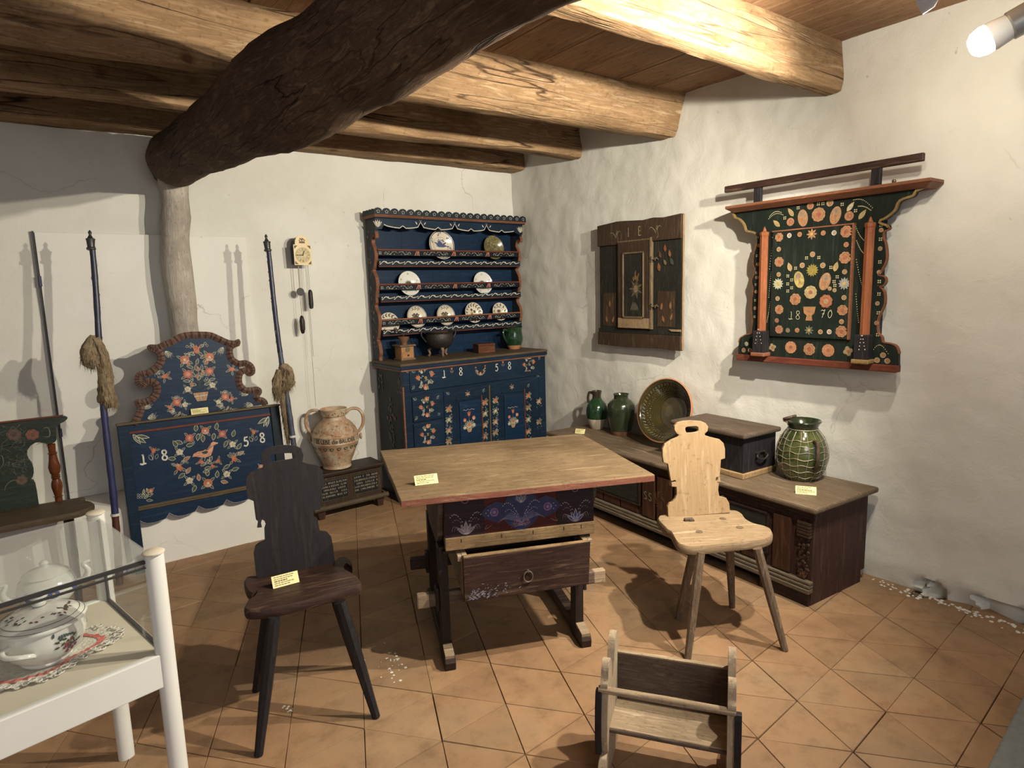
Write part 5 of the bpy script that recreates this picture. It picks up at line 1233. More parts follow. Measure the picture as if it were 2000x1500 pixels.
MB().box(ia, ia+.014, -.030, -.018, ic, id_).box(ia, ib, -.030, -.018, ic, ic+.014).box(ib-.012, ib, -.030, -.018, ic, id_).box(ia, ib, -.030, -.018, id_-.012, id_).build('panel_moulding', 'raw_dark', dq, bevel=.003)
MB().box(ia+.012, ib-.01, -.0235, -.018, ic+.012, id_-.01).build('door_panel', 'dark_green_panel', dq)
MB().box(x1_-.010, x1_+.002, -.026, .0, y0, y1+.012).box(x0, x1_, -.024, .0, y1-.004, y1+.006).build('raw_strip', 'raw_dark', dq)
MB().box(x0+.002, x1_-.012, -.0245, -.018, y0+.003, y0+.075).build('worn_patch', 'raw_edge', dq, bevel=.002)
for yy in (530, 990):
    u, z = z5(700, yy)
    MB().tube([(u-.025, -.026, z+.01), (u-.005, -.028, z-.006), (u+.02, -.016, z+.008), (u+.035, -.010, z-.004)], .005, 6).tube([(u-.012, -.028, z-.02), (u-.010, -.028, z+.02)], .005, 6).tube([(u+.012, -.02, z-.012), (u+.026, -.016, z+.014)], .004, 6).build('iron_hinge', 'rusty_iron', qt)
for xa, xb_, ya, yb_ in ((190, 315, 862, 1185), (722, 890, 845, 1195)):
    p0, p1 = z5(xa, ya), z5(xb_, yb_); MB().box(p0[0], p1[0], -.003, .01, p1[1], p0[1]).build('painted_field', 'aged_brown', qt)
P = Paint(lambda u, d, z: (u, -.0145-d if z > zz else (-.0238-d if ia < u < ib else -.0035-d), z))
TC = (.28, .25, .16)
for ch, x, y in (('I', 452, 308), ('E', 560, 298)): u, z = z5(x, y); P.digit(ch, u, z, .062, .0055, TC)
for cx, m_ in ((330, 1), (720, -1)):
    u, z = z5(cx, 330 if m_ > 0 else 280)
    for q in ((-.045, .045, .015), (.035, .05, .012), (-.02, .03, -.03)):
        P.curve([(u, z), (u+q[0]*.4, z+q[1]*.7), (u+q[0], z+q[1]), (u+q[0]*1.3, z+q[1]*.75)], .004, TC, 1, 5)
    P.leaf(u+.01, z+.02, .035, pi/2, (.12, .09, .05), .4, TC); P.curve([(u, z-.03), (u+.02, z-.02), (u+.012, z+.03)], .003, TC, 1, 4)
for x, y, c, l in ((800, 430, (.22, .075, .03), .05), (850, 480, (.24, .11, .04), .05), (760, 490, (.12, .05, .03), .05), (745, 620, (.22, .10, .04), .06), (810, 560, (.16, .13, .07), .045), (880, 560, (.05, .06, .045), .06)): u, z = z5(x, y); P.leaf(u, z-.02, l, 1.3+(x % 7)*.15, c, .5, None, 1)
for x, y, a in ((235, 1150, 1.8), (285, 1150, 1.2), (260, 1000, 1.57), (790, 1150, 1.9), (850, 1130, 1.2), (760, 1030, 1.4), (850, 1020, 1.5)): u, z = z5(x, y); P.leaf(u, z, .055, a, (.24, .13, .06), .4, (.10, .06, .03), 1)
u, z = z5(510, 820, -.024)
for i in range(14): a = 2*pi*i/14; P.leaf(u+.012*cos(a), z+.018*sin(a), .055 if i % 2 else .035, a, (.11, .085, .045) if i % 2 else (.07, .06, .04), .3, None, 1)
P.disc(u, z, .020, (.24, .17, .10), 2, 14, ry=.026); P.ring(u, z, .012, .003, (.12, .07, .04), 3)
for i in range(14): P.leaf(z5(500, 1000, -.024)[0]+.006*(i-7), z5(500, 1040, -.024)[1]+.01*(i % 3), .05, 1.2+.07*i, (.085, .075, .05), .25, None, 1)
for i in range(9): P.leaf(u+random.uniform(-.03, .03), z+.05+random.random()*.05, .04, 1.57+random.uniform(-.5, .5), (.16, .10, .04), .35, None, 1)
P.build('faded_painting', qt)
MB().prism([z5(840, 1215), z5(960, 1218), z5(960, 1240), z5(870, 1236)], -.014, -.010).build('raw_split', 'raw_edge', qt)
# ================================================================ CHAIRS
def slab(outline, z0, z1, seat_fn=None, steps=((0, 1.0), (.25, 1.012), (.7, 1.012), (1, .985))):
    P_ = [(p.x, p.y) for p in cr([(a, b, 0) for a, b in outline], 4, True)]
    n = len(P_); cx = sum(p[0] for p in P_)/n; cy = sum(p[1] for p in P_)/n
    ar = sum(P_[i][0]*P_[(i+1) % n][1]-P_[(i+1) % n][0]*P_[i][1] for i in range(n))
    if ar < 0: P_ = P_[::-1]
    vs = []
    for t, s in steps:
        for x, y in P_: vs.append((cx+(x-cx)*s, cy+(y-cy)*s, z0+(z1-z0)*t+noise.noise(Vector((x*6, y*6, t)))*.0015))
    fs = [(j*n+i, j*n+(i+1) % n, (j+1)*n+(i+1) % n, (j+1)*n+i) for j in range(len(steps)-1) for i in range(n)]
    k = (len(steps)-1)*n
    tri = tessellate_polygon([[Vector((x, y, 0)) for x, y in P_]])
    for t in tri:
        a, b, c = [P_[i] for i in t]; s = (b[0]-a[0])*(c[1]-a[1])-(b[1]-a[1])*(c[0]-a[0])
        t = t if s > 0 else (t[0], t[2], t[1]); fs.append(tuple(k+i for i in t)); fs.append((t[0], t[2], t[1]))
    return MB().add(vs, fs)
def leg(a, b, r0=.019, r1=.017, seg=8):
    a, b = Vector(a), Vector(b); pts = [a+(b-a)*t for t in (0, .25, .6, .9, 1)]
    return MB().tube(pts, [r0*1.05, r0*1.12, r0, r1, r1*.93], seg)
# pale chair
feet = [onz(1343, 1287, 0), onz(1533, 1270, 0), onz(1323, 1208, 0), onz(1430, 1186, 0)]
ctr = sum(feet, Vector())/4
PM = Fr((ctr.x, ctr.y, 0), -31.7)
pc = tag(empty('chair', PM), 'pale scrubbed pine board chair with keyhole back in front of the long chest', 'chair')
SH = .475
g = lambda x, y, h=SH: onl(PM, x/3+1260, y/3+800, h)
seat = [g(*q) for q in ((82, 622), (120, 690), (150, 712), (172, 750), (195, 782), (250, 800), (330, 800), (470, 785), (620, 770), (700, 758), (742, 735), (738, 700), (700, 680), (640, 665), (590, 640), (560, 605), (500, 588), (300, 600))]
slab(seat, SH-.038, SH).build('seat', 'pine_seat', pc, smooth=True, ang=50)
tops = [(1366, 1078), (1457, 1062), (1338, 1074), (1414, 1060)]
for i, (f_, tp) in enumerate(zip(feet, tops)):
    l_ = PM.inverted() @ f_; tt = onl(PM, tp[0], tp[1], SH-.045)
    tt = (l_.x+(tt[0]-l_.x)*.9 if i < 2 else l_.x*.55, l_.y*.55, SH-.03)
    leg(tt, (l_.x, l_.y, 0), .0195, .0165).build('leg', 'grey_leg', pc, smooth=True, ang=30)
bb = [g(130, 628), g(495, 602)]; bv = (bb[0][1]+bb[1][1])/2
BKM = PM @ Matrix.Translation((0, bv, SH)) @ Matrix.Rotation(R(-9), 4, 'X')
bz = lambda x, y: onp(BKM, x/3+1260, y/3+800, 0)
oL = [(132, 630), (130, 590), (128, 565), (140, 545), (158, 538), (172, 520), (182, 495), (180, 452), (152, 450), (150, 425), (178, 420), (172, 412), (148, 418), (140, 380), (130, 318), (104, 308), (98, 270), (98, 228), (112, 200), (150, 175), (185, 160), (196, 148), (180, 138), (168, 118), (168, 95), (185, 75), (215, 66), (265, 62), (320, 66), (350, 78), (366, 100), (362, 125), (345, 142), (348, 150), (380, 160), (430, 172), (455, 195), (464, 230), (464, 285), (440, 292), (437, 340), (432, 392), (412, 395), (408, 410), (414, 424), (428, 430), (424, 470), (430, 505), (470, 515), (488, 545), (494, 602)]
hole = [(p.x, p.y) for p in cr([(232, 112, 0), (238, 102, 0), (265, 98, 0), (300, 98, 0), (308, 112, 0), (302, 128, 0), (265, 134, 0), (238, 132, 0)], 3, True)]
MB().prism([bz(*q) for q in oL], -.011, .011, [[bz(*q) for q in hole]]).build('backrest', 'pine_pale', pc, M=PM.inverted() @ BKM, bevel=.003)
for q in ((162, 435), (428, 412)):
    u, z = bz(*q); MB().box(u-.012, u+.012, .004, .024, z-.010, z+.012).build('back_peg', 'pine_pale', pc, M=PM.inverted() @ BKM)
for q in ((318, 716), (455, 640), (555, 691)):
    a, b = g(*q); MB().lathe([(.017, 0), (.0165, .0022)], 14, (a, b, SH-.0007), capt=True).build('leg_tenon', 'grey_leg', pc)
a, b = g(255, 652); MB().box(a-.022, a+.022, b-.008, b+.010, SH-.001, SH+.014).box(a+.0, a+.026, b-.012, b+.004, SH, SH+.009).build('back_wedge', 'weathered_dark', pc, bevel=.003)
MB().box(-.13, .13, .02, .06, SH-.058, SH-.036).build('batten', 'grey_leg', pc, bevel=.003)

# dark chair
feet = [onz(505, 1476, 0), onz(735, 1401, 0), onz(500, 1350, 0), onz(697, 1303, 0)]
ctr = sum(feet, Vector())/4
NM = Fr((ctr.x, ctr.y, 0), -9.5)
dc = tag(empty('chair', NM), 'dark brown board chair with pierced handle in front of the painted headboard', 'chair')
SH = .485
g = lambda x, y, h=SH: onl(NM, x/2.2735+440, y/2.2735+840, h)
seat = [g(*q) for q in ((90, 655), (92, 700), (118, 722), (140, 712), (128, 735), (98, 758), (86, 790), (120, 800), (240, 785), (420, 740), (560, 700), (602, 684), (592, 655), (560, 632), (528, 612), (540, 590), (560, 600), (556, 578), (536, 563), (506, 566), (480, 582), (300, 622), (150, 645))]
slab(seat, SH-.036, SH).build('seat', 'worn_red_brown', dc, smooth=True, ang=50)
for i, f_ in enumerate(feet):
    l_ = NM.inverted() @ f_; leg((l_.x*.56, l_.y*.56, SH-.03), (l_.x, l_.y, 0), .021, .0165).build('leg', 'chair_dark', dc, smooth=True, ang=30)
bb = [g(140, 655), g(485, 585)]; bv = (bb[0][1]+bb[1][1])/2
BKM = NM @ Matrix.Translation((0, bv, SH)) @ Matrix.Rotation(R(math.degrees(math.atan2(bb[1][1]-bb[0][1], bb[1][0]-bb[0][0]))*.6), 4, 'Z') @ Matrix.Rotation(R(-9), 4, 'X')
bz = lambda x, y: onp(BKM, x/2.2735+440, y/2.2735+840, 0)
oL = [(140, 656), (132, 600), (126, 545), (134, 515), (150, 500), (176, 490), (174, 436), (180, 418), (172, 400), (162, 396), (158, 410), (162, 430), (142, 432), (146, 404), (136, 396), (130, 350), (126, 314), (100, 304), (94, 270), (92, 215), (110, 188), (150, 172), (172, 164), (160, 140), (158, 108), (172, 86), (210, 72), (265, 66), (310, 68), (335, 80), (345, 108), (342, 140), (360, 148), (410, 156), (430, 178), (436, 220), (439, 252), (422, 262), (424, 310), (420, 352), (392, 356), (390, 384), (408, 392), (412, 420), (418, 446), (450, 450), (468, 470), (476, 510), (485, 586)]
hole = [(p.x, p.y) for p in cr([(196, 125, 0), (202, 112, 0), (240, 104, 0), (295, 102, 0), (306, 112, 0), (300, 126, 0), (250, 134, 0), (206, 140, 0)], 3, True)]
MB().prism([bz(*q) for q in oL], -.011, .011, [[bz(*q) for q in hole]]).build('backrest', 'chair_dark', dc, M=NM.inverted() @ BKM, bevel=.003)
MB().box(-.15, .15, .02, .06, SH-.056, SH-.034).build('batten', 'dark_oak', dc, bevel=.003)
a, b = g(272, 690); c0 = NM @ Vector((a, b, SH)); card((c0.x, c0.y, SH), -3, .100, .046, 'yellow label card standing on the seat of the dark chair', -30)

# ================================================================ TABLE with a pulled-out drawer
TZ = .79
q4 = [onz(x, y, TZ) for x, y in ((782, 977), (1279, 927), (1135, 847), (742, 880))]
O0 = q4[0]; TM = Fr((O0.x, O0.y, 0), -22.4)
tb = tag(empty('table', TM), 'old trestle table with pale scrubbed top, painted apron and open drawer', 'table')
L4 = [TM.inverted() @ p for p in q4]
def rect_sub(P4, z0, z1, nx=10, ny=8):
    P4 = [Vector((p.x, p.y, 0)) for p in P4]; vs = []
    for z in (z0, z1):
        for j in range(ny+1):
            for i in range(nx+1):
                a = P4[0].lerp(P4[1], i/nx); b = P4[3].lerp(P4[2], i/nx); p = a.lerp(b, j/ny)
                e = noise.noise(Vector((p.x*5, p.y*5, z*3)))*.003; vs.append((p.x+(e if i in (0, nx) else 0), p.y+(e if j in (0, ny) else 0), z+noise.noise(Vector((p.x*4, p.y*4, 2)))*.0015))
    k = (nx+1)*(ny+1); fs = []
    for j in range(ny):
        for i in range(nx):
            a = j*(nx+1)+i; fs += [(k+a, k+a+1, k+a+nx+2, k+a+nx+1), (a, a+nx+1, a+nx+2, a+1)]
    for i in range(nx): fs += [(i, i+1, k+i+1, k+i), (ny*(nx+1)+i+1, ny*(nx+1)+i, k+ny*(nx+1)+i, k+ny*(nx+1)+i+1)]
    for j in range(ny): a = j*(nx+1); b = a+nx; fs += [(a+nx+1, a, k+a, k+a+nx+1), (b, b+nx+1, k+b+nx+1, k+b)]
    return MB().add(vs, fs)
rect_sub(L4, TZ-.030, TZ).build('tabletop', 'table_wood', tb, bevel=.004)
f0 = L4[0]; f1 = L4[1]
MB().box(f0.x+.003, f1.x-.003, -.0025, .0, TZ-.028, TZ-.004).build('worn_red_edge', 'red_edge', tb, M=Matrix.Rotation(math.atan2(f1.y-f0.y, f1.x-f0.x), 4, 'Z'))
y0 = .085; ua, ub = .182, .843; za, zb = .510, .757; yd = .72
MB().box(ua, ub, y0, y0+.022, .577, zb).build('apron', 'table_red', tb)
for q in (ua, ub-.17): MB().box(q, q+.17, y0-.003, y0, .577, zb).build('apron_end_field', 'table_violet', tb)
MB().box(ua-.003, ub+.003, y0-.008, y0+.02, .520, .577).build('worn_rail', 'worn_rail', tb, bevel=.004)
for x in (ua, ub-.022): MB().hexa([(x, y0+.02, .53), (x+.022, y0+.02, .53), (x+.022, yd, .53), (x, yd, .53)], [(x, y0+.02, zb), (x+.022, y0+.02, zb), (x+.022, yd, zb), (x, yd, zb)]).build('side_panel', 'dark_oak', tb)
MB().box(ua, ub, yd-.02, yd, .51, zb).build('back_panel', 'dark_oak', tb)
MB().box(ua+.02, ub-.02, y0+.03, yd-.02, .60, .612).build('box_floor', 'dark_oak', tb)
# painted apron decoration
P = Paint(lambda u, d, z: (u, y0-.003-d, z))
BL1 = (.016, .020, .085); BL2 = (.04, .055, .25); VW = (.36, .34, .38)
cx = (ua+ub)/2; cz = .668
pts = [(-.175, 0), (-.15, .03), (-.11, .045), (-.075, .035), (-.06, .06), (-.03, .075), (.0, .078), (.03, .075), (.06, .06), (.075, .035), (.11, .05), (.15, .032), (.178, 0), (.15, -.03), (.11, -.045), (.08, -.03), (.06, -.06), (.025, -.085), (0, -.095), (-.025, -.085), (-.06, -.06), (-.08, -.03), (-.11, -.045), (-.15, -.03)]
P.poly([(cx+a, cz+b) for a, b in pts], BL1, 0); P.stroke([(cx+a, cz+b) for a, b in pts+pts[:1]], .0022, (.03, .03, .06), 1)
for s_ in (-1, 1):
    P.disc(cx+s_*.12, cz, .020, BL2, 1, 12); P.ring(cx+s_*.118, cz, .016, .003, (.35, .13, .1), 2); P.disc(cx+s_*.118, cz, .007, (.3, .12, .1), 3)
    for i in range(9): t = i/8; P.disc(cx+s_*(.015+.065*t), cz-.02+.055*sin(t*2.2), .0026, VW, 3, 6)
    for i in range(7): t = i/6; P.disc(cx+s_*(.02+.05*t), cz-.03+.035*sin(t*2.2), .002, VW, 3, 6)
    for i in range(7): P.curve([(cx, cz-.06), (cx+s_*(.02+.008*i), cz-.01-.004*i), (cx+s_*(.035+.012*i), cz+.005-.009*i)], .003, (.16, .16, .26), 2, 4)
    for q in ((.145, .012), (.145, -.012), (.155, 0), (.135, 0)): P.disc(cx+s_*q[0], cz+q[1], .0028, VW, 3, 6)
    P.ring(cx+s_*.022, cz-.06, .012, .003, (.3, .12, .14), 3); P.curve([(cx+s_*.13, cz-.055), (cx+s_*.16, cz-.07), (cx+s_*.15, cz-.05)], .002, (.35, .2, .12), 2)
for i in range(7): P.leaf(cx, cz+.03, .04, pi/2+(i-3)*.3, (.10, .10, .16), .25, VW if i % 2 else None, 2)
for i in range(18): P.curve([(cx+random.uniform(-.05, .05), cz-.03-random.random()*.04), (cx+random.uniform(-.05, .05), cz-.04-random.random()*.04)], .002, (.22, .18, .26), 2, 3)
for u in (ua+.088, ub-.085):
    for i in range(5): P.leaf(u, .585, .060 if i == 2 else .05, pi/2+(i-2)*.45, BL2 if u > cx else (.22, .18, .2), .26, VW, 1)
    for s_ in (-1, 1):
        for i in range(7): t = i/6; P.stroke([(u+s_*(.012+.05*t), .640+.035*sin(t*2.4)), (u+s_*(.018+.05*t), .644+.035*sin(t*2.4))], .0028, VW, 1)
        for i in range(6): P.stroke([(u+s_*(.012+.04*i/5), .626+.025*sin(i/5*2.4)), (u+s_*(.017+.04*i/5), .630+.025*sin(i/5*2.4))], .002, (.3, .2, .22), 1)
        for i in range(4): P.curve([(u+s_*.005, .60), (u+s_*(.02+.01*i), .612+.004*i), (u+s_*(.03+.01*i), .606-.002*i)], .0018, (.3, .2, .24), 1, 4)
    for q in ((-.05, .735), (-.042, .735), (-.05, .742), (-.042, .742)): P.disc(u+q[0], q[1], .002, VW, 1, 6)
    P.ring(u, .735, .014, .003, (.25, .12, .14), 1)
P.build('painted_ornament', tb)
for i, x in enumerate((.245, .42, .56, .70, .78)): MB().box(x, x+.004, y0-.0085, y0-.006, .552, .568).build('nail', 'black_iron', tb)
# drawer
dx0, dx1, dz0_, dz1_, dy = .244, .808, .305, .506, .030
dw = MB().prism([(dx0, dz0_), (dx1-.01, dz0_+.004), (dx1, dz1_), (dx0+.35, dz1_-.004), (dx0+.1, dz1_-.010), (dx0, dz1_-.004)], dy, dy+.024).build('drawer', 'worn_red_brown', tb, bevel=.003)
MB().box(dx0+.002, dx1-.002, dy+.001, dy+.023, dz1_-.008, dz1_+.002).build('worn_top_edge', 'worn_rail', dw, bevel=.003)
for x in (dx0, dx1-.024): MB().box(x, x+.022, dy+.02, dy+.50, dz0_+.01, dz1_-.002).build('drawer_side', 'weathered', dw, bevel=.002)
for q in (dx1, dx0-.018): MB().box(q, q+.018, dy+.03, dy+.5, dz1_-.03, dz1_-.004).build('runner', 'weathered', dw, bevel=.002)
MB().box(dx0+.01, dx1-.01, dy+.02, dy+.5, dz0_+.008, dz0_+.02).box(dx0, dx1, dy+.48, dy+.5, dz0_, dz1_).build('drawer_floor', 'weathered_dark', dw)
rx = (dx0+dx1)/2-.005
MB().tube([(rx+.020*cos(t), dy-.006, .386+.024*sin(t)) for t in [2*pi*i/28 for i in range(29)]], .0028, 8, caps=False).tube([(rx, dy, .411), (rx, dy-.010, .411)], .005, 8).build('ring_pull', 'iron_ring', dw, smooth=True)
P = Paint(lambda u, d, z: (u, dy-d, z)); rnd = random.Random(6)
for i in range(110):
    a = dx0+.012+abs(rnd.gauss(0, .075)); b = dz0_+.010+abs(rnd.gauss(0, .022)); q = rnd.uniform(.002, .007)
    P.curve([(a, b), (a+q, b+rnd.uniform(-.004, .006)), (a+q*1.6, b+rnd.uniform(-.003, .006))], .0026, (.30, .32, .42) if i % 2 else (.14, .12, .13), 1, 2)
P.build('paint_remains', dw)
for x in (ua-.01, ub-.06): MB().box(x, x+.05, y0+.02, yd, .497, .51).build('runner_rail', 'dark_oak', tb)
# trestle ends: sled foot, front and rear post, brackets
for s_, u in ((0, .150), (1, .765)):
    w = .048
    prof = [(.045, .0), (.04, .035), (.055, .06), (.09, .066), (.11, .055), (.14, .075), (.60, .085), (.66, .06), (.72, .06), (.76, .03), (.76, 0), (.62, 0), (.58, .02), (.22, .022), (.18, 0)]
    ft = MB().prism(prof, u, u+w, fn=lambda v, y, z: (y, v, z)).build('sled_foot', 'dark_oak', tb, bevel=.004)
    MB().prism([(.05, .03), (.058, .0615), (.09, .0675), (.11, .0565), (.135, .072), (.13, .078), (.085, .0715), (.05, .065)], u+.004, u+w-.004, fn=lambda v, y, z: (y, v, z)).build('worn_toe', 'weathered', ft)
    MB().prism([(.13, .07), (.20, .07), (.19, .30), (.20, .521), (.13, .521), (.125, .30)], u+.002, u+w-.006, fn=lambda v, y, z: (y, v, z)).build('post', 'dark_oak_z', tb, bevel=.003)
    MB().prism([(.53, .07), (.60, .07), (.60, .53), (.54, .53)], u+.002, u+w-.006, fn=lambda v, y, z: (y, v, z)).build('post', 'dark_oak_z', tb, bevel=.003)
    xo = ua-.024 if s_ == 0 else ub
    MB().prism([(.10, .755), (.72, .755), (.70, .66), (.66, .60), (.62, .54), (.55, .50), (.22, .50), (.16, .56), (.15, .62), (.11, .68)], xo, xo+.024, fn=lambda v, y, z: (y, v, z)).build('shaped_bracket', 'weathered_dark', tb, bevel=.003)
for v in (.165, .565):
    MB().box(.06, .905 if v < .4 else .93, v-.016, v+.016, .245, .305).build('stretcher', 'dark_oak' if v > .4 else 'weathered_dark', tb, bevel=.005)
    for q in (.135, .813): MB().box(q, q+.015, v-.026, v+.026, .225, .33).build('wedge', 'dark_oak_z', tb, bevel=.003)
MB().box(.055, .110, .148, .182, .243, .307).build('tenon_end', 'weathered', tb, bevel=.006); MB().box(.865, .925, .148, .182, .243, .307).build('tenon_end', 'weathered', tb, bevel=.006)
c0 = onz(834, 946, TZ); card((c0.x, c0.y, TZ), -17, .100, .044, 'yellow label card on the scrubbed table top', -35)

# ================================================================ DOLL CRADLE in the foreground
AM = Fr((1.315, 1.37, 0), -54.8)
cr_ = tag(empty('doll_cradle', AM), 'small weathered wooden cradle with lobed end boards in the foreground', 'cradle')
CLn = .405
a_ = lambda px, py, u: None
endp = [(.0, .10), (-.012, .16), (-.008, .24), (.002, .30), (.0, .335), (.012, .352), (.022, .385), (.040, .402), (.062, .398), (.078, .375), (.088, .335), (.100, .300), (.118, .335), (.138, .385), (.155, .415), (.178, .427), (.200, .418), (.214, .39), (.218, .34), (.212, .26), (.215, .16), (.205, .10)]
endo = [(p.x, p.y) for p in cr([(a, b, 0) for a, b in endp], 4)]
rock = [(-.06, .055), (-.03, .022), (.02, .006), (.10, .0), (.18, .006), (.23, .022), (.265, .055), (.25, .085), (.20, .10), (.10, .105), (.0, .10), (-.045, .085)]
rocko = [(p.x, p.y) for p in cr([(a, b, 0) for a, b in rock], 4, True)]
for x in (0.0, CLn-.016):
    e = MB().prism(endo, x-.004, x+.020, fn=lambda v, y, z: (y, v, z)).build('end_board', 'weathered_end', cr_, bevel=.003)
    MB().prism(rocko, x-.004, x+.018, fn=lambda v, y, z: (y, v, z)).build('rocker', 'weathered_end', cr_, bevel=.003)
    ox = -.019 if x == 0 else CLn+.001
    MB().prism([(-.018, .10), (-.024, .18), (-.018, .26), (-.010, .30), (-.004, .318), (.016, .318), (.016, .295), (.008, .25), (.004, .18), (.008, .10)], ox, ox+.020, fn=lambda v, y, z: (y, v, z)).build('dark_batten', 'black_wood', cr_, bevel=.003)
MB().hexa([(.016, .190, .155), (CLn-.014, .190, .155), (CLn-.014, .204, .155), (.016, .204, .155)], [(.016, .200, .335), (CLn-.014, .200, .335), (CLn-.014, .216, .335), (.016, .216, .335)]).build('back_board', 'weathered_dark', cr_, bevel=.002)
MB().box(.016, CLn-.014, .199, .217, .334, .341).build('board_top_edge', 'weathered', cr_, bevel=.002)
MB().box(.010, CLn-.012, .03, .192, .155, .171).build('bottom_board', 'weathered', cr_, bevel=.003)
MB().tube([(-.01, .006, .318), (CLn*.5, .004, .320), (CLn+.004, .006, .318)], [.0115, .0125, .0115], 12).build('rail', 'weathered', cr_, smooth=True)
MB().tube([(.01, .036, .160), (CLn-.01, .036, .160)], .010, 12).build('lower_rail', 'weathered_dark', cr_, smooth=True)

# ================================================================ PAINTED HEADBOARD 1858
BH = Fr((.284, 4.205, 0), 0, -5.5)
z3 = lambda x, y, v=0: onp(BH, x/3.2609+200, y/3.2609+620, v)
hb = tag(empty('painted_headboard', BH), 'blue folk-painted bed headboard dated 1858 with scrolled crown leaning at the back wall', 'headboard')
pl, pr_ = z3(95, 720), z3(1125, 560)
hx0, hx1 = pl[0], pr_[0]; hz = (z3(95, 705)[1]+z3(1125, 555)[1])/2
iy0 = z3(200, 1000)[0]; iy1 = z3(1085, 900)[0]
MB().box(hx0, hx0+.055, -.004, .05, 0, hz).build('post', 'blue_paint', hb, bevel=.004)
MB().box(hx1-.060, hx1, -.004, .05, 0, hz).build('post', 'blue_side', hb, bevel=.004)
MB().box(hx0-.004, hx1+.004, -.012, .052, hz, hz+.014).build('top_rail', 'olive_trim', hb, bevel=.004)
zl1 = z3(220, 1215)[1]; zl2 = z3(910, 1075)[1]; zl = (zl1+zl2)/2
sc1 = []
for i in range(5):
    for k in range(8):
        t = (i*8+k)/40; ph = k/8; sc1.append((hx0+.05+(hx1-hx0-.11)*t, zl-.10-.016*sin(pi*ph)+.020*max(0, 1-abs(ph)*5)+.03*t))
MB().prism([(hx0+.05, hz), (hx0+.05, zl-.12)]+sc1+[(hx1-.055, zl-.08), (hx1-.055, hz)], .006, .028).build('panel', 'blue_bright', hb)
MB().box(hx0+.05, hx1-.055, .000, .010, zl-.012, zl+.004).box(hx0+.05, hx1-.055, -.003, .010, zl-.022, zl-.012).build('lower_moulding', 'olive_trim', hb, bevel=.002)
zr1 = (z3(165, 745)[1]+z3(1070, 610)[1])/2
MB().box(hx0+.055, hx1-.06, .001, .010, zr1-.007, zr1+.006).build('red_moulding', 'red_trim', hb, bevel=.002)
HP = Paint(lambda u, d, z: (u, (.006 if z < hz else .012)-d, z))
HP.stroke([(a, b+.003) for a, b in sc1], .003, (.30, .31, .34), 1)
# crown
cl_ = [(182, 678), (198, 640), (218, 595), (222, 575), (206, 556), (204, 535), (222, 522), (262, 520), (300, 505), (322, 478), (326, 448), (312, 430), (290, 428), (275, 442), (262, 452), (235, 445), (212, 425), (205, 390), (216, 358), (240, 342), (280, 335), (325, 308), (350, 278), (352, 248), (335, 225), (308, 215), (290, 203), (285, 188), (296, 174), (320, 172), (350, 172), (385, 155), (430, 138), (480, 108), (540, 93), (620, 90), (690, 95), (740, 115), (800, 142), (840, 148), (866, 138), (878, 155), (872, 180), (850, 190), (832, 200), (830, 225), (842, 258), (870, 275), (910, 272), (950, 290), (970, 320), (970, 355), (948, 374), (925, 372), (912, 358), (895, 364), (888, 390), (892, 420), (915, 445), (950, 445), (985, 440), (1010, 455), (1014, 480), (1000, 505), (1022, 510), (1045, 528), (1055, 552)]
co = [z3(x, y, .012) for x, y in cl_]
z0c = hz+.012; co = [(a, max(b, z0c)) for a, b in co]
MB().prism(co, .012, .034).build('crown', 'blue_bright', hb)
# ribbed brown scroll moulding following the crown edge, one raised rib per stroke
cp_ = [z3(x, y, .012) for x, y in cl_]; sm_ = [(p.x, p.y) for p in cr([(a, b, 0) for a, b in cp_], 5)]
wd = .040; rb_ = MB(); vs = []; n = len(sm_)
mid = (sum(p[0] for p in sm_)/n, sum(p[1] for p in sm_)/n-.03)
for i, p in enumerate(sm_):
    a = sm_[max(0, i-2)]; b = sm_[min(n-1, i+2)]; dx, dz = b[0]-a[0], b[1]-a[1]; Lq = math.hypot(dx, dz) or 1
    nx, nz = dz/Lq, -dx/Lq
    h = -.002-(.004 if i % 2 else 0)
    vs += [(p[0], .034, p[1]), (p[0], .004, p[1]), (p[0]+nx*wd*.5, h-.004, p[1]+nz*wd*.5), (p[0]+nx*wd, .010, p[1]+nz*wd)]
rb_.add(vs, [(i*4+k, i*4+k+1, (i+1)*4+k+1, (i+1)*4+k) for i in range(n-1) for k in range(3)])
rb_.m = {j: (1 if (j//3) % 3 == 0 else 0) for j in range(len(rb_.f))}
rb_.build('ribbed_scroll_moulding', ['brown_rib', 'dark_rib'], hb)
HP.stroke([(p[0], p[1]) for p in []] or [(0, 0)], .001, CREAM)
hk = 1/3.2609/350
def hp(x, y): return z3(x, y, .006)
def hrose(x, y, r, c=ORANGE, a=0, kind='rose', lv=4):
    u, z = hp(x, y); r *= hk
    for i in range(lv): t = a+i*2*pi/lv+.6; HP.leaf(u+r*.7*cos(t), z+r*.7*sin(t), r*1.25, t, LEAFG, .45)
    {'rose': lambda: HP.rose(u, z, r, c, CREAM, a), 'w': lambda: HP.flower(u, z, r, CREAM, YEL, 5), 't': lambda: HP.tulip(u, z, r, a, c), 'p': lambda: (HP.flower(u, z, r*1.1, c, SALMON, 7), HP.ring(u, z, r*.5, r*.12, SALMON, 4))}[kind]()
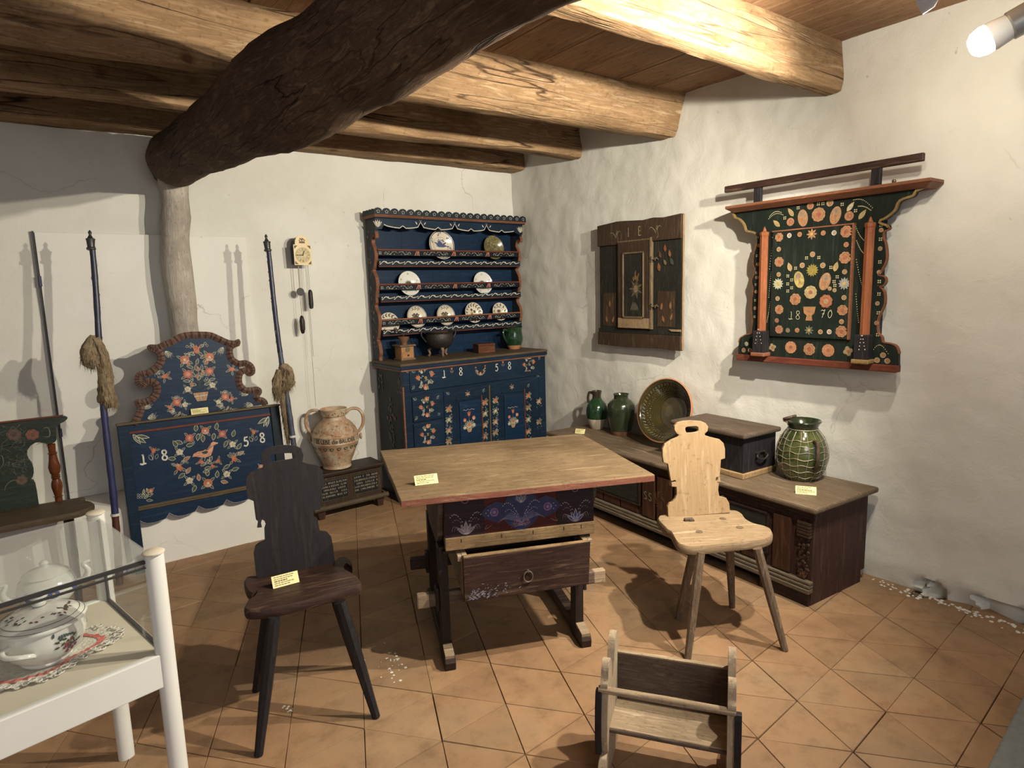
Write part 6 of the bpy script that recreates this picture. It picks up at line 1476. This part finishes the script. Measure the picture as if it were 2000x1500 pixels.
# central vase bouquet
u, z = hp(630, 500); HP.basket(u, z, 50*hk)
for q in ((630, 460), (600, 230)): pass
for pts in (((625, 470), (615, 350), (600, 230)), ((620, 440), (580, 340), (530, 275)), ((625, 430), (660, 330), (680, 260)), ((620, 460), (575, 400), (545, 360)), ((628, 455), (665, 400), (688, 350)), ((620, 470), (570, 450), (545, 460)), ((630, 470), (670, 450), (700, 440))): HP.curve([hp(*q) for q in pts], .0035, (.03, .05, .03), 0)
for q, a in (((600, 300), 1.2), ((590, 240), 2.6), ((625, 260), .5), ((610, 400), 1.0), ((640, 380), 2.2), ((590, 380), 2.0), ((650, 300), .9), ((560, 250), 2.5), ((580, 320), 2.8), ((660, 370), .4), ((600, 430), 2.9), ((650, 430), .3), ((560, 405), 3.0), ((680, 400), .2), ((600, 340), 1.6), ((632, 340), 1.4)):
    uu, zz_ = hp(*q); HP.leaf(uu, zz_, 46*hk, a, LEAFG if a > 1 else (.05, .08, .04), .42)
hrose(600, 205, 32, ORANGE, pi/2, 't'); hrose(525, 270, 30, ORANGE, .4); hrose(683, 252, 30, ORANGE, 0); hrose(545, 362, 28, RED, 0, 'p'); hrose(683, 342, 26, RED, 0, 'p'); hrose(545, 458, 22, CREAM, 0, 'w'); hrose(702, 432, 22, CREAM, 0, 'w')
for q in ((610, 335), (603, 378), (640, 355), (570, 430), (665, 290), (548, 300)): uu, zz_ = hp(*q); HP.leaf(uu, zz_-.01, 34*hk, 1.5, (.30, .14, .07), .6, SALMON, 2)
for q in ((540, 185), (560, 188), (575, 178), (640, 178), (655, 165), (668, 178), (648, 345), (570, 400), (665, 388), (655, 400), (675, 400), (560, 410)): uu, zz_ = hp(*q); HP.ring(uu, zz_, 8*hk, .0018, CREAM, 2, 8)
for x0, y0, c in ((470, 545, RED), (778, 510, RED)):
    hrose(x0+(5 if x0 < 600 else 5), y0-5, 26, c, 0, 'p'); hrose(x0-40 if x0 < 600 else x0-38, y0+28, 18, ORANGE if x0 < 600 else CREAM, 2, 't' if x0 < 600 else 'w'); hrose(x0+58 if x0 < 600 else x0+48, y0+10, 20, CREAM if x0 < 600 else ORANGE, 1, 'w' if x0 < 600 else 't')
    for i in range(9): uu, zz_ = hp(x0-45+12*i, y0+55+10*(i % 3)); HP.leaf(uu, zz_, 30*hk, i*.7, LEAFG if i % 3 else (.25, .14, .08), .45)
    for i in range(6): uu, zz_ = hp(x0+5, y0-25); HP.leaf(uu, zz_, 26*hk, pi/2+(i-2.5)*.4, None, .3, CREAM)
for q, a, k in (((400, 375), 0.1, 1), ((825, 330), 2.9, 1)): hrose(*q, 24, ORANGE, a, 't', 5)
for q, a in (((400, 215), -.9), ((770, 190), -2.2), ((260, 580), .4), ((290, 645), .3), ((930, 490), 2.8), ((960, 560), 2.9), ((360, 320), -2.0), ((880, 300), -1.2)):
    uu, zz_ = hp(*q); HP.spray(uu, zz_, 70*hk, a, 4, (.35, .40, .36), .9, .0018, False)
    for i in range(3): HP.leaf(uu, zz_, 50*hk, a+(i-1)*.35, LEAFG, .3)
# lower panel: wreath, bird and date
W_ = [((655, 722), 'rose', 26, ORANGE), ((763, 742), 'p', 24, RED), ((829, 808), 'w', 24, CREAM), ((838, 898), 't', 28, ORANGE), ((792, 998), 'w', 25, CREAM), ((672, 1055), 'rose', 30, ORANGE), ((555, 1040), 'w', 25, CREAM), ((488, 955), 't', 30, ORANGE), ((492, 858), 'w', 24, CREAM), ((555, 768), 'p', 26, RED)]
for q, kd, r, c in W_: hrose(*q, r, c, (-pi/2+.3 if kd == 't' else 0), kd, 4)
for q, a in (((595, 715), 1.4), ((725, 705), 1.3), ((610, 750), 4.5), ((710, 748), 4.5), ((790, 795), 4.2), ((832, 750), 1.2), ((865, 830), .9), ((870, 870), .4), ((800, 945), 3.6), ((835, 970), .2), ((730, 1010), 1.4), ((765, 1045), 5.9), ((590, 1080), 4.2), ((615, 1030), 1.6), ((515, 1000), 3.7), ((540, 985), .9), ((455, 900), 2.9), ((525, 905), .4), ((470, 815), 2.0), ((545, 815), .1), ((500, 800), 2.6), ((640, 760), 4.6), ((670, 1000), 1.6)):
    uu, zz_ = hp(*q); HP.leaf(uu-12*hk*cos(a), zz_-12*hk*sin(a), 52*hk, a, LEAFG if int(q[0]) % 3 else (.26, .12, .07), .5)
for x0, y0 in ((510, 915), (455, 935), (815, 865), (870, 860)):
    for i in range(4): uu, zz_ = hp(x0+10*i, y0+8*(i % 2)); HP.ring(uu, zz_, 6*hk, .0016, CREAM, 2, 8)
bird = [(580, 870), (605, 855), (640, 850), (655, 840), (665, 850), (682, 838), (692, 800), (705, 790), (722, 795), (738, 800), (722, 806), (710, 808), (702, 850), (690, 880), (655, 892), (615, 890), (590, 885), (572, 890)]
HP.poly([hp(*q) for q in bird], SALMON, 2)
HP.poly([hp(*q) for q in ((630, 858), (660, 848), (675, 855), (660, 870), (640, 868))], BLK, 3)
for q in (((590, 868), (625, 862)), ((595, 878), (640, 880)), ((600, 885), (650, 888)), ((690, 860), (660, 885))): HP.stroke([hp(*a) for a in q], .0022, RED, 3)
HP.disc(*hp(730, 800), 5*hk, CREAM, 3); HP.stroke([hp(655, 890), hp(650, 915)], .0022, CREAM, 2); HP.stroke([hp(680, 888), hp(684, 912)], .0022, CREAM, 2)
hrose(628, 920, 20, (.42, .11, .06), 2.8, 't', 3); hrose(735, 915, 20, (.42, .11, .06), .6, 't', 3); hrose(703, 948, 17, (.42, .11, .06), -.9, 't', 3)
for q, a in (((655, 935), .7), ((680, 920), 1.0), ((650, 965), .2), ((690, 935), 2.0), ((640, 985), .1), ((625, 945), .4)): uu, zz_ = hp(*q); HP.leaf(uu, zz_, 45*hk, a, LEAFG, .45)
for ch, x, y in (('1', 262, 932), ('8', 398, 905), ('5', 915, 815), ('8', 1020, 792)): uu, zz_ = hp(x, y); HP.digit(ch, uu, zz_, 66*hk, .0088)
for x, y in ((325, 848), (962, 730)): hrose(x, y, 20, ORANGE, pi/2, 't', 3); uu, zz_ = hp(x-10, y+60); HP.leaf(uu, zz_, 40*hk, 1.9, None, .5); HP.leaf(uu+.022, zz_+.002, 36*hk, 1.2, None, .5); HP.curve([hp(x, y+20), hp(x-2, y+45), hp(x-5, y+62)], .002, CREAM, 1)
hrose(308, 1103, 15, ORANGE, 0, 'rose', 3); hrose(1008, 950, 16, PINK, 0, 'rose', 4)
for i in range(8): uu, zz_ = hp(228+16*(i % 4), 1130+16*(i//4)); HP.ring(uu, zz_, 7*hk, .0016, CREAM, 2, 8)
for q, a in (((262, 1130), 1.4), ((285, 1140), .3), ((280, 1165), -.2), ((270, 1155), .9), ((295, 1120), 1.8)): uu, zz_ = hp(*q); HP.leaf(uu, zz_, 40*hk, a, LEAFG if a < 1 else OLIVE, .4)
for q, a in (((195, 745), -1.1), ((205, 760), -.7), ((215, 755), -.3), ((1060, 635), -2.2), ((1050, 640), -2.7), ((1055, 630), -1.8)): uu, zz_ = hp(*q); HP.leaf(uu, zz_, 80*hk, a, LEAFG, .3)
HP.build('painted_flowers', hb)
u, z = z3(625, 628, -.012); c0 = BH @ Vector((u, -.006, hz+.014)); card(tuple(c0), 0, .098, .036, 'cream label card on the top rail of the headboard', -12)

# ================================================================ DISTAFF POLES wound with flax
def distaff(tip, low, mats, label, bpx, seed):
    tip = Vector(tip); low = Vector(low); d = (tip-low).normalized(); foot = low-d*(low.z/d.z)
    t = tag(empty('distaff_pole', Matrix.Translation(foot)), label, 'distaff'); T = tip-foot; Lq = T.length; q = T.normalized(); X = q.cross(Vector((0, 1, 0))).normalized()
    rnd = random.Random(seed)
    at_ = lambda s_: q*(Lq*s_)+X*.006*sin(s_*9+seed)
    M = q.to_track_quat('Z', 'Y').to_matrix().to_4x4(); h = Lq
    MB().lathe([(.010, h-.115), (.022, h-.11), (.024, h-.10), (.018, h-.095), (.021, h-.06), (.024, h-.05), (.015, h-.045), (.007, h-.03), (.007, h-.022), (.010, h-.015), (.004, h-.004), (0, h)], 14, M=M).build('finial', 'pole_black', t, smooth=True)
    segs = mats; 
    for (a, b, m) in segs:
        k = 14; MB().tube([at_(a+(b-a)*i/k) for i in range(k+1)], [(.0145+.0055*(1-(a+(b-a)*i/k)))*(1+.06*sin(i*2.1+seed)) for i in range(k+1)], 12).build('shaft', m, t, smooth=True)
    P = Paint(lambda u, d_, z: tuple(at_(z/Lq)+M.to_3x3() @ Vector(((.0172+.004*(1-z/Lq)+d_)*cos(u), (.0172+.004*(1-z/Lq)+d_)*sin(u), 0))), off=.0006)
    for i in range(26):
        z = Lq*(.60+.34*rnd.random()); u = rnd.uniform(-3.1, 0.2); c = rnd.choice([(.35, .35, .33), (.30, .30, .28), (.40, .10, .06), (.4, .28, .08), (.12, .14, .2)])
        P.poly([(u, z), (u+.35, z+.006), (u+.45, z+.016), (u+.12, z+.014)], c, 1)
    for i in range(5): z = Lq*(.62+.07*i); P.stroke([(-3+.3*k, z+.012*k) for k in range(9)], .004, (.22, .22, .2), 1)
    P.build('painted_sprigs', t)
    MB().tube([at_(segs[0][1]-.003), at_(segs[0][1]+.004)], .0225, 12).build('white_ring', 'white_chalk', t)
    # flax bundle: core plus loose fibres
    def W(px, py, off=0): p = ony(px, py, (foot+at_(.5)).y); return p-foot
    for bl_ in bpx:
        pts = [W(x, y) for x, y, r in bl_]; rr = [r*.0029 for x, y, r in bl_]
        pp_ = cr(pts, 6); r2 = []
        for i in range(len(pp_)): f_ = i/6; k = min(int(f_), len(rr)-2); r2.append(rr[k]+(rr[k+1]-rr[k])*(f_-k))
        bo = MB().tube(pp_, r2, 16, jit=.35, jf=16).build('flax_bundle', 'flax', t, smooth=True)
        m = MB()
        for i in range(650):
            k = rnd.randrange(len(pp_)-1); c = pp_[k]; a = rnd.uniform(0, 2*pi); r = r2[k]*.95
            p0 = c+X*r*cos(a)+Vector((0, 1, 0))*r*sin(a); dd = Vector((rnd.gauss(0, .008), rnd.gauss(0, .007), -rnd.uniform(.015, .06)))
            p1 = p0+dd*.5+Vector((cos(a), sin(a), 0))*.0035; p2 = p0+dd
            m.tube([p0, p1, p2], [.0011, .0009, .0003], 3, caps=False)
        m.build('fibres', 'flax', bo, kind='stuff')
    return t
py_ = 4.30
tL = ony(175, 449, py_); lL = ony(222, 1000, 4.16)
distaff(tL, lL, [(0, .20, 'pole_red'), (.20, .56, 'pole_blue'), (.56, .955, 'pole_dark_blue')], 'dark blue distaff pole with long flax bundle, left of the headboard', [[(181, 655, 4), (174, 680, 12), (176, 700, 16), (190, 712, 12)], [(186, 660, 8), (200, 690, 9), (206, 730, 13), (207, 760, 14), (212, 780, 15), (218, 795, 8)]], 3)
tR = ony(519, 457, 4.31); lR = ony(572, 870, 4.20)
distaff(tR, lR, [(0, .34, 'pole_grey_blue'), (.34, .62, 'pole_grey_blue'), (.62, .955, 'pole_dark_blue')], 'grey-blue distaff pole with fluffy flax knot, right of the headboard', [[(548, 713, 4), (560, 722, 12), (562, 745, 15), (555, 760, 9)], [(545, 722, 6), (541, 745, 10), (540, 765, 9), (543, 775, 4)], [(550, 755, 7), (554, 800, 6), (560, 840, 5), (563, 862, 3)]], 8)

# ================================================================ PAINTED BENCH behind the glass case
sz = .52
GX = Fr((onz(183, 985, sz).x, 4.20, 0), 0)
bn_ = tag(empty('painted_bench', GX), 'green painted bench with cut-out back and turned red spindle, partly behind the glass case', 'bench')
zb5 = lambda x, y, v=0: onp(GX, x/6.25, y/6.25+780, v)
so = [(-.0, -.14), (-.01, -.20), (-.05, -.245), (-.12, -.27), (-.5, -.28), (-1.3, -.29), (-1.3, .03), (-.12, .03), (-.10, .01), (-.06, .005), (-.05, -.04), (-.02, -.08)]
slab(so, sz-.032, sz).build('seat', 'bench_seat', bn_, smooth=True, ang=50)
vb = .02
bt = zb5(0, 305, vb)[1]; 
bo_ = [(0, 300), (300, 262), (600, 222), (740, 205), (800, 208), (828, 222), (818, 245), (780, 275), (740, 295), (700, 318), (685, 350), (688, 420), (690, 495), (670, 525), (620, 545), (570, 548), (530, 535), (490, 525), (430, 530), (370, 570), (335, 620), (330, 680), (350, 730), (390, 780), (410, 850), (412, 900), (400, 945), (375, 975), (410, 990), (432, 1030), (450, 1120), (470, 1250), (75, 1325)]
pb = [zb5(x, y, vb) for x, y in bo_]
zt2 = pb[3][1]
pb[-1] = (pb[-1][0], sz-.005); pb[-2] = (pb[-2][0], sz-.005)
xl = pb[-1][0]; mir = [(2*(xl-.02)-a, b) for a, b in pb[1:-1]][::-1]
MB().prism(pb[:-1]+[(xl, sz-.005)]+[(xl-.04, sz-.005)]+mir, vb, vb+.022).build('back_board', 'green_bench', bn_, bevel=.003)
MB().box(-.55, pb[4][0]-.01, vb-.006, vb+.026, zt2-.003, zt2+.004).build('top_moulding', 'red_trim', bn_, bevel=.003)
u1_, za_ = zb5(625, 550, vb); u2_, zb_ = zb5(710, 1215, vb)
hh = za_-sz; sp2 = [(.014, 0), (.014, .07), (.019, .085), (.013, .095), (.016, .14), (.021, .25), (.020, .32), (.014, .39), (.018, .42), (.014, .435), (.018, .45), (.014, .465), (.019, .50), (.023, .60), (.017, .72), (.014, .82), (.019, .84), (.013, .86), (.015, 1.0)]
for x in (u1_+.0, u1_-1.0):
    MB().lathe([(r*1.25, z*hh) for r, z in sp2], 16, (x, vb+.011, sz)).build('spindle', 'walnut', bn_, smooth=True)
for x, y in ((-.12, -.22), (-.12, -.02), (-1.15, -.22), (-1.15, -.02)): leg((x*.98, y*.9-.01, sz-.02), (x, y*1.1, 0), .022, .018).build('leg', 'dark_oak_z', bn_, smooth=True)
P = Paint(lambda u, d, z: (u, vb-d, z), fade=((.035, .042, .038), .55))
for (x, y), c, r in (((395, 430), (.34, .07, .03), 55), ((170, 430), (.13, .045, .03), 60), ((265, 985), (.16, .09, .05), 48)):
    u, z = zb5(x, y, vb); k = 1/6.25/285; P.flower(u, z, r*k, c, tuple(q*.6 for q in c), 7); P.ring(u, z, r*k*.6, .003, (.28, .16, .08), 4)
u, z = zb5(575, 400, vb); P.curve([(u-.02, z-.02), (u+.005, z-.025), (u+.012, z), (u+.005, z+.025), (u-.015, z+.022)], .005, (.28, .27, .18), 2)
for i in range(60): x, y = random.uniform(20, 320), random.uniform(330, 950); u, z = zb5(x, y, vb); P.curve([(u, z), (u+random.uniform(-.02, .02), z+.015), (u+random.uniform(-.03, .03), z+random.uniform(-.02, .03))], .0024, (.16, .15, .10), 1, 4)
for pts in (((60, 1120), (70, 1060), (130, 1000), (200, 985), (260, 1010), (330, 1000)), ((0, 850), (40, 780), (30, 700), (0, 680)), ((430, 560), (500, 530), (570, 550), (560, 590))): P.curve([zb5(*q, vb) for q in pts], .004, (.24, .22, .15), 2)
P.build('faded_painting', bn_)

# ================================================================ GLASS DISPLAY CASE
VM = Fr((.175, 1.974, 0), 12.0)
vt = tag(empty('display_case', VM), 'white metal framed glass display case in the left foreground', 'display case')
VL, VD, VZ = 1.15, .522, .90
def post(x, y, name='leg'):
    out = []
    for a in [2*pi*i/20 for i in range(20)]: out.append((x+.026*cos(a)*(1.0), y+.020*sin(a)))
    m = MB(); n = 20; m.add([(a, b, .0) for a, b in out]+[(a, b, VZ) for a, b in out], [(i, (i+1) % n, n+(i+1) % n, n+i) for i in range(n)]+[tuple(range(n-1, -1, -1)), tuple(range(n, 2*n))])
    o = m.build(name, 'white_metal', vt, smooth=True, ang=50)
    MB().lathe([(.028, 0), (.029, .004), (.024, .008)], 20, (x, y, VZ), capt=True).build('cap', 'shelf_beige', o, smooth=True)
    MB().lathe([(.018, -.0), (.020, .006), (.02, .012)], 16, (x, y, -.001), capt=True).build('rubber_foot', 'gasket', o)
for x in (0, -VL):
    for y in (0, VD): post(x, y)
MB().box(-VL, 0, -.014, .012, .505, .605).build('front_rail', 'white_metal', vt, bevel=.003)
MB().box(-VL, 0, VD-.012, VD+.012, .505, .605).build('back_rail', 'white_metal', vt, bevel=.003)
for x in (0, -VL): MB().box(x-.012, x+.012, 0, VD, .505, .598).build('side_rail', 'white_metal', vt, bevel=.003)
MB().box(-VL+.01, -.01, .01, VD-.01, .586, .600).build('shelf', 'shelf_beige', vt)
MB().box(-VL, -.0, .0, VD, VZ-.012, VZ-.006).build('top_glass', 'hazy_glass', vt)
MB().box(-VL, -.02, -.004, .000, .605, VZ-.014).build('front_glass', 'glass', vt)
MB().box(-.002, .002, .02, VD-.02, .60, VZ-.014).build('side_glass', 'glass', vt)
MB().box(-VL, -.02, VD-.002, VD+.002, .60, VZ-.014).build('back_glass', 'glass', vt)
MB().box(-VL+.02, -.022, -.006, .006, VZ-.022, VZ-.013).box(-VL+.02, -.022, -.006, .006, VZ-.036, VZ-.033).build('gasket_line', 'gasket', vt)
MB().box(-.005, .005, .025, VD-.025, .598, .606).box(-.004, .004, VD-.03, VD-.022, .60, VZ-.015).build('side_gasket', 'gasket', vt)
MB().box(-.010, .002, .12, .145, .605, .665).build('glass_clip', 'glass', vt)
MB().tube([(-.002, .025, .60), (-.002, .025, VZ-.02)], .003, 6).build('edge_seal', 'gasket', vt)
zz7 = lambda x, y, h=.6: onz(x/2.7789, y/2.7778+960, h)
# doily
p = zz7(230, 900)
dm = Fr((p.x, p.y, .6003), 12); dly = tag(empty('lace_doily', dm), 'crumpled white lace cloth with red band lying in the glass case', 'doily')
def edge_(r, k): return [((r[0]+.0)*cos(t)*k, r[1]*sin(t)*k) for t in [2*pi*i/64 for i in range(64)]]
corn = [(p_.x, p_.y) for p_ in [dm.inverted() @ zz7(*q) for q in ((-420, 1050), (-100, 1095), (180, 1045), (330, 985), (430, 915), (560, 850), (640, 795), (600, 765), (440, 760), (250, 800), (-60, 850), (-420, 900))]]
sm7 = [(q.x, q.y) for q in cr([(a, b, 0) for a, b in corn], 6, True)]
cxx = sum(q[0] for q in sm7)/len(sm7); cyy = sum(q[1] for q in sm7)/len(sm7)
vs = [(cxx, cyy, .002)]; n = len(sm7)
for k, f_ in enumerate((.4, .8, .88, .95, 1.0, 1.06)):
    for i, (a, b) in enumerate(sm7): vs.append((cxx+(a-cxx)*f_, cyy+(b-cyy)*f_, .002+(0 if k < 2 else .009*(.5+.5*sin(i*2.4+k))+.006*noise.noise(Vector((i*.9, k, 0))))))
fs = [(0, 1+i, 1+(i+1) % n) for i in range(n)]+[(1+k*n+i, 1+(k+1)*n+i, 1+(k+1)*n+(i+1) % n, 1+k*n+(i+1) % n) for k in range(5) for i in range(n)]
MB().add(vs, fs).build('cloth', 'lace', dly, smooth=True, ang=80)
m = MB()
for i in range(0, n):
    a, b = sm7[i]; r = random.uniform(.006, .010); m.tube([(cxx+(a-cxx)*1.04+r*cos(t), cyy+(b-cyy)*1.04+r*sin(t), .010+.006*sin(i*1.7)) for t in [2*pi*j/8 for j in range(9)]], .002, 5, caps=False)
m.build('lace_loops', 'lace', dly, kind='stuff')
rb2 = []
for i in range(n): rb2.append(i)
vs = []
for i, (a, b) in enumerate(sm7):
    for f_ in (.74, .86): vs.append((cxx+(a-cxx)*f_, cyy+(b-cyy)*f_, .0045+.002*sin(i*3)))
MB().add(vs, [(2*i, 2*i+1, 2*((i+1) % n)+1, 2*((i+1) % n)) for i in range(n)]).build('red_band', 'lace_red', dly)
# tureen
p = zz7(255, 905, .606); TV = Fr((p.x, p.y+.0, .6075), -35)
tv = tag(empty('tureen', TV), 'white lidded tureen painted with cherries inside the glass case', 'tureen')
MB().lathe([(.058, 0), (.062, .006), (.060, .010), (.088, .035), (.101, .065), (.103, .085), (.098, .105), (.100, .112), (.094, .112), (.09, .09), (.05, .02), (0, .015)], 48, capb=True).build('bowl', 'white_glaze', tv, smooth=True)
tl_ = MB().lathe([(.100, .112), (.108, .114), (.109, .119), (.102, .124), (.094, .130), (.070, .143), (.040, .153), (.020, .156), (.016, .158), (.017, .165), (.012, .170), (.016, .178), (.022, .184), (.020, .192), (.010, .196), (0, .197)], 48, capb=False).build('lid', 'white_glaze', tv, smooth=True)
for z, r in ((.1235, .103), (.132, .0915), (.1905, .0205), (.160, .0165)): MB().tube([(r*cos(t), r*sin(t), z) for t in [2*pi*i/40 for i in range(41)]], .0009, 5, caps=False).build('dark_line', 'clay_dark', tl_)
vd = math.atan2(-TV.translation.y, -TV.translation.x)-R(-35)
for s_, a0 in ((0, vd-.55), (1, vd+pi-.4)):
    f_ = lambda a, r, z: (r*cos(a0+a), r*sin(a0+a), z)
    MB().tube(cr([f_(-.28, .098, .088), f_(-.30, .122, .088), f_(-.12, .136, .082), f_(.12, .136, .080), f_(.30, .122, .072), f_(.28, .099, .058)], 6), .0075, 10, flat=.8).build('handle', 'white_glaze', tv, smooth=True)
tprof = [(.060, .010), (.088, .035), (.101, .065), (.103, .085), (.098, .105)]
tp = lambda z: next((a[0]+(b[0]-a[0])*(z-a[1])/(b[1]-a[1]) for a, b in zip(tprof, tprof[1:]) if a[1] <= z <= b[1]), .098)
P = Paint(lambda u, d, z: ((tp(z)+d+.0008)*cos(vd+u/.1), (tp(z)+d+.0008)*sin(vd+u/.1), z), off=.0003)
rnd = random.Random(4); CH_ = (.22, .02, .03); GL = (.02, .06, .035)
for q in range(13): u, z = .055+rnd.gauss(0, .014), .056+rnd.gauss(0, .008); P.disc(u, z, .0052, CH_ if q % 3 else (.08, .015, .03), 2, 9); P.disc(u-.0015, z+.0015, .0012, (.5, .2, .2), 3, 5)
for q in range(12): P.leaf(.055+rnd.gauss(0, .02), .070+rnd.gauss(0, .008), .014, rnd.uniform(0, 6.3), GL, .5, None, 1)
P.curve([(.03, .075), (.055, .068), (.085, .08)], .0014, (.3, .25, .05), 2)
for q in range(6): P.leaf(.03+q*.008, .085, .012, 1.2+.3*q, GL, .5, None, 1)
for q in range(10): P.leaf(.155+rnd.gauss(0, .008), .07+rnd.gauss(0, .014), .012, rnd.uniform(0, 6.3), GL if q % 2 else CH_, .5, None, 1)
P.build('cherry_decor', tv)
lp = [(.040, .153), (.070, .143), (.094, .130)]
P = Paint(lambda u, d, z: (u, z, (lambda r: .153-(r-.04)*.33 if r < .07 else .143-(r-.07)*.54)(math.hypot(u, z))+d+.0008), off=.0003)
for q in range(44):
    a = vd+rnd.uniform(-1.6, 1.6); r = .068+rnd.gauss(0, .004); P.leaf(r*cos(a), r*sin(a), .010, rnd.uniform(0, 6.3), (.05, .06, .03) if q % 3 else (.18, .03, .03), .5, None, 1)
P.build('lid_decor', tl_)
# second vessel behind
p = zz7(390, 610, .60); T2 = Fr((p.x-.06, p.y+.03, .6), 12)
t2 = tag(empty('teapot', T2), 'white pot with blue flowers standing behind the cherry tureen', 'teapot')
MB().lathe([(.045, 0), (.05, .008), (.078, .04), (.085, .07), (.075, .10), (.06, .112), (.05, .11), (0, .02)], 40).build('body', 'white_glaze', t2, smooth=True)
o = MB().lathe([(.060, .112), (.066, .116), (.05, .128), (.02, .138), (.010, .142), (.014, .152), (.008, .160), (0, .161)], 36, capb=False).build('lid', 'white_glaze', t2, smooth=True)
for s_ in (-1, 1): MB().tube(cr([(s_*.078, 0, .05), (s_*.105, -.006, .06), (s_*.118, -.008, .088), (s_*.106, -.004, .112), (s_*.128, -.004, .118)], 6), [.014-.0004*i for i in range(25)], 12).build('spout' if s_ > 0 else 'handle', 'white_glaze', t2, smooth=True)
P = Paint(lambda u, d, z: (.0865*cos(-pi/2+u/.085)*(1+d), .0865*sin(-pi/2+u/.085)*(1+d), z))
for k in (-.07, .0, .075):
    for i in range(6): a = i*1.05; P.disc(k+.010*cos(a), .07+.010*sin(a), .006, (.05, .07, .38), 1, 8)
    P.disc(k, .07, .004, (.5, .4, .1), 2, 8)
P.build('blue_flowers', t2)

# ================================================================ GREY PLINTH cut by the lower right corner of the view
c0 = onz(1985, 1385, .10); c1 = onz(1905, 1545, .10)
d_ = (c1-c0); d_.z = 0; d_.normalize(); nrm = Vector((d_.y, -d_.x, 0)); nrm = nrm if nrm.y < 0 else -nrm
A0 = c0-d_*.25; A1 = c0+d_*1.3
gpth = MB().hexa([(A1.x, A1.y, 0), ((A1+nrm*.5).x, (A1+nrm*.5).y, 0), ((A0+nrm*.5).x, (A0+nrm*.5).y, 0), (A0.x, A0.y, 0)], [(A1.x, A1.y, .10), ((A1+nrm*.5).x, (A1+nrm*.5).y, .10), ((A0+nrm*.5).x, (A0+nrm*.5).y, .10), (A0.x, A0.y, .10)]).build('display_plinth', 'grey_cloth', bevel=.006)
tag(gpth, 'grey cloth-covered low plinth at the lower right corner', 'plinth')
